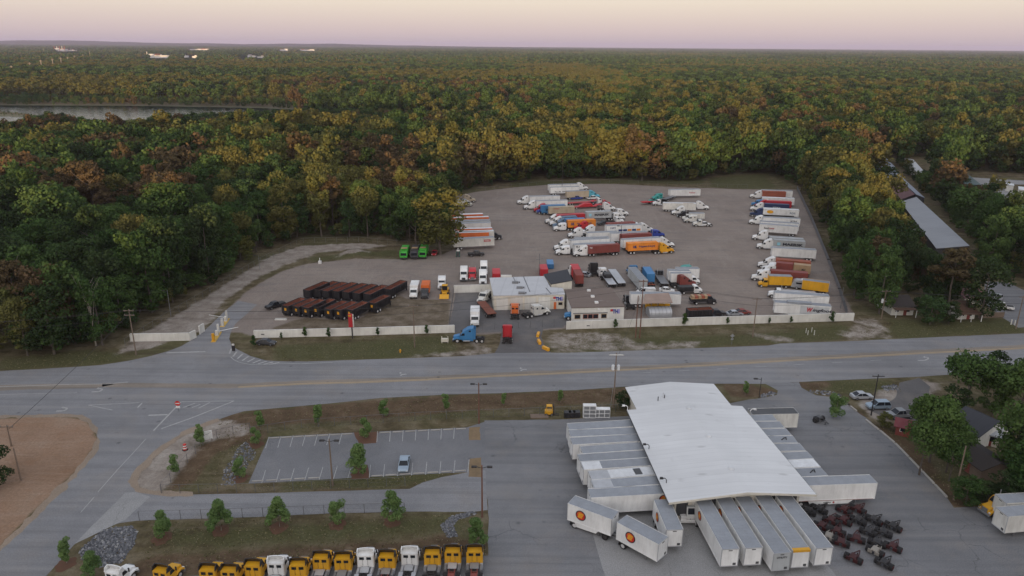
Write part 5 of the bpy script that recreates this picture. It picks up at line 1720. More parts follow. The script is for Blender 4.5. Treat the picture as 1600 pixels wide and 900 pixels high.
# ---- converter dollies
G_DOL = 'converter dollies scattered beside the terminal'
DOLRIM = paint('dolly_rim_red', (0.075, 0.014, 0.014), .6, 0, .4, (.03, .03, .03))
DOL = [(275, 190, -30, 1), (540, 200, -38, 0), (690, 190, -35, 0), (400, 312, -25, 0), (535, 312, -30, 0), (690, 310, -28, 1), (865, 308, -32, 1), (1070, 378, -32, 1), (800, 435, -25, 1), (965, 443, -28, 1),
       (465, 430, -20, 0), (672, 512, -12, 0), (505, 552, -15, 0), (300, 375, -25, 0), (372, 490, -15, 2), (895, 555, -25, 1), (1065, 600, -33, 0), (640, 722, -32, 0), (875, 645, -30, 2), (972, 778, -30, 1), (150, 210, -15, 1)]
DNAME = ['just below the long trailer', 'leading the top pair', 'right of the top pair', 'left of the second line', 'middle of the second line', 'right of the red one in the second line', 'alone above the right end',
         'farthest right of the pack', 'centre right of the pack', 'right of centre, third line', 'left, third line', 'turned crosswise at the centre', 'behind the crosswise one', 'half hidden by the docked trailer',
         'touching the docked trailer side', 'right of centre, fourth line', 'lower right, red drawbar', 'alone at the lower left', 'pale frame at the lower right', 'nearest of the lower right', 'under the long trailer']
FRM = [paint('dolly_red', (0.055, 0.012, 0.012), .55, 0, .55, (.04, .03, .03)), CHASSIS, paint('dolly_pale', (0.27, 0.25, 0.22), .6, 0, .45)]
for (x, y, a, k), nm in zip(DOL, DNAME):
    p = at(1240 + x / 6.921, 770 + (y + 18) / 6.921)
    dolly(('red', 'dark grey', 'pale')[k] + ' converter dolly, ' + nm, p, R(a + 74 + rnd.uniform(-6, 6)), FRM[k], G_DOL, rim=DOLRIM if k != 1 or rnd.random() < .4 else CHASSIS)
dolly('dark converter dolly alone at the far corner of the lot', at(1279, 658.5), R(-62), DKGREY, None, rim=CHASSIS)

# ---- bottom row of yellow and white tractors, seen from behind
G_ROW = 'tractors lined up along the grass at the bottom'
row = [(178, 892, 0, 'the white one standing apart at the left end'), (252.5, 889, 1, 'left of the wide gap'), (325, 887, 1, 'first after the wide gap'), (358.5, 887.5, 1, 'second after the wide gap'), (395.5, 880, 1, 'left of a white one, third after the gap'),
       (431, 877, 0, 'white, between yellow ones left of centre'), (465.5, 879, 1, 'just right of the left white one'), (501.5, 868, 1, 'nosed further forward with twin windows'), (535.5, 870, 1, 'between twin windows and the middle white one'),
       (571, 865, 0, 'white, the middle one of three'), (604.5, 867, 1, 'between the two right white ones'), (640, 861, 0, 'white, furthest right of the white ones'), (675.5, 862, 1, 'third from the right end'),
       (707.5, 859, 1, 'second from the right end'), (741.5, 859, 1, 'at the right end')]
for i, (x, y, yel, l_) in enumerate(row):
    p = at(x, (882, 880, 878, 879, 871, 867, 870, 859, 860, 855, 857, 852, 852, 849, 849)[i] + .5, 3.58)
    hh = UP + (-0.22 if i < 2 else -.05 if i < 5 else rnd.uniform(-.03, .02))
    dv = Vector((math.cos(hh), math.sin(hh), 0))
    c = Vector((p.x, p.y, 0)) - dv * 1.05
    t = tractor(('yellow' if yel else 'white') + ' short-cab tractor in the bottom row, ' + l_.replace('the white one ', '').replace('white, ', ''), c, hh, 'day', DEEPYEL if yel else WHITE, group=G_ROW, frame=MAROON if yel and i % 3 else CHASSIS, fender=ALU if not yel else None, stacks=False)
    # wind deflector shell on the cab roof, open to the rear

    def fairing(m):
        for s in (-1, 1):
            m.prism([(.38, 2.70), (1.5, 2.62), (1.12, 3.42), (.55, 3.28)], s * 1.13 - .06, s * 1.13 + .06)
        pr = [(-1.17, 3.34), (-.9, 3.48), (-.4, 3.56), (0, 3.58), (.4, 3.56), (.9, 3.48), (1.17, 3.34)]
        for (ya, za), (yb, zb) in zip(pr, pr[1:]):
            m.add([(1.50, ya, 2.70), (1.50, yb, 2.70), (1.08, yb, zb), (1.08, ya, za), (1.40, ya, 2.70), (1.40, yb, 2.70), (.93, yb, zb), (.93, ya, za)],
                  [(0, 1, 2, 3), (7, 6, 5, 4), (3, 2, 6, 7), (0, 4, 5, 1)])
    obj('roof_deflector', cm('deflector', fairing), BLACK if yel else WHITE, t)
    obj('deck_plate', cm('dplate', lambda m: m.box(-1.05, .2, -.62, .62, 1.01, 1.06)), ALU if i % 2 else GREYBOX, t)
    for s in (-1, 1):
        obj('grab_rail', cm(('grab', s), lambda m: m.tube([(.3, s * .35, 1.2), (.22, s * .35, 2.3), (.34, s * .35, 2.35)], .03, 5)), CHASSIS, t)
        obj('air_tank', cm(('airtank', s), lambda m: m.cyl((-.6, s * .92, .75), 'x', .24, 1.1, 12)), ALU if not yel else STEEL, t)

# ---- cars on and around the lot
car('silver blue sedan alone in the empty car park', at(628.5, 741) + Vector((0, 2.4, 0)), DN + .05, 'sedan', paint('pale_blue_car', (.34, .42, .5), .3, .3, .1))
c, h, L = edge((1333, 626), (1366, 625), 0, 1.8)
car('silver sedan parked on the grass beyond the lot', c, h, 'sedan', SILVER)
c, h, L = edge((1388, 641), (1362, 641.5), 0, 1.85)
car('pale blue sport utility car by the utility pole', c, h, 'suv', paint('pale_blue_suv', (.32, .40, .48), .3, .3, .1))
c, h, L = edge((1424, 655), (1396, 656.5), 0, 1.85)
car('grey pickup truck beside the red shed', c, h, 'pickup', paint('grey_pickup', (.25, .26, .27), .35, .3, .1))
c, h, L = edge((1582, 486.5), (1550, 482.5), 0, 1.95)
car('white crew pickup parked by the wooden fence', c, h, 'pickup', WHITE)
c, h, L = edge((1560, 470), (1541, 466), 0, 1.85)
car('silver sport utility car behind the red-roofed shed', c, h, 'suv', SILVER)
c, h, L = edge((1546, 743), (1528, 724), 0, 1.85)
car('dark sport utility car with a white roof in the trees by the lot', c, h, 'suv', WHITE)
c, h, L = edge((1604, 830), (1554, 818), 4.05, 2.5)
t = trailer('grey-roofed short trailer nearest the right edge of the lot', *(edge((1660, 800), (1571, 808), 4.05, 2.5)[:2]), 8.6, body=WHITE2, axles=1)
trailer('pale trailer behind the nearest one at the right edge', *(edge((1660, 782), (1567, 787), 4.05, 2.5)[:2]), 8.6, body=WHITE2, axles=1)
tr('yellow tractor half hidden behind the trailer at the right edge', (1545, 812), PI + .25, 'day', DEEPYEL)
# ------------------------------------------------------------------ buildings, walls, fences, poles, small things
def top_z(base, ty):
    """height of an upright thing standing at pixel base whose top shows at pixel row ty"""
    p = at(*base)
    lo, hi = 0.0, 60.0
    for _ in range(40):
        m = (lo + hi) / 2
        if px((p.x, p.y, m))[1] > ty:
            lo = m
        else:
            hi = m
    return lo


def wall_box(mb, a, b, z0, z1, t, t0=0.0, t1=1.0, off=0.0):
    """upright slab along a->b (fractions t0..t1), thickness t, pushed off sideways"""
    a, b = Vector(a), Vector(b)
    d = b - a
    n = Vector((-d.y, d.x, 0)).normalized()
    p, q = a + d * t0, a + d * t1
    o0, o1 = n * (off - t / 2), n * (off + t / 2)
    vs = [(v.x, v.y, z) for z in (z0, z1) for v in (p + o0, q + o0, q + o1, p + o1)]
    return mb.add(vs, [(0, 3, 2, 1), (4, 5, 6, 7), (0, 1, 5, 4), (1, 2, 6, 5), (2, 3, 7, 6), (3, 0, 4, 7)])


def slab_poly(mb, pts, th):
    """plate with the given top corners, th thick"""
    n = len(pts)
    vs = [tuple(p) for p in pts] + [(p[0], p[1], p[2] - th) for p in pts]
    fs = [tuple(range(n)), tuple(range(2 * n - 1, n - 1, -1))] + [(i, i + n, (i + 1) % n + n, (i + 1) % n) for i in range(n)]
    return mb.add(vs, fs)


def centroid(pts):
    return sum((Vector(p) for p in pts), Vector()) / len(pts)


def shrink(pts, k):
    c = centroid(pts)
    return [p + (c - p).normalized() * k for p in pts]


def panel_roof_mat(name, rgb, rot, pitch=0.9, spots=0.25, spot_rgb=(0.3, 0.29, 0.28), rough=0.55):
    m, nt, b = new_mat(name)
    w_ = obj_vec(nt, (1, 1, 1), (0, 0, rot), 'World')
    wave = N(nt, 'ShaderNodeTexWave', Scale=0.314 / pitch, Distortion=0.0)
    wave.wave_profile = 'SAW'
    nt.links.new(w_, wave.inputs['Vector'])
    seam = ramp(nt, wave.outputs['Fac'], [(0.0, 0.0), (0.86, 0.0), (0.93, 1.0), (1.0, 0.2)])
    n1 = noise_n(nt, 0.25, 4, 0.65, obj_vec(nt, (1, 1, 1), kind='World'))
    n2 = noise_n(nt, 0.06, 3, 0.6, obj_vec(nt, kind='World'))
    st = noise_n(nt, 1.0, 3, 0.6, obj_vec(nt, (0.06, 1.1, 1), (0, 0, rot), 'World'))
    c = ramp(nt, n2, [(0.3, [x * .88 for x in rgb]), (0.7, [min(1, x * 1.05) for x in rgb])])
    c = mixc(nt, ramp(nt, st, [(0.45, 0), (0.75, 0.22)]), c, [x * .7 for x in rgb])
    c = mixc(nt, ramp(nt, n1, [(0.62, 0), (0.8, spots)]), c, spot_rgb)
    sx_ = nt.nodes.new('ShaderNodeSeparateXYZ')      # each sheet weathers a little differently
    nt.links.new(w_, sx_.inputs[0])
    wn_ = nt.nodes.new('ShaderNodeTexWhiteNoise')
    wn_.noise_dimensions = '1D'
    nt.links.new(math_n(nt, 'FLOOR', math_n(nt, 'DIVIDE', sx_.outputs[0], pitch)), wn_.inputs['W'])
    c = mixc(nt, math_n(nt, 'MULTIPLY', wn_.outputs['Value'], 0.16), c, [x * .62 for x in rgb])
    vs_ = N(nt, 'ShaderNodeTexVoronoi', Scale=0.22)
    nt.links.new(obj_vec(nt, (.5, 1.4, 1), (0, 0, rot), 'World'), vs_.inputs['Vector'])
    c = mixc(nt, ramp(nt, vs_.outputs['Distance'], [(0.05, 0.55), (0.11, 0.0)]), c, spot_rgb)
    c = mixc(nt, math_n(nt, 'MULTIPLY', seam, 0.22), c, [x * .5 for x in rgb])
    nt.links.new(c, b.inputs['Base Color'])
    b.inputs['Roughness'].default_value = rough
    b.inputs['Specular IOR Level'].default_value = 0.3
    bp = N(nt, 'ShaderNodeBump', Strength=0.18, Distance=0.05)
    nt.links.new(seam, bp.inputs['Height'])
    nt.links.new(bp.outputs[0], b.inputs['Normal'])
    return m


# ---- freight terminal with its long white gable roof
ZE, ZR = 5.1, 6.0
A, A2, A3, B = at(977, 605, ZE), at(994.8, 639.6, ZE), at(979.6, 640.4, ZE), at(1045, 785.5, ZE)
D, D2, D3, C_ = at(1115.3, 599.8, ZE), at(1142.7, 633.5, ZE), at(1160, 634.6, ZE), at(1276, 772.8, ZE)
R0, R1 = at(1047, 596.5, ZR), at(1168, 769.5, ZR)
dr = (R1 - R0)
tt = ((A2 - R0).dot(dr)) / dr.length_squared
Rm = R0 + dr * tt
ridge_rot = -math.atan2(dr.y, dr.x)
M_TROOF = panel_roof_mat('terminal_white_roof', (0.65, 0.66, 0.67), ridge_rot, 1.25, 0.5, (0.36, 0.36, 0.36))
ter = thing('freight_terminal', 'freight terminal with a long white metal gable roof and docked trailers', 'building', centroid([A, B, C_, D]) * 1.0 * Vector((1, 1, 0)) if False else (centroid([A, B, C_, D]).x, centroid([A, B, C_, D]).y, 0))
off = Vector((ter.location.x, ter.location.y, 0))
mb = MB()
for poly in ([A, R0, Rm, A2], [R0, D, D2, Rm], [A3, A2, Rm, R1, B], [Rm, D2, D3, C_, R1]):
    slab_poly(mb, [p - off for p in poly], 0.14)
roof_t = obj('roof', mb, M_TROOF, ter)
mb = MB()
fas = [(B, R1), (R1, C_)]
for p, q in fas:
    n = Vector((q.y - p.y, -(q.x - p.x), 0)).normalized()
    if n.y > 0:
        n = -n
    vs = []
    for v in (p, q):
        for k, z in ((0.01, 0.03), (0.01, -0.32), (0.09, -0.32), (0.09, 0.03)):
            vs.append(v + n * k + Vector((0, 0, z)) - off)
    mb.add(vs, [(0, 1, 2, 3), (7, 6, 5, 4), (0, 4, 5, 1), (1, 5, 6, 2), (2, 6, 7, 3), (3, 7, 4, 0)])
obj('front_fascia', mb, CREAM, ter)
mb = MB()
for p, q in ((A3, B), (D3, C_)):
    wall_box(mb, p - off, q - off, ZE - 0.26, ZE - 0.02, 0.14)
    g = obj('gutter', mb, DKGREY, ter)
    mb = MB()
inner = [A + (R0 - A) * .12, A2 + (Rm - A2) * .14, A3 + (Rm - A3) * .16, B + (R1 - B) * .14 + (R0 - R1).normalized() * 2.0, C_ + (R1 - C_) * .14 + (R0 - R1).normalized() * 2.0, D3 + (Rm - D3) * .16, D2 + (Rm - D2) * .14, D + (R0 - D) * .12]
mb = MB()
slab_poly(mb, [Vector((p.x, p.y, ZE - 0.2)) - off for p in inner], ZE - 0.25)
obj('wall', mb, CREAM, ter)
fl, fr_ = inner[3], inner[4]
for k in range(8):
    mb = MB()
    wall_box(mb, fl - off, fr_ - off, 1.2, 3.9, 0.06, k / 8 + 0.012, (k + 1) / 8 - 0.022, -0.05)
    obj('dock_door', mb, DKGREY if k != 1 else WHITE2, ter)
for p, q, nm in ((inner[2], inner[3], 9), (inner[5], inner[4], 9)):
    for k in range(nm):
        mb = MB()
        wall_box(mb, p - off, q - off, 1.2, 3.9, 0.06, k / nm + 0.02, (k + 1) / nm - 0.02, 0.05 if p is inner[5] else -0.05)
        obj('dock_door', mb, DKGREY, ter)
for x, y in ((1076.5, 640), (1107, 683.5), (1142, 734)):
    p = at(x, y, 5.75)
    vz = 5.5
    o = obj('turbine_vent', MB().cyl((0, 0, .25), 'z', .32, .6, 14).cyl((0, 0, .62), 'z', .5, .22, 16, .3), ROOFWHITE, ter, (p.x - off.x, p.y - off.y, vz))
for x, y, h_ in ((1028, 627, 1.1), (1036, 622, 1.3), (1038, 624, 1.1)):
    p = at(x, y, 5.4)
    obj('vent_pipe', MB().cyl((0, 0, h_ / 2), 'z', .09, h_, 8), ROOFWHITE if h_ > 1.2 else DKGREY, ter, (p.x - off.x, p.y - off.y, 5.3))
for x, y, s_ in ((980.5, 640.5, -1), (1014, 701.5, -1), (1041, 755, -1), (1172, 646, 1)):   # flood lamps on curved arms over the docks
    p = at(x, y, ZE)
    o = obj('flood_lamp', MB().tube([(0, 0, 0), (0, 0, .7), (.25 * s_, 0, 1.0), (.8 * s_, 0, 1.05), (1.1 * s_, 0, .8)], .07, 6).bbox(.8 * s_ - .25, .8 * s_ + .25, -.2, .2, .9, 1.15, .04), CHASSIS if x != 980.5 and x != 1172 else WHITE, ter, (p.x - off.x, p.y - off.y, ZE - .1))


def flat_building(name, label, pix, zr, wallmat, roofmat, cat='building', th=0.2, over=0.25, group=None, zs=None):
    P = [at(x, y, (zs[i] if zs else zr)) for i, (x, y) in enumerate(pix)]
    c = centroid(P)
    o = Vector((c.x, c.y, 0))
    root = thing(name, label, cat, (c.x, c.y, 0), 0, group)
    obj('roof', slab_poly(MB(), [p - o for p in P], th), roofmat, root)
    W_ = shrink(P, over)
    mb = MB()
    n = len(W_)
    vs = [(p.x - o.x, p.y - o.y, 0) for p in W_] + [(p.x - o.x, p.y - o.y, P[i].z - th - 0.003) for i, p in enumerate(W_)]
    mb.add(vs, [tuple(range(n)), tuple(range(2 * n - 1, n - 1, -1))] + [(i, (i + 1) % n, (i + 1) % n + n, i + n) for i in range(n)])
    obj('wall', mb, wallmat, root)
    return root, [Vector((p.x, p.y, 0)) - o for p in W_], o


M_SHOPROOF = panel_roof_mat('coated_shop_roof', (0.50, 0.51, 0.53), 0.1, 3.2, 0.5, (0.2, 0.2, 0.21), 0.8)
M_OFFROOF = panel_roof_mat('brown_weathered_roof', (0.185, 0.145, 0.125), 1.55, 1.4, 0.6, (0.30, 0.27, 0.25), 0.9)
M_DKROOF = panel_roof_mat('dark_slate_roof', (0.05, 0.053, 0.062), 1.2, 0.6, 0.2, (0.1, 0.1, 0.1), 0.8)
shop, W_, o_ = flat_building('repair_shop', 'white repair shop with four roll-up doors and an orange side door', [(764.7, 433.9), (850.6, 431.2), (859.8, 448.6), (879.5, 449.9), (882.8, 459.7), (771, 461.7)], 4.4, CREAM, M_SHOPROOF, over=0.12)
fl, fr_ = W_[5], W_[4]
sg = lambda x: (x - 771.0) / (882.8 - 771.0)
for a, b in ((775, 793.5), (797.5, 816.5), (819.8, 837.5), (841.4, 859.8)):
    mb = wall_box(MB(), fl, fr_, 0.02, 3.55, 0.06, sg(a), sg(b), -0.02)
    for k in range(1, 6):
        wall_box(mb, fl, fr_, 3.55 * k / 6 - .02, 3.55 * k / 6 + .02, 0.03, sg(a), sg(b), -0.05)
    obj('roll_up_door', mb, WALLW, shop)
for x in (773, 795.5, 818, 839.5, 861.5):
    obj('pilaster', wall_box(MB(), fl, fr_, 0.0, 4.1, 0.16, sg(x - .8), sg(x + .8), -0.05), CREAM, shop)
od = obj('side_door', wall_box(MB(), fl, fr_, 0.02, 2.1, 0.08, sg(866), sg(870), -0.03), ORANGE, shop)
wn = obj('window', wall_box(MB(), fl, fr_, 1.15, 2.05, 0.07, sg(873), sg(880), -0.03), TAN, shop)
obj('pane', wall_box(MB(), fl, fr_, 1.25, 1.95, 0.03, sg(873.5), sg(879.5), -0.075), GLASS, wn)


def h_sign(root, fl, fr_, t0, t1, z0, z1):
    """three-colour company sign: red block, blue letters, pale violet block"""
    t = t1 - t0
    s_ = obj('company_sign', wall_box(MB(), fl, fr_, z0, z1, 0.06, t0, t1, -0.06), WALLW, root)
    obj('sign_block', wall_box(MB(), fl, fr_, z0 + (z1 - z0) * .5, z1 - .05, 0.03, t0 + t * .02, t0 + t * .3, -0.11), RED, s_)
    obj('sign_block', wall_box(MB(), fl, fr_, z0 + .05, z1 - .05, 0.03, t0 + t * .78, t0 + t * .98, -0.11), VIOLET, s_)
    d = (fr_ - fl)
    p = fl + d * (t0 + t * .52)
    n = Vector((d.y, -d.x, 0)).normalized()
    q = p + n * 0.14
    tx = text_mesh('TH', d.length * t * .55, (z1 - z0) * .85, 0, .06)
    obj('sign_letters', tx, DKBLUE, s_, (q.x, q.y, (z0 + z1) / 2), math.atan2(d.y, d.x))


VIOLET = paint('pale_violet', (.36, .34, .62), .6, 0, .05)
h_sign(shop, fl, fr_, sg(864.4), sg(880.3), 2.45, 3.75)
for x, y in ((805, 442), (812, 450), (815, 458.5)):
    p = at(x, y, 4.5)
    obj('roof_unit', MB().bbox(-.9, .9, -.5, .5, 0, .55, .05).cyl((1.2, .3, .2), 'z', .2, .5, 10), STEEL, shop, (p.x - o_.x, p.y - o_.y, 4.4))
for a, b in (((802, 433.5), (806, 441)), ((818, 432), (828, 456)), ((853, 450), (861, 459))):
    pa, pb = at(*a, 4.42), at(*b, 4.42)
    obj('roof_seam', MB().tube([(pa.x - o_.x, pa.y - o_.y, 4.44), (pb.x - o_.x, pb.y - o_.y, 4.44)], .09, 6), DKGREY, shop)
p = at(791, 432, 4.7)
obj('parapet_box', MB().bbox(-1.6, 1.6, -.3, .3, 0, .6, .03), WALLW, shop, (p.x - o_.x, p.y - o_.y + .5, 4.4))

off_, W_, o_ = flat_building('front_office', 'low white office with a brown weathered roof beside the repair shop', [(881.5, 452), (955, 449), (976.5, 478.5), (893, 480.8)], 4.0, WALLW, M_OFFROOF, over=0.2)
fl, fr_ = W_[3], W_[2]
sg = lambda x: (x - 893.0) / (976.5 - 893.0)
h_sign(off_, fl, fr_, sg(954), sg(970), 1.9, 3.3)
for a, b, m_ in ((897.5, 907, TAN), (911, 918.5, RUST), (919, 926.5, MAROON), (927, 935.5, RUST), (940, 949, TAN)):
    w_ = obj('window', wall_box(MB(), fl, fr_, 0.7, 1.95, 0.07, sg(a), sg(b), -0.03), m_, off_)
    obj('pane', wall_box(MB(), fl, fr_, 0.82, 1.83, 0.03, sg(a + .7), sg(b - .7), -0.075), GLASS, w_)
obj('awning_rail', wall_box(MB(), fl, fr_, 2.25, 2.4, 0.3, sg(895), sg(950), -0.15), STEEL, off_)
for x, y in ((920, 453.6), (926, 463), (932, 472.5)):
    p = at(x, y, 4.2)
    obj('roof_vent', MB().bbox(-.5, .5, -.5, .5, 0, .45, .06), WHITE, off_, (p.x - o_.x, p.y - o_.y, 4.0))
p = at(935.5, 481.8, 3.7)
obj('wall_lamp', MB().bbox(-.25, .25, -.35, .1, 0, .3, .04), WHITE, off_, (p.x - o_.x, p.y - o_.y - .1, 3.4))
flat_building('lean_to_shed', 'cream shed with a sloping dark roof behind the repair shop', [(849, 428.5), (886.7, 420.5), (894.3, 437.8), (861, 443.8)], 5.2, CREAM, M_DKROOF, over=.15, zs=[4.7, 5.6, 5.6, 4.7])

# ---- canopy, arch store and toilet
P = [at(1008, 459.5, 4.2), at(1045, 457.5, 4.2), at(1051, 472.5, 3.8), at(1004, 474, 3.8)]
o_ = Vector((centroid(P).x, centroid(P).y, 0))
can = thing('canopy', 'tan flat canopy on posts over yellow equipment', 'canopy', o_)
obj('roof', slab_poly(MB(), [p - o_ for p in P], .15), TAN2 if 'TAN2' in globals() else paint('tan_sheet_roof', (.36, .26, .21), .7, 0, .2), can)
for p in shrink(P, .6):
    obj('post', MB().box(-.08, .08, -.08, .08, 0, p.z - .3), STEEL, can, (p.x - o_.x, p.y - o_.y, 0))
for k, (x, y) in enumerate(((1014, 484.5), (1024, 484), (1034, 483.5), (1043, 483))):
    t = thing('air_compressor', 'yellow machine under the tan canopy, ' + ('leftmost', 'second from left', 'second from right', 'rightmost')[k] + ' of four', 'machine', at(x, y) + Vector((0, 1.5, 0)), rnd.uniform(-.2, .2), 'yellow machines under the canopy')
    obj('body', MB().bbox(-.8, .8, -.6, .6, .35, 1.3, .1), DEEPYEL, t)
    obj('exhaust', MB().tube([(.4, 0, 1.25), (.4, 0, 1.9)], .07), CHASSIS, t)
    for s in (-1, 1):
        wheel(t, 0, s * .62, .3, .2, rim=STEEL)
a = at(1014, 497)
b = at(1049, 496)
t = thing('arch_shed', 'small silver arched metal shed behind the front wall', 'shed', (a + b) / 2 + Vector((0, 2.2, 0)), math.atan2((b - a).y, (b - a).x))
hl = (b - a).length / 2
pr = [(2.1 * math.cos(k * PI / 10) * 1.0, .9 + 1.5 * math.sin(k * PI / 10)) for k in range(11)]
prof = [(2.1, 0)] + pr + [(-2.1, 0)]
mb = MB()
n = len(prof)
mb.add([(-hl, y, z) for y, z in prof] + [(hl, y, z) for y, z in prof], [tuple(range(n)), tuple(range(2 * n - 1, n - 1, -1))] + [(i, (i + 1) % n, n + (i + 1) % n, n + i) for i in range(n)])
obj('shell', mb, ALU, t)
for k in range(6):
    obj('rib', MB().tube([(-hl + 2 * hl * (k + .5) / 6, y * 1.005, z * 1.005) for y, z in pr], .04, 5), STEEL, t)
t = thing('portable_toilet', 'dark green portable toilet by the long white trailer', 'toilet', at(715.5, 402) + Vector((0, .8, 0)))
obj('cabin', MB().bbox(-.65, .65, -.65, .65, 0, 2.15, .06), paint('dark_green_plastic', (.03, .10, .08), .5, 0, .1), t)
obj('roof', MB().bbox(-.68, .68, -.68, .68, 2.15, 2.4, .2), WHITE2, t)
obj('door', MB().box(-.4, .4, -.69, -.66, .15, 1.95), DKGREY, t)
tag(obj('roll_off_bin', MB().prism([(-2.6, .2), (2.6, .2), (2.9, 1.8), (-2.9, 1.8)], -1.1, 1.1), BLUE, None, at(860, 421) + Vector((0, 2.8, 0)), PI / 2), 'blue open waste bin behind the dark-roofed shed', 'bin')
for (x, y, l_) in ((849.5, 433, 'red short container behind the dark-roofed shed'), (775, 440, 'red short container behind the left end of the shop roof')):
    t = thing('shipping_container', l_, 'container', at(x, y) + Vector((0, 3.1, 0)), PI / 2 + .05)
    obj('shell', cm(('c20',), lambda m: container_body(m, -3.03, 3.03, 0.0, 2.6)), RED, t)
t = thing('antenna_mast', 'thin pale mast beside the red container behind the shed', 'mast', at(842.5, 431))
obj('pole', MB().tube([(0, 0, 0), (0, 0, 7.5)], .12), STEEL, t)
obj('cross_arm', MB().tube([(-1.2, 0, 5.4), (1.2, 0, 5.8)], .08), STEEL, t)

# ---- white front wall, in its separate runs
def wall_run(label, pts, h, mat=WALLW, name='boundary_wall', posts=True, group='white wall sections along the road'):
    P = [at(x, y) for x, y in pts]
    o = P[0].copy()
    root = thing(name, label, 'wall', o, 0, group)
    mb = MB()
    for a, b in zip(P, P[1:]):
        wall_box(mb, a - o, b - o, 0, h, .22)
    obj('panels', mb, mat, root)
    mb = MB()
    for a, b in zip(P, P[1:]):
        wall_box(mb, a - o, b - o, h, h + .07, .3)
    obj('coping', mb, mat, root)
    if posts:
        for a, b in zip(P, P[1:]):
            d = b - a
            k = max(1, int(d.length / 6.0))
            mb = MB()
            for i in range(k + 1):
                q = a + d * (i / k) - o
                n = Vector((d.y, -d.x, 0)).normalized() * .12
                mb.box(q.x + n.x - .09, q.x + n.x + .09, q.y + n.y - .06, q.y + n.y + .06, 0, h - .02)
                if mb is not None:
                    obj('pilaster', mb, mat, root)
                    mb = MB()
    return root


wall_run('white wall section left of the truck entrance', [(205, 533.5), (297, 532), (306, 527.5)], 2.0)
wall_run('short white wall stub beside the entrance gate', [(312, 522.5), (319, 518)], 2.2)
wall_run('long white wall behind the red sign, in front of the dump trailers', [(398, 528), (560, 524), (710, 519.5)], 2.0)
wall_run('long white wall right of the gateway, in front of the office', [(885, 514.5), (1000, 510.5), (1170, 505.5), (1332.5, 501)], 2.15)
wall_run('white panel fence joined to the left side of the repair shop', [(709.5, 457.5), (766, 456)], 2.3, group=None, name='panel_fence')
for x, y in ((411, 522.5), (919, 509), (1006, 502)):
    p = at(x, y, 1.1)
    tag(obj('wall_vent', MB().box(-.4, .4, -.09, .0, 0, .2), DKGREY, None, p + Vector((0, -.2, 0))), 'small dark vent slot in the white front wall near x'.replace(' near x', ', ' + {411: 'near its left end', 919: 'below the office', 1006: 'by the twin poles'}[x]), 'vent')

# ---- fences
FENCEM = paint('dull_fence_wire', (.16, .16, .165), .6, .3, .2)


def fence(label, pts, h=1.8, pitch=3.0, mat=FENCEM, wires=3, group=None, name='chain_link_fence', solid=None, wr=.008):
    P = [at(x, y) for x, y in pts]
    o = P[0].copy()
    root = thing(name, label, 'fence', o, 0, group)
    posts = []
    L = [0]
    for a, b in zip(P, P[1:]):
        L.append(L[-1] + (b - a).length)
    n = max(1, min(95, int(L[-1] / pitch)))
    for i in range(n + 1):
        s = L[-1] * i / n
        k = max(j for j in range(len(L)) if L[j] <= s + 1e-6)
        k = min(k, len(P) - 2)
        f = (s - L[k]) / (L[k + 1] - L[k])
        posts.append(P[k] + (P[k + 1] - P[k]) * f - o)
    for q in posts:
        obj('post', cm(('fpost', h), lambda m: m.cyl((0, 0, h / 2), 'z', .045, h, 6)), mat, root, q)
    mb = MB()
    for j in range(wires):
        z = h - .02 - j * (h - .1) / max(1, wires - 1)
        mb.tube([q + Vector((0, .05, z)) for q in posts], .03 if j == 0 else wr, 4)
    if not solid:
        for a, b in zip(posts, posts[1:]):     # sparse diagonal weave
            d = b - a
            m_ = 3
            for k in range(m_):
                u, v = k / m_, (k + 1) / m_
                mb.tube([a + d * u + Vector((0, .05, .05)), a + d * v + Vector((0, .05, h - .04))], wr * .8, 3)
                mb.tube([a + d * v + Vector((0, .05, .05)), a + d * u + Vector((0, .05, h - .04))], wr * .8, 3)
    obj('mesh', mb, mat, root)
    if solid:
        mb = MB()
        for a, b in zip(posts, posts[1:]):
            wall_box(mb, a, b, .04, h - .08, .04, 0, 1, .02)
        obj('slat_screen', mb, solid, root)
    return root


fence('chain link fence along the verge above the car park', [(392, 680), (470, 669), (640, 657.5), (760, 652.5), (880, 648), (985, 643)], 1.8)
fence('chain link fence between car park and driveway', [(252, 771.3), (400, 769.3), (633, 759)], 1.7)
fence('chain link fence below the driveway, in front of the row of tractors', [(218, 813.5), (305, 811), (400, 808), (513, 803.5), (632, 800)], 1.7)
fence('slanting chain link fence beside the side road', [(253, 770), (285, 733), (318, 695), (345, 682), (391, 674)], 1.8)
M_SLAT = paint('grey_slat_screen', (.15, .155, .165), .7, 0, .3)
fence('grey screened fence down the right side of the truck yard', [(1245, 296), (1268, 345), (1290, 400), (1310, 452), (1323, 494)], 2.0, 4.0, solid=M_SLAT)
fence('far chain link fence between truck yard and woods', [(745, 300), (800, 294), (860, 288), (950, 286), (1050, 291), (1168, 294.5)], 2.0, 5.0)
fence('chain link fence beside the sandy strip along the left woods', [(196, 541), (255, 503), (330, 458), (400, 415), (470, 380), (560, 378), (620, 384), (705, 387)], 2.0, 4.0)
fence('chain link fence along the left edge of the shop yard', [(709, 458), (705, 488), (701, 519)], 2.0, 3.0)
fence('rolling chain link gate across the shop drive', [(735, 517), (800, 513.5), (884, 509.5)], 2.0, 3.0, name='gate')
fence('weathered board fence beside the white crew pickup', [(1528, 497), (1568, 496)], 1.6, 2.4, mat=WOOD, solid=WOOD, name='board_fence')
fence('pale board fence by the brick-red shed and trees', [(1345, 660), (1400, 705), (1440, 745), (1483, 788)], 1.6, 3.0, mat=WOOD, solid=paint('old_grey_boards', (.10, .09, .085), .9, 0, .3), name='board_fence') if False else None

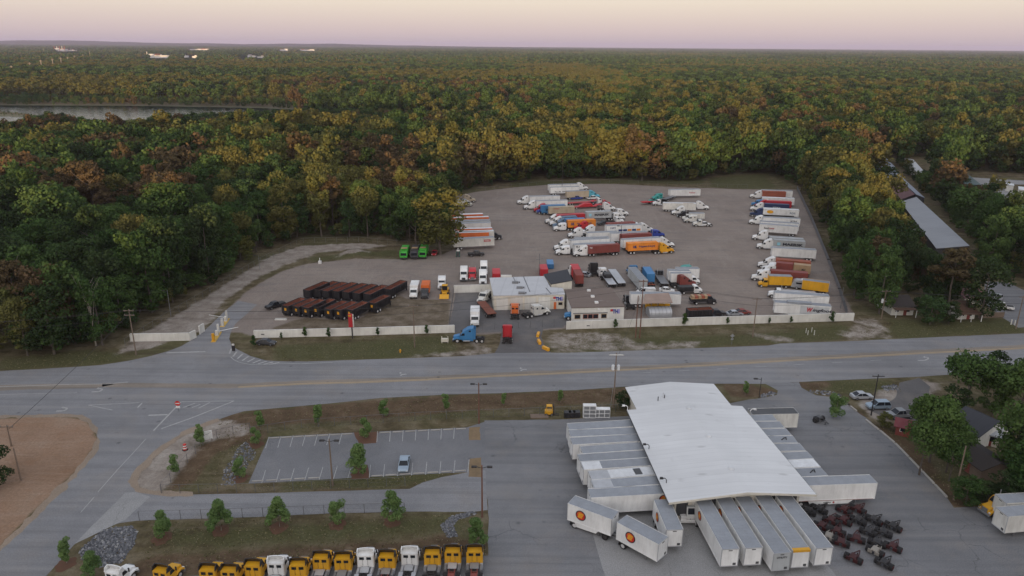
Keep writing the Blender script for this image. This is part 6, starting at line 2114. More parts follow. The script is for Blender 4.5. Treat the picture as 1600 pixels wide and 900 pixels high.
# ---- poles and lines
POLES = {}


def pole(key, label, base, ty, mat=WOOD, arms=1, r=.16, name='utility_pole', lamps=0, transformer=0, group=None, guy=None, armw=2.4):
    p = at(*base)
    h = top_z(base, ty)
    t = thing(name, label, 'pole', p, 0, group)
    obj('shaft', MB().tube([(0, 0, 0), (0, 0, h * .5), (0, 0, h)], r, 10, r * .62), mat, t)
    for k in range(arms):
        z = h - .35 - k * 1.1
        obj('cross_arm', MB().box(-armw / 2, armw / 2, -.06 - r * .7 - .06, -r * .7 + .06, z - .07, z + .07), mat if armw < 2.6 else WHITE2, t)
        for x in (-armw / 2 + .12, 0.25, armw / 2 - .12):
            obj('insulator', MB().cyl((x, -r * .7, z + .17), 'z', .06, .2, 8), STEEL, t)
    for k in range(transformer):
        s = -1 if k == 0 else 1
        obj('transformer', MB().cyl((s * .55, 0, h - 3.2), 'z', .3, 1.0, 14).cyl((s * .55, 0, h - 2.62), 'z', .12, .2, 10), ROOFWHITE, t)
    if transformer:
        obj('transformer_bracket', MB().box(-.6, .6, -.2, .2, h - 3.3, h - 3.15), STEEL, t)
    for k in range(lamps):
        s = -1 if k == 0 else 1
        lo = obj('lamp_arm', MB().tube([(0, 0, h - .5), (s * .9, 0, h - .25)], .05, 6), CHASSIS, t)
        obj('lamp_head', MB().bbox(s * 1.2 - .42, s * 1.2 + .42, -.2, .2, h - .36, h - .14, .05), CHASSIS, t)
    if guy:
        q = at(*guy) - p
        obj('guy_wire', MB().tube([(0, 0, h * .75), (q.x, q.y, 0)], .03, 5), STEEL, t)
    POLES[key] = (p, h)
    return t


G_UP = 'utility poles along the highway'
pole('w', 'wooden utility pole behind the white wall left of the entrance', (213, 555), 483, group=G_UP, arms=2)
pole('m', 'brownish utility pole in front of the long white wall', (648, 543), 476, group=G_UP, arms=1)
pole('a', 'shorter of the twin wooden poles in front of the office', (993, 528), 462, REDWOOD, group=G_UP, arms=0)
pole('b', 'taller of the twin wooden poles in front of the office', (999.5, 528.5), 437, REDWOOD, group=G_UP, arms=1)
pole('e', 'wooden utility pole on the verge before the lettered white trailer', (1176, 527), 465, group=G_UP, arms=1, transformer=0)
pole('h', 'leaning-looking utility pole with a transformer beside the small white house', (1377, 498), 453, group=G_UP, arms=1, transformer=1)
pole('r', 'dark utility pole at the right edge by the side yard', (1587, 514), 462, group=G_UP, arms=1)
pole('t', 'tall utility pole with two transformers and a white cross arm beside the terminal', (958.5, 637), 551.5, WOOD, arms=1, transformer=2, armw=3.0, guy=(951, 657))
pole('p1', 'tall reddish lamp post with two lamps above the driveway', (753.5, 808), 727, REDWOOD, 0, name='lamp_post', lamps=2, group='lamp posts around the car park')
pole('p2', 'reddish lamp post with two lamps above the car park corner', (748.5, 662), 598, REDWOOD, 0, name='lamp_post', lamps=2, group='lamp posts around the car park')
pole('p3', 'lamp post standing in the middle of the car park edge', (520, 759), 686, WOOD, 0, name='lamp_post', lamps=2, group='lamp posts around the car park')
pole('g1', 'pale light pole on the sandy strip by the left woods', (267, 493), 453, STEEL, 0, .1, 'light_pole', 1)
pole('k1', 'dark utility pole at the dirt corner left of the side road', (33, 751), 700, WOOD, 0)
pole('k2', 'leaning utility pole with wires at the dirt corner', (18, 697), 664, WOOD, 1)
pole('q1', 'dark pole between the parked cars and the lot', (1361, 649), 585, CHASSIS, 1, .14)
pole('q2', 'brown utility pole among the trees at the right of the lot', (1490, 781), 697, WOOD, 0)
pole('y1', 'thin dark pole among the far trailers of the middle cluster', (878, 301), 246, CHASSIS, 0, .11, 'light_pole', 1)
pole('y2', 'thin dark pole in front of the trailer with coloured squares', (969.5, 384), 352, CHASSIS, 0, .11, 'light_pole', 1)
pole('y3', 'grey light pole outside the right fence, farther one', (1297, 425), 404, STEEL, 0, .09, 'light_pole', 1)
pole('y4', 'grey light pole outside the right fence, nearer one', (1313, 482), 449, STEEL, 0, .09, 'light_pole', 1)
pole('y5', 'thin pole at the far left corner of the truck yard', (710, 306), 286, STEEL, 0, .09, 'light_pole', 1)
pole('y6', 'thin pale pole beside the sandy strip by the woods', (406, 421), 398, STEEL, 0, .08, 'light_pole', 1)
pole('y7', 'short lamp post in the verge by the terminal driveway', (1186, 622), 590, CHASSIS, 0, .08, 'light_pole', 1)


def wire(mb, a, b, za, zb, dx, sag, r=.028):
    p = Vector((a.x + dx, a.y, za))
    q = Vector((b.x + dx, b.y, zb))
    pts = []
    for k in range(15):
        f = k / 14
        v = p + (q - p) * f
        v.z -= sag * 4 * f * (1 - f)
        pts.append(v)
    mb.tube(pts, r, 4)


def line(label, seq, ext0=None, ext1=None, r=.028, offs=((-1.0, -.3), (1.0, -.3), (0.2, -2.2))):
    pts = [(POLES[k][0], POLES[k][1]) for k in seq]
    if ext0:
        pts.insert(0, (ext0, pts[0][1]))
    if ext1:
        pts.append((ext1, pts[-1][1]))
    for j, (dx, dz) in enumerate(offs):
        mb = MB()
        for (a, ha), (b, hb) in zip(pts, pts[1:]):
            wire(mb, a, b, ha + dz, hb + dz, dx, (b - a).length * .012, r)
        tag(obj('power_line', mb, CHASSIS), label + (', ' + ('upper near', 'upper far', 'lower')[j] + ' wire' if len(offs) > 1 else ''), 'cable', 'overhead wires along the highway' if len(offs) > 1 else None)


line('overhead wire along the white front wall', ['w', 'm', 'b', 'e', 'h', 'r'], at(-220, 590), at(1900, 500))
line('dark cable crossing the highway at the left', ['w', 'k2'], r=.05, offs=((0, -1.0),))
line('overhead wire from the terminal pole over the highway', ['t', 'b'], r=.03, offs=((.4, -.5),))

# ---- signs
t = thing('no_entry_sign', 'round red no-entry sign on the painted triangle', 'sign', at(279.5, 643), 0)
hz = top_z((279.5, 643), 630)
obj('post', MB().cyl((0, 0, hz / 2), 'z', .05, hz, 8), STEEL, t)
obj('sign_plate', MB().cyl((0, -.07, hz), 'y', .55, .03, 24), TEXTREDB, t)
obj('sign_bar', MB().box(-.4, .4, -.1, -.087, hz - .09, hz + .09), TEXTWHITE, t)
obj('lower_plate', MB().box(-.4, .4, -.09, -.06, hz - 1.05, hz - .62), WHITE, t)
t = thing('totem_sign', 'tall red and white company sign on a black post before the white wall', 'sign', at(551, 529))
hz = top_z((551, 529), 490.5)
zb = top_z((551, 529), 511)
obj('post', MB().box(-.14, .14, -.14, .14, 0, zb), BLACK, t)
obj('red_panel', MB().bbox(-.75, .3, -.18, .18, zb, hz, .04), RED, t)
obj('white_edge_panel', MB().bbox(.3, .55, -.16, .16, zb + .1, hz - .1, .03), WHITE2, t)
obj('yellow_cap', MB().box(-.72, .0, -.2, -.183, hz - .7, hz - .25), YELLOW, t)
t = thing('road_sign', 'grey diamond road sign seen from behind on the verge', 'sign', at(1143, 538))
obj('post', MB().cyl((0, 0, 1.3), 'z', .05, 2.6, 8), STEEL, t)
obj('sign_plate', MB().add([(0, -.06, 1.75), (.55, -.06, 2.3), (0, -.06, 2.85), (-.55, -.06, 2.3), (0, -.03, 1.75), (.55, -.03, 2.3), (0, -.03, 2.85), (-.55, -.03, 2.3)], [(0, 1, 2, 3), (7, 6, 5, 4), (0, 4, 5, 1), (1, 5, 6, 2), (2, 6, 7, 3), (3, 7, 4, 0)]), GREYBOX, t)
obj('advisory_plate', MB().box(-.32, .32, -.06, -.03, 1.2, 1.65), GREYBOX, t)
t = thing('notice_board', 'small white board leaning by the young tree at the corner', 'sign', at(325, 690), .5)
obj('board', MB().box(-.9, .9, -.04, .04, .5, 2.2), WHITE, t)
for s in (-1, 1):
    obj('leg', MB().box(s * .7 - .05, s * .7 + .05, -.05, .05, 0, .5), WOOD, t)
t = thing('traffic_drum', 'orange and white striped traffic drum on the dirt corner', 'traffic drum', at(289.5, 703))
for k in range(5):
    obj('stripe', MB().cyl((0, 0, .22 + k * .22), 'z', .36 - k * .018, .22, 16, .36 - (k + 1) * .018), (TEXTREDB, WHITE)[k % 2], t)
obj('rubber_base', MB().cyl((0, 0, .055), 'z', .5, .11, 16), TYRE, t)

# ---- entrance island with gate arms
for (a, b, l_) in (((333, 535), (343, 519), 'near'), ((347, 511), (356, 498), 'far')):
    P0, P1 = at(*a), at(*b)
    h_ = math.atan2((P1 - P0).y, (P1 - P0).x)
    L = (P1 - P0).length
    t = thing('gate_island', l_ + ' yellow-edged island with a gate arm in the truck entrance', 'traffic island', (P0 + P1) / 2, h_, 'gate islands in the truck entrance')
    obj('kerb', MB().bbox(-L / 2, L / 2, -.6, .6, 0, .16, .06), paint('yellow_kerb', (.55, .36, .08), .8, 0, .4), t)
    obj('bollard', MB().cyl((-L / 2 + .6, 0, 1.1), 'z', .38, 2.0, 14), YELLOW if l_ == 'near' else WHITE2, t)
    obj('gate_cabinet', MB().bbox(.6, 1.3, -.35, .35, .16, 1.5, .04), WHITE2, t)
    obj('control_post', MB().bbox(L / 2 - 1.2, L / 2 - .7, -.25, .25, .16, 2.6, .04), WHITE2, t)
    sgn = -1 if l_ == 'near' else 1
    obj('gate_arm', MB().tube([(1.0, sgn * .3, 1.2), (1.0 + 2.2, sgn * 4.8, 1.25)], .07, 6), WHITE, t)
t = thing('bagged_sign_post', 'dark covered sign post on the striped corner of the entrance', 'post', at(365.5, 551))
obj('post', MB().cyl((0, 0, .9), 'z', .06, 1.8, 8), STEEL, t)
obj('cover', MB().bbox(-.38, .38, -.18, .18, .5, 1.9, .12), BLACK, t)
obj('plate', MB().box(-.3, .3, -.05, .05, 1.9, 2.3), WHITE2, t)

# ---- barrier blocks, crates, posts
for k, (x, y, r_, l_) in enumerate(((841, 526, 80, 'farthest of three'), (842.5, 537.5, 100, 'middle of three'), (853, 548, 128, 'nearest the road of three'))):
    o = tag(obj('barrier_block', MB().prism([(-1.15, 0), (1.15, 0), (1.15, .25), (1.08, .75), (-1.08, .75), (-1.15, .25)], -.33, .33, .06), YELLOW, None, at(x, y) + Vector((0, .6, 0)), R(r_)), 'yellow concrete barrier block beside the shop drive, ' + l_, 'barrier', 'yellow barrier blocks')
t = thing('pallet_cage', 'tall white slatted pallet cage at the top edge of the lot', 'crate', at(921, 653.5) + Vector((0, .6, 0)))
for w_, x0, h_, nm in ((2.6, 0, 2.6, 0),):
    obj('core', MB().box(-1.2, 1.2, -.5, .5, .05, h_ - .05), GREYBOX, t)
    for k in range(4):
        obj('rail', MB().box(-1.3, 1.3, -.58, .58, k * .85 + .0, k * .85 + .14), WHITE, t)
    for k in range(3):
        obj('upright', MB().box(-1.3 + k * 1.22, -1.14 + k * 1.22, -.6, .6, 0.145, h_), WHITE, t)
t = thing('pallet_cage', 'long low white slatted pallet cage at the top edge of the lot', 'crate', at(936, 653) + Vector((0, .6, 0)))
obj('core', MB().box(-2.1, 2.1, -.5, .5, .05, 1.75), GREYBOX, t)
for k in range(3):
    obj('rail', MB().box(-2.2, 2.2, -.58, .58, k * .85, k * .85 + .14), WHITE, t)
for k in range(5):
    obj('upright', MB().box(-2.2 + k * 1.06, -2.04 + k * 1.06, -.6, .6, .145, 1.69), WHITE, t)
t = thing('forklift', 'small yellow forklift on the verge left of the black crates', 'forklift', at(860, 652) + Vector((0, 1, 0)), R(0))
obj('body', MB().bbox(-1.1, .5, -.55, .55, .35, 1.15, .1), DEEPYEL, t)
obj('overhead_guard', MB().tube([(-.8, -.5, 1.1), (-.7, -.5, 2.1), (.3, -.5, 2.1), (.5, -.5, 1.1)], .05).tube([(-.8, .5, 1.1), (-.7, .5, 2.1), (.3, .5, 2.1), (.5, .5, 1.1)], .05).box(-.75, .35, -.5, .5, 2.1, 2.16), DEEPYEL, t)
obj('mast', MB().box(.6, .75, -.45, -.3, .1, 2.3).box(.6, .75, .3, .45, .1, 2.3).box(.61, .74, -.3, .3, 2.1, 2.25).box(.75, 1.8, -.35, -.22, .1, .16).box(.75, 1.8, .22, .35, .1, .16), CHASSIS, t)
for s in (-1, 1):
    for x in (-.8, .3):
        wheel(t, x, s * .58, .3, .2, rim=STEEL)
for k, x in enumerate((887, 894, 901)):
    o = tag(obj('crate', MB().bbox(-.72, .72, -.6, .6, 0, 1.15, .05), BLACK, None, at(x, 653.5 - k * .2) + Vector((0, .6, 0)), .02 * k), 'black crate in a row at the top edge of the lot', 'crate', 'black crates on the lot edge')
tag(obj('pallet', MB().box(-1.8, 1.8, -.8, .8, .14, .2).box(-1.8, 1.8, -.8, -.7, 0, .14).box(-1.8, 1.8, .7, .8, 0, .14).box(-1.8, 1.8, -.05, .05, 0, .14), WOOD, None, at(843, 654) + Vector((0, .8, 0)), .05), 'weathered wooden pallet lying left of the forklift', 'pallet')
for x, y, l_ in ((1259, 520.5, 'leftmost'), (1262, 523.5, 'second'), (1268, 519, 'third'), (1272, 523.5, 'rightmost')):
    tag(obj('marker_post', MB().cyl((0, 0, .65), 'z', .09, 1.3, 8), WHITE2, None, at(x, y)), 'white marker post on the verge, ' + l_ + ' of the group of four', 'post', 'white marker posts on the verge')
for x, y, l_ in ((690.5, 536, 'left'), (700, 536, 'right')):
    tag(obj('marker_post', MB().cyl((0, 0, .9), 'z', .09, 1.8, 8), CREAM, None, at(x, y)), l_ + ' cream post of the stand beside the blue tractor', 'post')
t = tag(obj('pipe_stand', MB().box(-.9, .9, -.4, .4, .3, 1.1), CREAM, None, at(695, 536) + Vector((0, .3, 0))), 'small cream box stand on the grass left of the blue tractor', 'utility box')
tag(obj('hydrant', MB().cyl((0, 0, .4), 'z', .16, .8, 10).cyl((0, 0, .85), 'z', .2, .14, 10, .08).cyl((0, 0, .5), 'x', .09, .6, 8), YELLOW, None, at(625.5, 551)), 'small yellow hydrant on the roadside grass', 'hydrant')
tag(obj('valve_box', MB().bbox(-.5, .5, -.4, .4, 0, 1.0, .05).cyl((0, 0, 1.5), 'z', .12, 1.0, 8), WHITE, None, at(500, 412)), 'small white valve box on the grass island by the sandy strip', 'utility box')
tag(obj('plastic_sheet', MB().bbox(-1.6, 1.6, -.5, .5, 0, .35, .12), WHITE2, None, at(439, 499.5), .05), 'crumpled white sheet lying left of the dump trailers', 'sheet')
for x, y, l_ in ((1579.5, 507, 'left'), (1585, 508, 'right')):
    tag(obj('gate_post', MB().cyl((0, 0, .7), 'z', .14, 1.4, 10), WHITE2, None, at(x, y)), l_ + ' white gate post at the mouth of the side yard', 'post')

# ---- kerb blocks edging the lot
KB = [(1352, 656), (1374, 672.5), (1398, 692.5), (1420, 715), (1440, 736), (1460, 757), (1480, 778)]
kp = [at(x, y) for x, y in KB]
G_K = 'pale kerb blocks along the right edge of the lot'
seg = 0
for a, b in zip(kp, kp[1:]):
    d = b - a
    n = max(1, round(d.length / 3.6))
    for i in range(n):
        q = a + d * ((i + .5) / n)
        tag(obj('kerb_block', cm(('kerb', round(d.length / n, 1)), lambda m: m.prism([(-d.length / n / 2 + .12, 0), (d.length / n / 2 - .12, 0), (d.length / n / 2 - .18, .22), (-d.length / n / 2 + .18, .22)], -.16, .16)), CONC, None, q, math.atan2(d.y, d.x)),
            'pale concrete kerb block in the line edging the lot by the trees', 'kerb', G_K)
a, b = at(1308, 619), at(1336, 641)
for i in range(3):
    d = b - a
    tag(obj('kerb_block', MB().prism([(-1.6, 0), (1.6, 0), (1.55, .22), (-1.55, .22)], -.16, .16), CONC, None, a + d * ((i + .5) / 3), math.atan2(d.y, d.x)), 'pale concrete kerb block beside the young tree at the lot entrance', 'kerb', 'kerb blocks at the lot entrance')
for row_, n, p0, p1, l_ in ((0, 7, (420, 683), (553, 676), 'upper left'), (1, 7, (592, 674.5), (730, 668), 'upper right'), (2, 5, (390, 755.2), (500, 749.3), 'lower left'), (3, 7, (577, 747), (730, 737.8), 'lower right')):
    a, b = at(*p0), at(*p1)
    d = b - a
    for i in range(n):
        q = a + d * ((i + .5) / n)
        tag(obj('wheel_stop', cm('wstop', lambda m: m.prism([(-.95, 0.0), (.95, 0.0), (.9, .14), (-.9, .14)], -.09, .09)), CONC, None, q + Vector((0, -.5 if row_ < 2 else .5, .02)), math.atan2(d.y, d.x)), 'concrete wheel stop at the head of a bay in the ' + l_ + ' car park row', 'wheel stop', 'wheel stops in the ' + l_ + ' row')
# grass islands in the car park
isl = MB()
M_ISL = paint('island_straw', (.22, .155, .09), .95, 0, .6, (.10, .08, .05), .5, False)
sheet('straw_island', [(553, 676), (592, 674.5), (588, 692), (561, 694)], .03, paint('mulch_bed', (.13, .065, .04), .95, 0, .5, (.08, .06, .04), .5, False), .2, 1)
sheet('straw_island', [(553, 727), (575, 726), (577, 748), (549, 749)], .03, paint('mulch_bed', (.13, .065, .04)), .2, 1)
sheet('straw_island', [(733, 668), (750, 667), (751, 688), (732, 688)], .03, M_ISL, .25, 1)
sheet('straw_island', [(734, 717), (752, 715), (753, 746), (731, 745)], .03, M_ISL, .25, 1)

# ---- houses and long sheds at the right
def gable(name, label, a, b, depth, zw, zr, wallmat, roofmat, cat='house', over=.4, windows=2, door=True, group=None):
    """house whose near eave wall runs a->b on the ground; ridge parallel to it"""
    A_, B_ = at(*a), at(*b)
    L = (B_ - A_).length
    h = math.atan2((B_ - A_).y, (B_ - A_).x)
    n = Vector((-math.sin(h), math.cos(h), 0))
    root = thing(name, label, cat, (A_ + B_) / 2 + n * depth / 2, h, group)
    hx, hy = L / 2, depth / 2
    mb = MB()
    mb.box(-hx, hx, -hy, hy, 0, zw - .01)
    for s in (-1, 1):
        x = s * (hx - .06)
        mb.add([(x - .06, -hy, zw - .008), (x - .06, hy, zw - .008), (x - .06, 0, zr - .12), (x + .06, -hy, zw - .008), (x + .06, hy, zw - .008), (x + .06, 0, zr - .12)], [(0, 1, 2), (5, 4, 3), (0, 3, 4, 1), (1, 4, 5, 2), (2, 5, 3, 0)])
    obj('wall', mb, wallmat, root)
    mb = MB()
    k = (zr - zw) / hy
    for s in (-1, 1):
        y0, y1 = 0, s * (hy + over)
        z1 = zr - k * (hy + over)
        slab_poly(mb, [(-hx - over, y0, zr), (hx + over, y0, zr), (hx + over, y1, z1), (-hx - over, y1, z1)], .12)
    obj('roof', mb, roofmat, root)
    for i in range(windows):
        x = -hx + L * (i + .5) / windows
        w_ = obj('window', MB().box(x - .55, x + .55, -hy - .04, -hy - .003, .9, min(2.1, zw - .2)), WHITE, root)
        obj('pane', MB().box(x - .45, x + .45, -hy - .06, -hy - .043, 1.0, min(2.0, zw - .3)), GLASS, w_)
    if door:
        obj('door', MB().box(-.45 + L * .12, .45 + L * .12, -hy - .05, -hy - .004, 0.0, 2.0), MAROON, root)
    return root


M_SHINGLE = panel_roof_mat('dark_shingles', (.055, .048, .046), 0, .5, .3, (.12, .1, .09), .95)
M_BROWNR = panel_roof_mat('brown_shingles', (.12, .075, .055), 0, .5, .3, (.2, .15, .12), .95)
M_TIN = panel_roof_mat('grey_tin_roof', (.27, .285, .31), heading((1407, 315), (1463, 383)), .9, .4, (.18, .14, .12), .6)
M_TINBLUE = panel_roof_mat('bluish_tin_roof', (.22, .25, .30), .2, .9, .3, (.16, .15, .16), .6)
M_TINMAR = panel_roof_mat('maroon_tin_roof', (.115, .05, .052), .9, .9, .3, (.2, .15, .14), .7)
M_TINGREEN = panel_roof_mat('green_tin_roof', (.06, .10, .10), .3, .9, .2, (.1, .12, .12), .6)
hs = gable('small_house', 'small white house with a dark gable roof behind the verge trees', (1392, 492.5), (1426, 492.5), 8.5, 2.8, 4.6, WALLW, M_SHINGLE)
obj('porch_roof', MB().prism([(-3.0, 2.2), (3.0, 2.2), (3.0, 2.32), (-3.0, 2.32)], -6.4, -4.3), M_BROWNR, hs)
for s in (-1, 1):
    obj('porch_post', MB().box(s * 2.8 - .06, s * 2.8 + .06, -6.3, -6.18, 0, 2.19), WHITE, hs)
hs = gable('small_house', 'white cottage with a brown roof and porch half hidden by trees', (1496, 499), (1522, 498.5), 7.5, 2.6, 4.2, WALLW, M_BROWNR)
obj('porch_roof', MB().prism([(-3.2, 2.15), (3.2, 2.15), (3.2, 2.27), (-3.2, 2.27)], -6.0, -3.8), M_BROWNR, hs)
for s in (-1, 0, 1):
    obj('porch_post', MB().box(s * 2.9 - .07, s * 2.9 + .07, -5.9, -5.76, 0, 2.14), WHITE, hs)
gable('garden_shed', 'shed with a faded red roof behind the white cottage', (1505, 478), (1538, 475), 7, 2.6, 3.8, CREAM, M_TINMAR, 'shed', windows=1)
gable('garden_shed', 'small red-roofed shed beside the grey pickup', (1398, 679), (1420, 684), 3.6, 2.1, 2.9, MAROON, paint('faded_red_roof', (.20, .045, .055), .7, 0, .3), 'shed', windows=1, door=True)
hs = gable('bungalow', 'white house with a dark grey roof among the trees right of the lot', (1478, 678), (1524, 702), 9, 2.9, 5.0, WALLW, M_DKROOF, windows=3)
gable('house_extension', 'pale-roofed extension at the end of the white house', (1520, 690), (1558, 700), 7, 2.5, 3.7, CREAM, panel_roof_mat('pale_tin_roof', (.40, .42, .45), .4, .9, .4, (.3, .28, .26), .6), 'house', windows=2)
gable('long_outbuilding', 'low grey-roofed outbuilding between tree clumps right of the lot', (1480, 715), (1530, 752), 6, 2.4, 3.5, WOOD, M_SHINGLE, 'shed', windows=1)


def shed(label, pix, zs, wallmat, roofmat, name='storage_shed', group=None, over=.4):
    return flat_building(name, label, pix, 0, wallmat, roofmat, 'shed', .18, over, group, zs)


G_SH = 'long metal sheds beyond the right-hand woods'
shed('long grey tin-roofed shed beyond the fence-side woods', [(1407, 315), (1432, 307.5), (1515, 384), (1463, 388)], [5, 5.6, 5.6, 5], DKGREY, M_TIN, group=G_SH)
shed('shed with a half maroon and half blue-grey roof above the long grey one', [(1384, 286), (1403, 279.5), (1430, 303.5), (1404, 313)], [4.6, 4.6, 4.6, 4.6], DKGREY, M_TINMAR, group=G_SH)
shed('blue-grey roofed shed joined behind the maroon roof', [(1376, 271.5), (1398, 266), (1445, 309), (1432, 304), (1404, 278.5), (1383, 285)], [4.9] * 6, DKGREY, M_TINBLUE, group=G_SH)
shed('small grey-roofed shed farthest up the slope', [(1361.7, 248), (1381.7, 244), (1400, 262), (1375, 266.7)], [5, 5, 5, 5], DKGREY, M_TINBLUE, group=G_SH)
shed('narrow white roof peeping from trees beyond the sheds', [(1413, 246.5), (1427, 249), (1446, 270), (1433, 269)], [4.5, 4.5, 4.5, 4.5], WALLW, paint('white_tin', (.55, .56, .58), .5, 0, .2), group=G_SH)
shed('green-roofed shed among the trees at the far right', [(1497, 270), (1512, 272), (1534, 289), (1508, 288)], [5, 5, 5, 5], DKGREY, M_TINGREEN, group=G_SH)
shed('green roof at the right edge below the far yard', [(1576, 313), (1600, 318), (1640, 345), (1610, 345)], [4.5, 4.5, 4.5, 4.5], DKGREY, M_TINGREEN, group=G_SH)
t, _, _ = shed('white box store in the far right yard', [(1571, 285.5), (1584, 287), (1585, 290), (1572, 288.5)], [3.4, 3.4, 3.4, 3.4], WALLW, ROOFWHITE, name='storage_box')
shed('white cabin at the right edge of the far yard', [(1591, 291), (1612, 293), (1614, 298), (1592, 296)], [3.6, 3.6, 3.6, 3.6], WALLW, ROOFWHITE, name='storage_box')
for x, y, l_ in ((1423, 356, 'farther'), (1432, 370, 'nearer')):
    t = thing('storage_container', l_ + ' white storage container beside the long grey shed', 'container', at(x, y) + Vector((0, 2, 0)), .05, 'white containers beside the long shed')
    obj('shell', cm(('c20',), lambda m: container_body(m, -3.03, 3.03, 0.0, 2.6)), WHITE2, t)
    obj('roof_sheet', MB().box(-3.0, 3.0, -1.18, 1.18, 2.61, 2.66), WHITE2, t)

# ---- riprap and spoil
def riprap(name, poly, n, lo, hi, seed):
    r_ = random.Random(seed)
    P = wpoly(poly)
    xs, ys = [p[0] for p in P], [p[1] for p in P]
    mb = MB()
    c = 0
    while c < n:
        x, y = r_.uniform(min(xs), max(xs)), r_.uniform(min(ys), max(ys))
        if not inside(np.array([x]), np.array([y]), P)[0]:
            continue
        s = r_.uniform(lo, hi)
        q = [Vector((r_.uniform(-1, 1), r_.uniform(-1, 1), r_.uniform(-.4, .9))).normalized() * s * r_.uniform(.7, 1) for _ in range(8)]
        a = [(s * .8, 0, 0), (-s * .7, s * .2, 0), (0, s * .8, .1 * s), (0.1 * s, -s * .75, 0), (0, 0, s * r_.uniform(.5, .9))]
        ang = r_.uniform(0, 6.28)
        ca, sa = math.cos(ang), math.sin(ang)
        a = [(x + (u * ca - v * sa) * r_.uniform(.8, 1.1), y + (u * sa + v * ca) * r_.uniform(.8, 1.1), w_ + .01) for u, v, w_ in a]
        mb.add(a, [(0, 2, 4), (2, 1, 4), (1, 3, 4), (3, 0, 4)])
        c += 1
    me_ = mb.mesh(name)
    m, nt, b = new_mat(name + '_stone')
    g = nt.nodes.new('ShaderNodeNewGeometry')
    nt.links.new(ramp(nt, g.outputs['Random Per Island'], [(0, (.07, .072, .082)), (.5, (.13, .137, .152)), (.85, (.21, .215, .235)), (1, (.36, .36, .36))]), b.inputs['Base Color'])
    b.inputs['Roughness'].default_value = .9
    o = obj(name, me_, m)
    o['kind'] = 'stuff'
    return o


riprap('riprap_stone', [(140, 845), (165, 826), (205, 822), (214, 830), (210, 850), (190, 880), (160, 886), (130, 876), (124, 862)], 1500, .15, .42, 1)
riprap('riprap_stone', [(688, 822), (705, 806), (740, 799), (745, 804), (715, 812), (708, 822), (716, 838), (700, 840)], 600, .12, .32, 2)
riprap('riprap_stone', [(372, 700), (384, 690), (402, 708), (392, 722), (366, 758), (346, 758), (350, 735)], 420, .12, .34, 3)
riprap('rubble_stone', [(1188, 618), (1204, 612), (1213, 614), (1206, 619), (1190, 621)], 60, .2, .5, 4)
riprap('rubble_stone', [(1376, 604), (1400, 601), (1404, 609), (1384, 611)], 70, .2, .5, 5)
riprap('rubble_stone', [(1264, 610), (1300, 612), (1318, 620), (1290, 617), (1262, 613)], 60, .2, .45, 6)
# ------------------------------------------------------------------ trees
nrg = np.random.default_rng(5)


def leaf_mat(name, stops, transl=0.22):
    m, nt, b = new_mat(name)
    oi = nt.nodes.new('ShaderNodeObjectInfo')
    base = ramp(nt, oi.outputs['Random'], stops)
    a = nt.nodes.new('ShaderNodeAttribute')
    a.attribute_name = 'tone'
    hv = nt.nodes.new('ShaderNodeHueSaturation')
    nt.links.new(base, hv.inputs['Color'])
    hv.inputs['Saturation'].default_value = 0.86
    v = math_n(nt, 'MULTIPLY_ADD', a.outputs['Fac'], 0.75)
    v.node.inputs[2].default_value = 0.62
    nt.links.new(v, hv.inputs['Value'])
    h_ = math_n(nt, 'MULTIPLY_ADD', a.outputs['Fac'], -0.03)
    h_.node.inputs[2].default_value = 0.515
    nt.links.new(h_, hv.inputs['Hue'])
    d = nt.nodes.new('ShaderNodeBsdfDiffuse')
    t = nt.nodes.new('ShaderNodeBsdfTranslucent')
    mx = nt.nodes.new('ShaderNodeMixShader')
    mx.inputs[0].default_value = transl
    nt.links.new(hv.outputs[0], d.inputs[0])
    nt.links.new(hv.outputs[0], t.inputs[0])
    nt.links.new(d.outputs[0], mx.inputs[1])
    nt.links.new(t.outputs[0], mx.inputs[2])
    nt.links.new(mx.outputs[0], nt.nodes['Material Output'].inputs['Surface'])
    nt.nodes.remove(b)
    return m


L_GREEN = leaf_mat('green_leaves', [(0, (.042, .090, .020)), (.35, (.058, .112, .024)), (.7, (.070, .126, .026)), (1, (.046, .094, .030))])
L_DEEP = leaf_mat('deep_green_leaves', [(0, (.028, .056, .018)), (.5, (.038, .068, .020)), (1, (.046, .076, .026))])
L_OLIVE = leaf_mat('yellow_green_leaves', [(0, (.108, .112, .024)), (.5, (.130, .124, .028)), (1, (.112, .128, .030))])
L_RUST = leaf_mat('rusty_leaves', [(0, (.112, .074, .034)), (.5, (.098, .076, .034)), (1, (.120, .078, .036))])
L_BRIGHT = leaf_mat('bright_green_leaves', [(0, (.070, .130, .026)), (.5, (.085, .148, .030)), (1, (.075, .138, .034))], .3)
L_YOUNG = leaf_mat('fresh_green_leaves', [(0, (.165, .275, .07)), (.5, (.18, .29, .075)), (1, (.145, .25, .065))], .45)
BARK = paint('grey_brown_bark', (.12, .10, .085), .95, 0, .4, (.06, .05, .045), 3)
PALEBARK = paint('pale_bark', (.30, .27, .23), .95, 0, .4, (.15, .13, .11), 3)


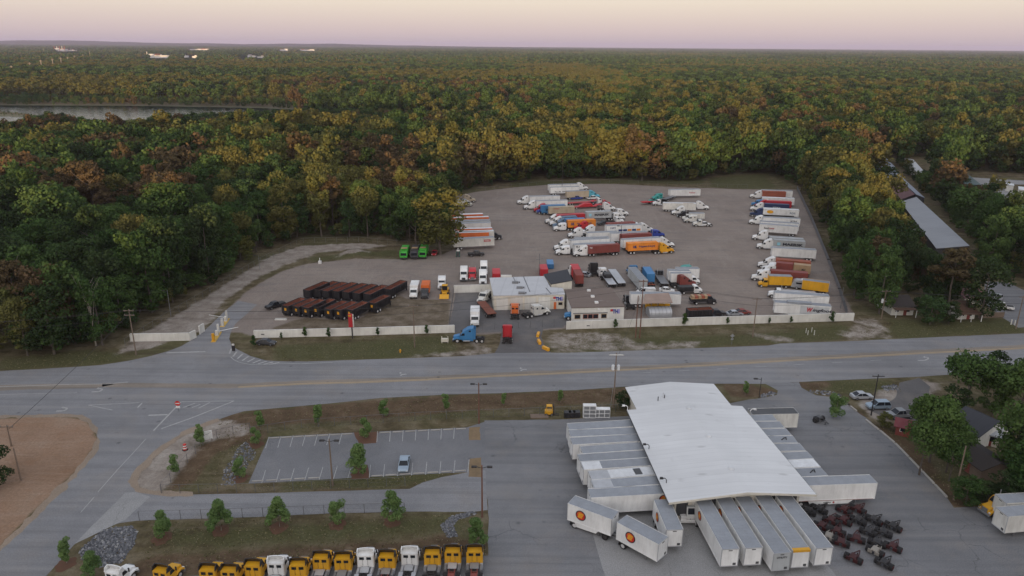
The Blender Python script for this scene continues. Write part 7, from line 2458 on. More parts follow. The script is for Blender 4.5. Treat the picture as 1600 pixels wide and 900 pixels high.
def leaf_cloud(centers, radii, n_per, size, flat=0.75, seed=0, up=0.15):
    """leaf cards over the surface of many small lobes -> verts, faces count, tone per card"""
    g = np.random.default_rng(seed)
    P, Nn, T = [], [], []
    for (c, r) in zip(centers, radii):
        k = max(4, int(n_per * (r ** 2) / (np.mean(radii) ** 2)))
        d = g.normal(size=(k, 3))
        d[:, 2] += up
        d /= np.linalg.norm(d, axis=1)[:, None]
        rad = r * (0.72 + 0.34 * g.random(k))[:, None]
        P.append(np.array(c) + d * rad * np.array([1, 1, flat]))
        Nn.append(d + g.normal(size=(k, 3)) * 0.45)
        T.append(np.full(k, g.random()) * 0.42 + g.random(k) * 0.34 + .12)
    P, Nn, T = np.concatenate(P), np.concatenate(Nn), np.concatenate(T)
    Nn /= np.linalg.norm(Nn, axis=1)[:, None]
    a = np.cross(Nn, g.normal(size=Nn.shape))
    a /= np.linalg.norm(a, axis=1)[:, None]
    b = np.cross(Nn, a)
    s = size * (0.65 + 0.7 * g.random(len(P)))[:, None] / 2
    bend = Nn * s * 0.35
    V = np.stack([P - a * s, P - b * s * .8 - bend, P + a * s, P + b * s * .8 - bend], 1)
    return V.reshape(-1, 3), T


def cloud_mesh(name, V, T, mats=(None,), mi=None):
    n = len(T)
    me = bpy.data.meshes.new(name)
    me.vertices.add(4 * n)
    me.vertices.foreach_set('co', V.astype(np.float32).ravel())
    me.loops.add(4 * n)
    me.polygons.add(n)
    me.loops.foreach_set('vertex_index', np.arange(4 * n, dtype=np.int32))
    me.polygons.foreach_set('loop_start', np.arange(0, 4 * n, 4, dtype=np.int32))
    for m in mats:
        me.materials.append(m)
    if mi is not None:
        me.polygons.foreach_set('material_index', mi.astype(np.int32))
    t = me.attributes.new('tone', 'FLOAT', 'FACE')
    t.data.foreach_set('value', T.astype(np.float32))
    me.update()
    return me


def crown_lobes(kind, seed, n):
    """lobe centres and radii of a tree of nominal height 16 (crown radius 5)"""
    g = np.random.default_rng(seed)
    C, Rr = [], []
    for i in range(n):
        d = g.normal(size=3)
        d /= np.linalg.norm(d)
        d[2] = abs(d[2]) * (1 if g.random() < .8 else -.55)
        if kind == 'broad':
            k = .68 + .30 * g.random()
            c = np.array([d[0] * 4.3 * k, d[1] * 4.3 * k, 9.6 + d[2] * 4.9 * k])
            r = 1.35 + 1.0 * g.random()
        elif kind == 'low':        # foliage almost to the ground, forest edge
            z = 1.5 + 13.0 * g.random() ** .8
            w = 4.3 * math.sin(min(1, (z + 2.0) / 11) * PI / 2) * (1 if z < 10 else math.sqrt(max(.05, 1 - ((z - 10) / 5.6) ** 2)))
            a = g.random() * 2 * PI
            k = math.sqrt(.25 + .75 * g.random())
            c = np.array([math.cos(a) * w * k, math.sin(a) * w * k, z])
            r = 1.15 + .65 * g.random()
        elif kind == 'tall':
            z = 5.0 + 10.6 * g.random()
            w = 2.9 * math.sqrt(max(.06, 1 - ((z - 9.5) / 6.8) ** 2))
            a = g.random() * 2 * PI
            k = .4 + .6 * g.random()
            c = np.array([math.cos(a) * w * k, math.sin(a) * w * k, z])
            r = 1.0 + .6 * g.random()
        else:                       # pine: tiers of small tufts high on the stem, open
            z = 8.5 + 7.2 * g.random()
            w = 3.6 * (1 - ((z - 10.0) / 7.5) ** 2)
            a = g.random() * 2 * PI
            k = .35 + .65 * g.random()
            c = np.array([math.cos(a) * w * k, math.sin(a) * w * k, z])
            r = .8 + .45 * g.random()
        C.append(c)
        Rr.append(r)
    return C, Rr


CROWNS, TRUNKS = {}, {}
SHAPES = ['broad', 'broad', 'low', 'low', 'tall', 'pine']
for i, k in enumerate(SHAPES):
    for lod, (nl, npr, sz) in enumerate(((38, 84, .56), (24, 30, 1.0))):
        C, Rr = crown_lobes(k, 100 + i, nl)
        if lod == 1:
            Rr = [r * 1.15 for r in Rr]
        V, T = leaf_cloud(C, Rr, npr, sz if k != 'pine' else sz * .85, seed=200 + i)
        CROWNS[i, lod] = (V, T)
    g = random.Random(300 + i)
    mb = MB()
    hz = 11 if k != 'pine' else 14.5
    mb.tube([(0, 0, -.2), (.12, .05, 3), (-.1, .1, 7), (.05, 0, hz)], .30, 7, .09)
    if k != 'low':
        for j in range(7):
            z = g.uniform(4.5 if k != 'pine' else 8, hz - 1)
            a = g.uniform(0, 6.28)
            rr = g.uniform(2, 3.8)
            mb.tube([(0, 0, z), (math.cos(a) * rr * .5, math.sin(a) * rr * .5, z + rr * .35), (math.cos(a) * rr, math.sin(a) * rr, z + rr * .8)], .10, 5, .03)
    TRUNKS[i] = mb.mesh('trunk')
CM = {}


def crown_mesh(i, lod, mat=None):
    key = (i, lod, mat.name if mat else None)
    if key not in CM:
        CM[key] = cloud_mesh('crown', *CROWNS[i, lod], mats=(mat,))
    return CM[key]


def tree(label, p, h, shape, mat, group=None, wscale=1.0, rot=None, name='tree', trunk=BARK, lod=0):
    s = h / 16.0
    t = thing(name, label, 'tree', p, rnd.uniform(0, 6.28) if rot is None else rot, group)
    t.scale = (s * wscale, s * wscale, s)
    obj('trunk', TRUNKS[shape], trunk, t)
    obj('crown', crown_mesh(shape, lod), mat, t)
    return t


# ---- where the woods are
CLEAR = [(-900, 598), (0, 561), (120, 552), (180, 541), (205, 515), (255, 489), (330, 446), (400, 403), (470, 372), (560, 370), (620, 378), (700, 382), (702, 345), (704, 302), (745, 293.5), (800, 287.5),
         (860, 282), (950, 280), (1050, 283), (1105, 284), (1112, 276), (1200, 270), (1228, 286), (1254, 292), (1284, 345), (1308, 400), (1328, 450), (1342, 492), (1400, 502), (1600, 506), (2500, 480), (2500, 1100), (-900, 1100)]
HOLES = [[(1355, 243), (1388, 241), (1446, 308), (1520, 385), (1530, 440), (1470, 440), (1425, 400), (1400, 335), (1372, 285)], [(1404, 246), (1432, 244), (1500, 254), (1505, 264), (1455, 276), (1425, 268)],
         [(1488, 268), (1520, 268), (1700, 276), (1700, 372), (1600, 366), (1556, 345), (1545, 305), (1500, 295)], [(1525, 435), (1660, 440), (1660, 510), (1535, 502)], [(1374, 465), (1434, 465), (1434, 505), (1374, 505)],
         [(1484, 462), (1530, 462), (1530, 506), (1484, 506)]]
LAKE1 = [(-500, 160), (0, 164), (200, 164.5), (400, 168), (462, 170.5), (455, 177), (430, 182), (340, 186), (262, 196), (190, 199), (128, 196), (100, 186), (60, 180), (0, 174), (-500, 170)]
LAKE2 = [(-500, 179), (0, 180), (48, 184), (60, 193), (20, 208), (-60, 222), (-500, 230)]
cl = wpoly(CLEAR)
hl_ = [wpoly(q) for q in HOLES] + [wpoly(LAKE1), wpoly(LAKE2)]
FARB = [(227, 269, 92, 84.5), (206, 219, 92.5, 90), (280, 294, 91, 85), (300, 314, 92, 86), (291, 330, 79, 76.2), (371, 377, 92, 88), (383, 399, 90.5, 85.5), (402, 419, 91.5, 87), (433, 454, 80, 76.5), (465, 496, 80, 77),
        (84, 104, 81, 75), (105, 126, 80.5, 77.5), (10, 14, 88, 82), (26, 35, 89, 84), (151, 168, 95, 89)]


def grid_points(y0, y1, sp, jit=.45, xm=0.80, pad=70):
    out = []
    ys = np.arange(y0, y1, sp)
    for y in ys:
        w_ = y * xm + pad
        xs = np.arange(-w_, w_, sp)
        out.append(np.stack([xs + nrg.uniform(-jit, jit, len(xs)) * sp, y + nrg.uniform(-jit, jit, len(xs)) * sp], 1))
    return np.concatenate(out)


def in_woods(P):
    k = ~inside(P[:, 0], P[:, 1], cl)
    for q in hl_:
        k &= ~inside(P[:, 0], P[:, 1], q)
    return k


def vnoise(x, y, s, seed):
    return np.array([noise.noise(Vector((a * s, b * s, seed))) for a, b in zip(x, y)])


PA = grid_points(120, 950, 8.0)
PA = PA[in_woods(PA)]
na = len(PA)
dist = np.hypot(PA[:, 0], PA[:, 1])
n1 = vnoise(PA[:, 0], PA[:, 1], 1 / 45, 3) + .18 * nrg.normal(size=na)
n2 = vnoise(PA[:, 0], PA[:, 1], 1 / 130, 9)
n3 = vnoise(PA[:, 0], PA[:, 1], 1 / 38, 21) + .15 * nrg.normal(size=na)
pb = np.array([px((x, y, 14)) for x, y in PA])
X_, Y_ = pb[:, 0], pb[:, 1]
u = nrg.random(na)
# share of yellow-green and of rusty crowns in each part of the woods
po = np.where((X_ > 330) & (X_ < 1020) & (Y_ > 170) & (Y_ < 305), .55, .22)
po = np.where((X_ >= 1020) & (Y_ < 330), .30, po)
po = np.where((Y_ > 330) | ((X_ < 330) & (Y_ > 250)), .07, po)
po = np.where((X_ > 1230) & (X_ < 1400) & (Y_ > 255) & (Y_ < 360), .45, po)
pr = np.where((X_ < 340) & (Y_ > 190) & (Y_ < 320), .30, .03)
pr = np.where((X_ > 535) & (X_ < 650) & (Y_ > 232) & (Y_ < 292), .6, pr)
pr = np.where((X_ > 330) & (X_ < 720) & (Y_ > 120) & (Y_ < 152), .3, pr)
pr = np.where((X_ > 1220) & (X_ < 1350) & (Y_ > 180) & (Y_ < 240), .3, pr)
pr = np.where(Y_ > 335, .02, pr)
spec = np.where(u < .58, 0, 1)
spec = np.where((.5 + n1 * 1.05) > 1 - po, 2, spec)
spec = np.where((.5 + n3 * 1.05) > 1 - pr, 3, spec)
spec = np.where((X_ > 535) & (X_ < 650) & (Y_ > 232) & (Y_ < 292) & (u < .7), 3, spec)
ht = 21.0 + 3.5 * n2 + nrg.normal(size=na) * 3.2 + np.where(nrg.random(na) < .06, 4.5, 0) + np.where(spec == 2, 1.0, 0)
ht = np.where(PA[:, 1] < 330, ht - 2.5, ht)
ht = np.where((Y_ < 300) & (X_ > 690) & (X_ < 1240) & (PA[:, 1] < 480), ht + 2.5, ht)
ht = np.clip(ht, 11, 30)
# lower growth on the lake margins and at the edge of the clearing
lk = np.array([at(250, 200).x, at(250, 200).y])
dl = np.hypot((PA[:, 0] - lk[0]) * .45, (PA[:, 1] - lk[1]))
ht = np.where(dl < 130, ht * .5, ht)
ht = np.where((PA[:, 0] < -60) & (PA[:, 1] > 815), ht * .42, ht)
shape = nrg.integers(0, 5, na)
shape = np.where(spec == 3, np.where(nrg.random(na) < .35, 5, shape), shape)
edge_t = np.zeros(na, bool)
for dx, dy in ((0, -11), (8, -9), (-8, -9), (11, 0)):
    edge_t |= ~in_woods(PA + np.array([dx, dy]))
shape = np.where(edge_t & (nrg.random(na) < .75), nrg.integers(2, 4, na), shape)
# crowns in front of the sheds stay below their roofs
bp_ = np.array([px((x, y, 0)) for x, y in PA])
xe = bp_[:, 0] + 20
yl = np.where(xe < 1405, 268 + (xe - 1375) * 1.5, np.where(xe < 1470, 322 + (xe - 1405) * 1.15, 396))
sc_px = (bp_[:, 1] - 70) / 74.4
cap = (bp_[:, 1] - yl) / (sc_px * .95)
yl = np.where(xe < 1375, 272, yl)
hit = (bp_[:, 0] > 1345) & (bp_[:, 0] < 1535) & (bp_[:, 1] > yl) & (bp_[:, 1] < 500)
ht = np.where(hit, np.minimum(ht, cap), ht)
for (xa, xb, ya, yb_, yt_) in ((1400, 1458, 262, 330, 266), (1484, 1545, 285, 352, 288), (1556, 1700, 300, 400, 322)):
    h2 = (bp_[:, 0] > xa) & (bp_[:, 0] < xb) & (bp_[:, 1] > ya) & (bp_[:, 1] < yb_)
    ht = np.where(h2, np.minimum(ht, np.maximum((bp_[:, 1] - yt_) / (sc_px * .95), 3)), ht)
# low growth along the lake keeps its water in view
yw = np.interp(bp_[:, 0], [-60, 0, 40, 60, 100, 130, 230, 290, 380, 460], [192, 192, 191, 181, 178, 187, 188, 177, 174, 171.5])
capw = (bp_[:, 1] - yw) / (sc_px * .97)
hw_ = (bp_[:, 0] > -60) & (bp_[:, 0] < 462) & (bp_[:, 1] > yw) & (bp_[:, 1] < 245)
ht = np.where(hw_, np.minimum(ht, np.maximum(capw, 2.0)), ht)
ht = np.where((bp_[:, 0] > -80) & (bp_[:, 0] < 112) & (bp_[:, 1] > 166) & (bp_[:, 1] < 184), 2.2, ht)
gone = (hit & (cap < 5)) | (hw_ & (capw < 2.2))
PA, spec, ht, shape, dist = PA[~gone], spec[~gone], ht[~gone], shape[~gone], dist[~gone]
na = len(PA)

# individuals: the ones that show largest
pxs = np.array([px((x, y, h * .6)) for (x, y), h in zip(PA, ht)])
vis = (pxs[:, 0] > -25) & (pxs[:, 0] < 1625) & (pxs[:, 1] < 930)
order = np.argsort(np.where(vis, dist - ht * 3, 1e9))
N_IND = 252
ind = order[:N_IND]
keep = np.ones(na, bool)
keep[ind] = False
LM = [L_GREEN, L_DEEP, L_OLIVE, L_RUST]
SPN = ['green', 'dark green', 'yellow-green', 'rusty brown']
SHN = ['broad-crowned', 'round-crowned', 'bushy low-branched', 'dense low-branched', 'slender', 'open-topped pine-like']
for i in ind:
    x, y = pxs[i]
    if x < 340:
        where = 'the left woods beyond the highway verge' if y > 440 else 'the left woods above the sandy strip'
    elif x < 745:
        where = 'the woods behind the gravel lane and dump trailers'
    elif x < 1240:
        where = 'the wood edge behind the truck yard'
    elif x < 1400:
        where = 'the belt of trees right of the screened fence'
    else:
        where = 'the trees around the houses and sheds at the right'
    s = int(spec[i])
    lab = f'{SPN[s]} {SHN[int(shape[i])]} tree in {where}'
    tree(lab, (PA[i, 0], PA[i, 1], 0), float(ht[i]), int(shape[i]), LM[s], SPN[s] + ' ' + SHN[int(shape[i])] + ' trees in ' + where, float(nrg.uniform(.74, 1.08)))

# hand-placed trees that mark the picture
SPECIAL = [('large yellow-green tree at the corner of the woods hiding the tails of the orange trailers', (688, 398), 292, 2, 2, 1.25), ('tall green tree just behind the corner tree by the refuse trucks', (650, 388), 300, 0, 0, 1.0),
           ('bright yellow-green tree rising over the screened fence', (1345, 392), 328, 2, 2, 1.15), ('rusty bare-looking tree below the bright yellow-green one', (1360, 425), 365, 5, 3, 1.35),
           ('tall rusty pine standing before the long grey shed', (1478, 492), 388, 5, 3, 1.3), ('big dark bush between the two white houses', (1452, 507), 462, 2, 0, 1.5), ('dark bushy tree beside the brown-roofed cottage', (1482, 506), 470, 3, 1, 1.3),
           ('broad yellow tree at the far end of the screened fence', (1318, 322), 245, 2, 2, 1.3), ('pale green young tree alone on the far grass by the fence corner', (1003, 283), 252, 4, 2, 1.2),
           ('large dark green tree overhanging the highway right of the lot', (1508, 642), 546, 0, 0, 1.25), ('large bright green tree at the right edge above the white house', (1588, 668), 562, 1, 4, 1.1), ('dark green tree behind the two big ones at the right edge', (1548, 606), 548, 3, 1, 1.1),
           ('loose pale green tree standing over the red shed', (1452, 722), 612, 0, 4, .95), ('loose green tree in front of the white house', (1436, 742), 652, 1, 4, 1.0), ('low green tree below the white house', (1482, 752), 690, 1, 0, 1.1),
           ('tall green tree at the right edge below the house', (1590, 752), 632, 2, 4, 1.1), ('green tree at the right edge by the bottom hedge', (1606, 790), 690, 3, 0, 1.2), ('small bright bush at the foot of the brown pole', (1508, 788), 745, 2, 0, 1.6),
           ('low dark bush right of the brown pole', (1532, 782), 752, 2, 1, 1.7), ('dark hedge-like bush behind the parked trailers at the right', (1568, 786), 738, 3, 1, 1.7), ('round pale bush beside the kerb and the pale blue car', (1381, 668), 644, 2, 2, 1.5),
           ('green tree left of the no-longer-seen dirt corner pole', (-12, 762), 694, 2, 1, 1.4), ('dark shrub beside the tall transformer pole', (975, 637), 612, 2, 1, 1.7), ('tree behind the brick-red shed and parked pickup', (1440, 688), 622, 0, 1, 1.0),
           ('deep green tree on the slope right of the white house', (1592, 735), 640, 3, 1, 1.0), ('bright green tree between the red shed and the brown outbuilding', (1478, 738), 650, 0, 4, .95), ('green tree filling the corner between highway and white house', (1550, 650), 580, 2, 4, 1.1), ('dark shrub at the foot of the big highway tree', (1488, 650), 602, 3, 1, 1.5), ('leafy tree at the far right road edge', (1612, 640), 552, 1, 0, 1.2)]
for lab, b_, ty, sh, sp_, ws in SPECIAL:
    lab = lab.replace('green tree left of the no-longer-seen dirt corner pole', 'dark green tree at the left edge beside the dirt corner')
    tree(lab, at(*b_), top_z(b_, ty), sh, (LM + [L_BRIGHT])[sp_], None, ws)

# bare grey trees standing out of the left woods
for lab, b_, ty, sd_ in (('bare pale dead tree standing out of the left woods', (150, 540), 425, 1),):
    g = random.Random(sd_)
    h_ = top_z(b_, ty)
    t = thing('dead_tree', lab, 'tree', at(*b_))
    obj('trunk', MB().tube([(0, 0, 0), (.2, 0, h_ * .4), (.1, .1, h_ * .6)], .2, 8, .1), PALEBARK, t)
    for k in range(9):
        a = g.uniform(0, 6.28)
        z = h_ * g.uniform(.3, .6)
        r_ = g.uniform(1.5, 3.5)
        obj('branch', MB().tube([(.2, .1, z), (math.cos(a) * r_ * .5, math.sin(a) * r_ * .5, z + (h_ - z) * .55), (math.cos(a) * r_, math.sin(a) * r_, z + (h_ - z) * g.uniform(.7, 1))], .07, 5, .02), PALEBARK, t)

# ---- young planted trees
YT = {}
for i, (k, nl, npr) in enumerate((('round', 22, 80), ('cone', 30, 66), ('column', 18, 66), ('ragged', 13, 66))):
    g = np.random.default_rng(40 + i)
    C, Rr = [], []
    for j in range(nl):
        z = 1.0 + 3.0 * (j + .5) / nl
        a = g.random() * 2 * PI
        if k == 'round':
            w = 1.25 * math.sqrt(max(.05, 1 - ((z - 2.5) / 1.75) ** 2))
        elif k == 'cone':
            w = 1.45 * max(0.0, 1 - ((z - 1.0) / 3.1)) ** .9 + .08
        elif k == 'column':
            w = .55
        else:
            w = .9 * g.random() + .2
        q = .45 + .55 * g.random()
        C.append(np.array([math.cos(a) * w * q, math.sin(a) * w * q, z]))
        Rr.append((.42 + .22 * g.random()) * (1.15 if k == 'round' else .95 if k != 'column' else .75))
    V, T = leaf_cloud(C, Rr, npr * 2, .20, .9, 60 + i)
    mb = MB()
    mb.tube([(0, 0, -.05), (0, 0, 1.6), (.03, 0, 3.4)], .06, 7, .02)
    YT[k] = (cloud_mesh('young_crown', V, T), mb.mesh('young_trunk'))
MULCHBED = paint('mulch_bed', (.13, .065, .04), .95, 0, .5, (.08, .06, .04), .5, False)
YOUNG = [((313, 697), 664, 'column', 'by the white notice board', 0), ((275, 742), 709, 'ragged', 'on the dirt corner beside the driveway mouth', 0), ((400, 694), 670, 'round', 'at the upper left corner of the car park', 1), ((407.5, 672), 641, 'column', 'behind the round one at the car park corner', 0),
         ((498.5, 664), 630, 'column', 'on the verge, left of two above the left car park', 0), ((601, 650), 625, 'round', 'on the verge above the middle of the car park', 0), ((571, 684), 656, 'round', 'in the upper mulch island of the car park', 1), ((562, 739), 694, 'cone', 'in the lower mulch island of the car park', 1),
         ((376.5, 746), 716, 'round', 'at the lower left corner of the car park', 1), ((697, 644), 615, 'column', 'on the verge left of the lamp post', 0), ((787, 633), 613, 'column', 'on the verge right of the lamp post', 0), ((876, 629), 608, 'column', 'on the verge near the black crates', 0),
         ((1164, 618), 596, 'column', 'on the mulch tongue by the terminal drive', 0), ((1305, 653), 617, 'round', 'with a pale trunk by the lot entrance', 0), ((254, 840), 803, 'round', 'at the left end of the row below the driveway', 1), ((346, 829), 782, 'cone', 'second from the left below the driveway', 1),
         ((437, 823), 778, 'cone', 'third from the left below the driveway', 1), ((528, 818), 783, 'round', 'fourth from the left below the driveway', 1), ((613, 814), 768, 'cone', 'fifth from the left below the driveway', 1), ((743, 853), 810, 'cone', 'beside the tall lamp post at the end of the grass', 0),
         ((104.5, 880), 840, 'column', 'at the road corner left of the rocks', 1), ((147, 901), 862, 'cone', 'just above the leftmost white tractor', 0)]
for (b_, ty, k, l_, bed) in YOUNG:
    h_ = top_z(b_, ty)
    t = thing('young_tree', {'round': 'round', 'cone': 'cone-shaped', 'column': 'narrow', 'ragged': 'ragged'}[k] + ' young green tree ' + l_, 'tree', at(*b_), rnd.uniform(0, 6))
    s = h_ / 4.35
    t.scale = (s * 1.05, s * 1.05, s)
    obj('trunk', YT[k][1], PALEBARK, t)
    obj('crown', YT[k][0], L_YOUNG, t)
    if bed:
        p = at(*b_)
        sheet('mulch_ring', [(p.x + 1.35 * math.cos(a_ * PI / 8) * rnd.uniform(.8, 1.2), p.y - .2 + 1.5 * math.sin(a_ * PI / 8) * rnd.uniform(.8, 1.2), 0) for a_ in range(16)], .036, MULCHBED, 0, world=True)
SAP = [((399, 541), 522, 'below the left end of the long wall'), ((441, 529), 518, 'second along the long wall'), ((478, 526), 509, 'tallest of those along the long wall'), ((515, 527), 510, 'thin one left of the red sign'), ((591, 524), 510, 'right of the red sign'), ((667, 522), 506, 'near the right end of the long wall'),
       ((738, 516), 505, 'beside the white truck at the gate'), ((960, 513), 497, 'below the right end of the office'), ((1068, 509), 488, 'left of the bare one on the right wall'), ((1135, 506), 494, 'middle of the right wall'), ((1201, 505), 495, 'low one past the utility pole'),
       ((1234, 504), 493, 'leaning one near the lettered trailer'), ((1299, 504), 485, 'tallest at the right end of the wall')]
for b_, ty, l_ in SAP:
    h_ = top_z(b_, ty)
    t = thing('sapling', 'sapling before the white wall, ' + l_, 'tree', at(*b_) + Vector((0, -.5, 0)), rnd.uniform(0, 6))
    s = h_ / 4.35
    t.scale = (s * .95, s * .95, s)
    obj('trunk', YT['ragged'][1], BARK, t)
    obj('crown', YT['ragged'][0], L_GREEN, t)

# ---- the rest of the woods: one counted-out mass of instanced trees
def far_band(y0, y1, sp):
    P = grid_points(y0, y1, sp, .5, .78, 150)
    k = np.ones(len(P), bool)
    for q in hl_:
        k &= ~inside(P[:, 0], P[:, 1], q)
    return P[k]


def low_front(P):
    """scrub instead of woods in front of the far works, whose walls show"""
    f = np.ones(len(P))
    for (a, b, yb, yt) in FARB:
        c0 = at((a + b) / 2, yb)
        kx = P[:, 0] / P[:, 1]
        e0, e1 = at(a - 3, yb), at(b + 3, yb)
        f[(kx > e0.x / e0.y) & (kx < e1.x / e1.y) & (P[:, 1] > c0.y * .62) & (P[:, 1] < c0.y * 1.05)] = .16
    return f


pts, proto, scl, rot = [], [], [], []


def put(P, pr, S, Rz):
    pts.append(np.concatenate([P, np.zeros((len(P), 1))], 1) if P.shape[1] == 2 else P)
    proto.append(pr)
    scl.append(S)
    rot.append(Rz)


PB = PA[keep]
# prototypes 0..23: species*6+shape at LOD1
wv = nrg.uniform(.74, 1.1, len(PB))
hb = ht[keep] / 16
put(PB, spec[keep] * 6 + shape[keep], np.stack([hb * wv, hb * wv, hb], 1), nrg.uniform(0, 6.28, len(PB)))
# undergrowth along the wood edge so that no bare ground shows between the first trunks
PE = grid_points(120, 480, 5.0)
PE = PE[in_woods(PE)]
edge_ok = np.zeros(len(PE), bool)
for dx, dy in ((0, -9), (9, 0), (-9, 0), (0, 9), (7, -7), (-7, -7)):
    edge_ok |= ~in_woods(PE + np.array([dx, dy]))
PE = PE[edge_ok & (nrg.random(len(PE)) < .8)]
se = nrg.uniform(.22, .5, len(PE))
put(PE, nrg.choice([2, 3, 8, 9, 14], len(PE)), np.stack([se * 1.3, se * 1.3, se], 1), nrg.uniform(0, 6.28, len(PE)))
# unseen belt of tall trees, added behind the viewpoint to shade the yard
gx_, gy_ = np.meshgrid(np.arange(-900, 900, 7.0), np.arange(-170, -70, 8.0))
PC = np.stack([gx_.ravel(), gy_.ravel()], 1) + nrg.uniform(-3, 3, (gx_.size, 2))
sc_ = nrg.uniform(2.0, 2.35, len(PC))
put(PC, nrg.choice([0, 2, 3, 8, 9], len(PC)), np.stack([sc_ * .95, sc_ * .95, sc_], 1), nrg.uniform(0, 6.28, len(PC)))
# 950 m - 2.4 km: single crowns, coarser
PD = far_band(950, 2300, 10.5)
nd = len(PD)
m1 = np.interp(PD[:, 1], [900, 2300], [0, 1])
nn = np.array([noise.noise(Vector((a / 210, b / 420, 4))) for a, b in PD]) + nrg.normal(size=nd) * .16
sp2 = np.where(nn > .02, 2, np.where(nrg.random(nd) < .65, 0, 1))
sp2 = np.where((np.abs(PD[:, 1] - 1080) < 70) & (PD[:, 0] > -330) & (PD[:, 0] < 60) & (nrg.random(nd) < .5), 3, sp2)
sd2 = nrg.uniform(.95, 1.55, nd)
put(PD, 24 + sp2 * 2 + nrg.integers(0, 2, nd), np.stack([sd2 * 1.1, sd2 * 1.1, sd2], 1), nrg.uniform(0, 6.28, nd))
# 2.3 - 7 km and beyond: clumps of many crowns
for (y0, y1, sp, k) in ((2300, 5200, 34, 1.0), (5200, 11000, 62, 1.7), (11000, 23000, 120, 3.0)):
    PF = far_band(y0, y1, sp)
    nf = len(PF)
    s = k * nrg.uniform(.85, 1.2, nf)
    nb = np.array([noise.noise(Vector((a / 700, b / 1500, 8))) for a, b in PF]) + nrg.normal(size=nf) * .12
    put(PF, 32 + np.clip((nb * 3.2 + 1.5), 0, 3.99).astype(int), np.stack([s, s, np.minimum(s, 1.15) * nrg.uniform(.95, 1.4, nf) * low_front(PF)], 1), nrg.uniform(0, 6.28, nf))

PROTO = []
for s in range(4):
    for i in range(6):
        V, T = CROWNS[i, 1]
        # trunk cards are not needed at this distance except for a slim stem
        me_ = crown_mesh(i, 1, LM[s])
        PROTO.append(me_)
for s in range(4):
    for i in (0, 4):
        C, Rr = crown_lobes(SHAPES[i], 500 + i + s, 16)
        V, T = leaf_cloud(C, [r * 1.35 for r in Rr], 18, 1.6, seed=700 + i + s)
        T = T * .6 + .2
        PROTO.append(cloud_mesh('distant_crown', V, T, mats=(LM[s],)))
for v in range(4):
    g = np.random.default_rng(900 + v)
    VV, TT, MI = [], [], []
    for j in range(16):
        x, y = ((j % 4) - 1.5) * 9.5 + g.uniform(-3, 3), ((j // 4) - 1.5) * 9.5 + g.uniform(-3, 3)
        C, Rr = crown_lobes('low' if j % 3 else 'broad', 1000 + v * 20 + j, 7)
        V, T = leaf_cloud(C, [r * 1.9 for r in Rr], 7, 4.0, seed=1100 + v * 20 + j)
        k = g.uniform(.7, 1.25)
        VV.append(V * np.array([k * 1.15, k * 1.15, k]) + np.array([x, y, 0]))
        TT.append(T * .6 + .2)
        MI.append(np.full(len(T), g.choice([[1, 1, 0, 1, 0], [0, 1, 0, 0, 2], [0, 2, 0, 2, 2], [2, 2, 0, 2, 2]][v])))
    PROTO.append(cloud_mesh('distant_clump', np.concatenate(VV), np.concatenate(TT), mats=LM, mi=np.concatenate(MI)))

pts, proto, scl, rot = np.concatenate(pts), np.concatenate(proto), np.concatenate(scl), np.concatenate(rot)
fm = bpy.data.meshes.new('forest')
fm.vertices.add(len(pts))
fm.vertices.foreach_set('co', pts.astype(np.float32).ravel())
for nm, ty, arr in (('proto', 'INT', proto.astype(np.int32)), ('rot', 'FLOAT', rot.astype(np.float32))):
    fm.attributes.new(nm, ty, 'POINT').data.foreach_set('value', arr)
fm.attributes.new('scl', 'FLOAT_VECTOR', 'POINT').data.foreach_set('vector', scl.astype(np.float32).ravel())
forest = bpy.data.objects.new('forest', fm)
COL.objects.link(forest)
struct(forest, 'stuff')
ng = bpy.data.node_groups.new('forest_trees', 'GeometryNodeTree')
ng.interface.new_socket('Geometry', in_out='INPUT', socket_type='NodeSocketGeometry')
ng.interface.new_socket('Geometry', in_out='OUTPUT', socket_type='NodeSocketGeometry')
gi, go = ng.nodes.new('NodeGroupInput'), ng.nodes.new('NodeGroupOutput')
join = ng.nodes.new('GeometryNodeJoinGeometry')


def named(nm, ty):
    n = ng.nodes.new('GeometryNodeInputNamedAttribute')
    n.data_type = ty
    n.inputs['Name'].default_value = nm
    return n.outputs['Attribute']


pr_, sc_n, ro_ = named('proto', 'INT'), named('scl', 'FLOAT_VECTOR'), named('rot', 'FLOAT')
cx = ng.nodes.new('ShaderNodeCombineXYZ')
ng.links.new(ro_, cx.inputs['Z'])
e2r = ng.nodes.new('FunctionNodeEulerToRotation')
ng.links.new(cx.outputs[0], e2r.inputs[0])
for i, me_ in enumerate(PROTO):
    if not (proto == i).any():
        continue
    po = bpy.data.objects.new('forest_crown', me_)
    oi = ng.nodes.new('GeometryNodeObjectInfo')
    oi.inputs['Object'].default_value = po
    oi.inputs['As Instance'].default_value = True
    cmp_ = ng.nodes.new('FunctionNodeCompare')
    cmp_.data_type = 'INT'
    cmp_.operation = 'EQUAL'
    ng.links.new(pr_, cmp_.inputs[2])
    cmp_.inputs[3].default_value = i
    ip = ng.nodes.new('GeometryNodeInstanceOnPoints')
    ng.links.new(gi.outputs[0], ip.inputs['Points'])
    ng.links.new(cmp_.outputs[0], ip.inputs['Selection'])
    ng.links.new(oi.outputs['Geometry'], ip.inputs['Instance'])
    ng.links.new(e2r.outputs[0], ip.inputs['Rotation'])
    ng.links.new(sc_n, ip.inputs['Scale'])
    ng.links.new(ip.outputs[0], join.inputs[0])
ng.links.new(join.outputs[0], go.inputs[0])
mod = forest.modifiers.new('trees', 'NODES')
mod.node_group = ng
print('FOREST', len(pts), 'individuals', len(ind))

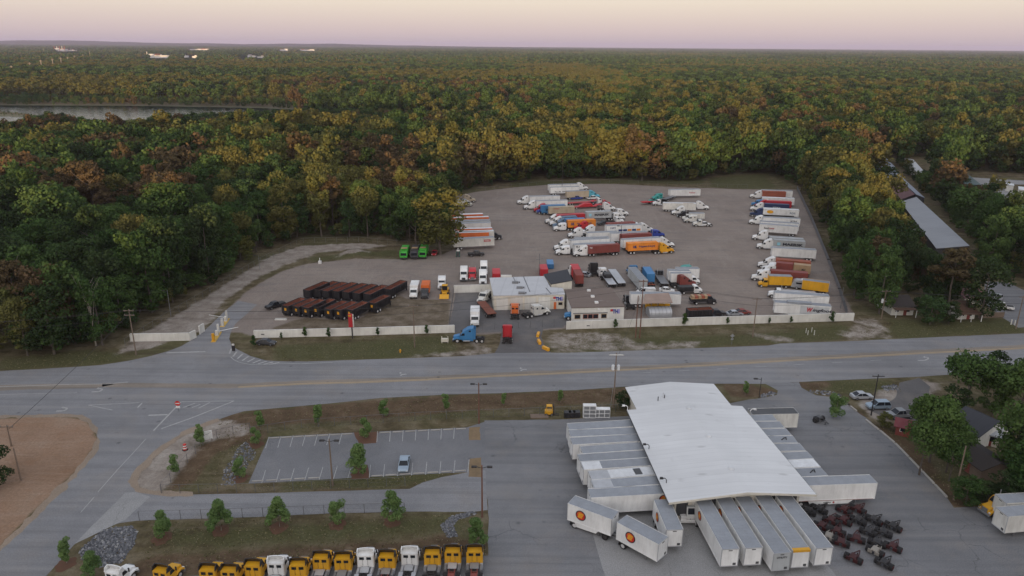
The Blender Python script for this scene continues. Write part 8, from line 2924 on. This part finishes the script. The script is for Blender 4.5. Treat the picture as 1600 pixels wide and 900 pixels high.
# ---- lake
m, nt_, b_ = new_mat('still_water')
b_.inputs['Base Color'].default_value = (.02, .026, .026, 1)
b_.inputs['Roughness'].default_value = .06
b_.inputs['IOR'].default_value = 1.33
bp = N(nt_, 'ShaderNodeBump', Strength=.5, Distance=.6)
nt_.links.new(noise_n(nt_, .5, 2, .5, obj_vec(nt_, (1, .35, 1), kind='World')), bp.inputs['Height'])
nt_.links.new(bp.outputs[0], b_.inputs['Normal'])
sheet('water', LAKE1, .03, m, 2.0, 12, 1)
sheet('water', LAKE2, .03, m, 2.0, 12, 2)

SHORE = paint('shore_reeds', (.115, .11, .06), .95, 0, .4, (.1, .1, .06), .3, False)
sheet('lake_shore', [(-500, 158.5), (0, 162.6), (200, 163.2), (400, 166.6), (464, 169.5), (462, 171.2), (400, 168.6), (200, 165.1), (0, 164.6), (-500, 160.6)], .05, SHORE, 1.5, 10, 5)
sheet('lake_shore', [(-500, 174), (0, 177.3), (40, 180), (50, 184), (0, 181.5), (-500, 180.5)], .05, SHORE, 1.5, 10, 6)

# ---- low hills on the horizon
hv_, hf = [], []
nx_, ny_ = 220, 10
for j in range(ny_):
    for i in range(nx_):
        x = -15000 + 30000 * i / (nx_ - 1)
        y = 13000 + 7000 * j / (ny_ - 1)
        env = math.sin(PI * j / (ny_ - 1)) if j else 0
        amp = 95 * min(1, max(0.0, (4500 - x) / 11000)) + 12
        z = env * amp * (.75 + .45 * noise.noise(Vector((x / 2600, y / 5000, 1))) + .15 * noise.noise(Vector((x / 500, y / 900, 5)))) - 2
        hv_.append((x, y, max(-2, z)))
for j in range(ny_ - 1):
    for i in range(nx_ - 1):
        a = j * nx_ + i
        hf.append((a, a + 1, a + nx_ + 1, a + nx_))
hm = bpy.data.meshes.new('hills')
hm.from_pydata(hv_, [], hf)
m, nt_, b_ = new_mat('wooded_hills')
c_ = ramp(nt_, noise_n(nt_, .012, 5, .7, obj_vec(nt_, kind='World')), [(.3, (.03, .042, .022)), (.7, (.075, .078, .04))])
nt_.links.new(c_, b_.inputs['Base Color'])
b_.inputs['Roughness'].default_value = 1
b_.inputs['Specular IOR Level'].default_value = 0
hm.materials.append(m)
for p_ in hm.polygons:
    p_.use_smooth = True
ho = bpy.data.objects.new('hills', hm)
COL.objects.link(ho)
struct(ho)

# ---- far buildings catching the low sun
FARN = ['long white mill with a tower far off at the left', 'low white sheds left of the long mill', 'boxy white plant far off, left block', 'boxy white plant far off, right block', 'long thin white roof near the horizon', 'small white block at the left of the far trio',
        'large white hall in the middle of the far trio', 'white hall at the right of the far trio', 'white hall near the horizon, left of the pinkish one', 'long pinkish hall near the horizon', 'red and white stacked works at the far left', 'low pale works beside the red stacks',
        'pale silo at the far left edge', 'small pale works next to the silo', 'pale works above the left forest']
PALE = paint('far_white_cladding', (.72, .70, .68), .7, 0, .1)
for (a, b, yb, yt), nm in zip(FARB, FARN):
    p0, p1 = at(a, yb), at(b, yb)
    hz = top_z((a, yb), yt)
    wdt = (p1 - p0).length
    t = thing('distant_works', nm, 'building', (p0 + p1) / 2 + Vector((0, wdt * .2, 0)), 0, 'white works far off on the plain')
    g = random.Random(int(a))
    obj('wall', MB().box(-wdt / 2, wdt / 2, -wdt * .2, wdt * .2, 0, hz * .72), PALE, t)
    obj('roof', MB().box(-wdt / 2 - 1, wdt / 2 + 1, -wdt * .2 - 1, wdt * .2 + 1, hz * .72, hz * .76), CGREY, t)
    for k in range(3):
        x = wdt * g.uniform(-.42, .42)
        w_ = wdt * g.uniform(.04, .12)
        obj('upper_block', MB().box(x - w_, x + w_, -wdt * .08, wdt * .08, hz * .763, hz * g.uniform(.9, 1.05)), PALE if k else RUST, t)
    if 'stack' in nm or 'tower' in nm:
        for k in range(5 if 'stack' in nm else 1):
            x = -wdt * .45 + wdt * .9 * k / 4
            obj('chimney', MB().cyl((x, -wdt * .21, hz * .75), 'z', hz * .07, hz * 1.5, 12), (RUST, PALE)[k % 2] if 'stack' in nm else PALE, t)
PYL = [(21.5, 124, 110), (49.7, 117, 104), (67.5, 117, 100), (85.7, 116, 98), (98, 110, 95.5), (108, 105, 94), (118, 100, 91), (131, 97, 89), (142, 94.5, 84), (38, 121, 113), (62, 116, 107), (78, 112, 106), (95, 108, 101), (70, 88, 79), (52, 86, 80), (58, 87, 82)]
for k, (x, yb, yt) in enumerate(PYL):
    hz = top_z((x, yb), yt) + 9
    t = thing('transmission_pole', 'pale power-line pole in the row crossing the far left woods', 'pole', at(x, yb), 0, 'power-line poles crossing the far left woods')
    obj('shaft', MB().tube([(0, 0, 0), (0, 0, hz)], 1.2, 6, .8), PALEBARK, t)
    obj('cross_arm', MB().box(-3.5, 3.5, -.3, .3, hz - 2.6, hz - 2), PALEBARK, t)
# ------------------------------------------------------------------ weeds and grass tufts on the verges
TUFTS = [([(0, 562), (150, 548), (215, 556), (150, 569), (0, 578)], 500), ([(378, 545), (430, 530), (700, 522), (735, 548), (560, 560), (430, 562), (392, 554)], 1500), ([(868, 520), (1000, 513), (1325, 503), (1335, 530), (1200, 537), (1000, 545), (880, 549)], 1700),
         ([(345, 656), (400, 645), (530, 634), (700, 621), (880, 613), (985, 608), (980, 640), (760, 651), (560, 662), (400, 680), (330, 690)], 1700), ([(395, 757), (700, 741), (640, 762), (400, 768)], 350),
         ([(225, 815), (400, 811), (740, 803), (762, 866), (500, 882), (230, 893)], 1900), ([(1250, 600), (1400, 598), (1410, 612), (1340, 618), (1275, 614)], 350), ([(1345, 503), (1590, 508), (1590, 520), (1400, 528), (1345, 530)], 700),
         ([(262, 768), (300, 745), (345, 690), (400, 680), (345, 752), (340, 767)], 300), ([(1360, 662), (1480, 690), (1560, 780), (1495, 790), (1420, 706)], 600), ([(470, 400), (620, 388), (620, 402), (480, 412)], 260), ([(750, 297), (1100, 285), (1210, 275), (1235, 292), (1100, 291), (860, 286)], 500)]
g = np.random.default_rng(77)
VV = []
for poly, n in TUFTS:
    P = wpoly(poly)
    arr = np.array(P)
    mn, mx = arr.min(0), arr.max(0)
    q = g.uniform(mn, mx, size=(n * 4, 2))
    q = q[inside(q[:, 0], q[:, 1], P)][:n]
    for x, y in q:
        s = g.uniform(.05, .15)
        for k in range(3):
            a = g.uniform(0, 2 * PI)
            ca, sa = math.cos(a), math.sin(a)
            ox, oy = g.uniform(-.3, .3, 2) * s * 2
            VV.append([(x + ox - sa * s * .6, y + oy + ca * s * .6, .0), (x + ox + sa * s * .6, y + oy - ca * s * .6, .0), (x + ox + ca * s * .9 + sa * s * .3, y + oy + sa * s * .9, s * g.uniform(.5, 1.1)), (x + ox + ca * s * .8 - sa * s * .4, y + oy + sa * s * .8 + ca * s * .3, s * g.uniform(.4, 1.0))])
V = np.array(VV).reshape(-1, 3)
tm = cloud_mesh('grass_tufts', V, g.random(len(VV)))
m, nt_, b_ = new_mat('tuft_blades')
a_ = nt_.nodes.new('ShaderNodeAttribute')
a_.attribute_name = 'tone'
nt_.links.new(ramp(nt_, a_.outputs['Fac'], [(0, (.085, .090, .035)), (.35, (.125, .115, .055)), (.7, (.19, .16, .095)), (1, (.26, .22, .15))]), b_.inputs['Base Color'])
b_.inputs['Roughness'].default_value = 1
b_.inputs['Specular IOR Level'].default_value = 0
tm.materials[0] = m
to = bpy.data.objects.new('grass_tufts', tm)
COL.objects.link(to)
struct(to, 'stuff')
# ------------------------------------------------------------------ the evening air
hb_ = MB().box(-23000, 23000, -600, 23800, -3.5, 150)
hz_ = bpy.data.objects.new('haze', hb_.mesh('haze'))
COL.objects.link(hz_)
hz_['kind'] = 'stuff'
m = bpy.data.materials.new('evening_haze')
m.use_nodes = True
m.node_tree.nodes.remove(m.node_tree.nodes['Principled BSDF'])
pv = m.node_tree.nodes.new('ShaderNodeVolumePrincipled')
pv.inputs['Color'].default_value = (.62, .62, .92, 1)
pv.inputs['Density'].default_value = HAZE_D
pv.inputs['Anisotropy'].default_value = 0.0
m.node_tree.links.new(pv.outputs[0], m.node_tree.nodes['Material Output'].inputs['Volume'])
hz_.data.materials[0] = m
# ------------------------------------------------------------------ sky, sun, air
SUN_EL, SUN_AZ = R(2.8), R(188)       # low behind the drone (azimuth measured from +Y towards +X)
w = bpy.data.worlds.new('World')
sc.world = w
w.use_nodes = True
nt = w.node_tree
bg = nt.nodes['Background']
sky = nt.nodes.new('ShaderNodeTexSky')
sky.sky_type = 'NISHITA'
sky.sun_disc = False
sky.sun_elevation = SUN_EL
sky.sun_rotation = SUN_AZ
sky.altitude = 100
sky.air_density = 1.0
sky.dust_density = 1.5
sky.ozone_density = 1.5
tc = nt.nodes.new('ShaderNodeTexCoord')
sp = nt.nodes.new('ShaderNodeSeparateXYZ')
nt.links.new(tc.outputs['Generated'], sp.inputs[0])
# dusk tint of the lower sky (mauve band under peach), as a function of elevation only
mr = nt.nodes.new('ShaderNodeMapRange')
mr.inputs['From Min'].default_value = -0.02
mr.inputs['From Max'].default_value = 0.40
nt.links.new(sp.outputs['Z'], mr.inputs['Value'])
tint = ramp(nt, mr.outputs[0], [(0.0, SKY0), (0.05, SKY0), (0.085, SKY1), (0.17, SKY2), (0.32, SKY3), (1.0, SKY4)])
vm = nt.nodes.new('ShaderNodeVectorMath')
vm.operation = 'SCALE'
vm.inputs['Scale'].default_value = SKYK
nt.links.new(tint, vm.inputs[0])
nis = nt.nodes.new('ShaderNodeVectorMath')
nis.operation = 'SCALE'
nis.inputs['Scale'].default_value = NISK
nt.links.new(sky.outputs[0], nis.inputs[0])
add0 = nt.nodes.new('ShaderNodeVectorMath')
add0.operation = 'ADD'
nt.links.new(vm.outputs[0], add0.inputs[0])
nt.links.new(nis.outputs[0], add0.inputs[1])
# afterglow round the setting sun, behind the viewpoint
dt = nt.nodes.new('ShaderNodeVectorMath')
dt.operation = 'DOT_PRODUCT'
nt.links.new(tc.outputs['Generated'], dt.inputs[0])
dt.inputs[1].default_value = (math.sin(SUN_AZ) * math.cos(R(22)), math.cos(SUN_AZ) * math.cos(R(22)), math.sin(R(22)))
gl = math_n(nt, 'POWER', math_n(nt, 'MAXIMUM', dt.outputs['Value'], 0.0), 1.6)
gv = nt.nodes.new('ShaderNodeVectorMath')
gv.operation = 'SCALE'
gv.inputs[0].default_value = GLOW
nt.links.new(gl, gv.inputs['Scale'])
add = nt.nodes.new('ShaderNodeVectorMath')
add.operation = 'ADD'
nt.links.new(add0.outputs[0], add.inputs[0])
nt.links.new(gv.outputs[0], add.inputs[1])
nt.links.new(add.outputs[0], bg.inputs['Color'])
bg.inputs['Strength'].default_value = 0.1
sd = bpy.data.lights.new('sun', 'SUN')
sd.energy = SUN_E
sd.angle = R(0.53)
sd.color = SUN_C
so = bpy.data.objects.new('sun', sd)
COL.objects.link(so)
sdir = Vector((math.sin(SUN_AZ) * math.cos(SUN_EL), math.cos(SUN_AZ) * math.cos(SUN_EL), math.sin(SUN_EL)))
so.rotation_euler = sdir.to_track_quat('Z', 'Y').to_euler()
so.location = (0, -50, 200)
vs = sc.view_settings
vs.view_transform = 'Standard'
vs.look = 'None'
vs.gamma = 1
vs.use_curve_mapping = False
vs.exposure = EXPO
sc.cycles.max_bounces = 5
sc.cycles.diffuse_bounces = 2
sc.cycles.glossy_bounces = 2
sc.cycles.transmission_bounces = 2
sc.cycles.volume_bounces = 0
sc.cycles.transparent_max_bounces = 6
sc.cycles.use_denoising = True
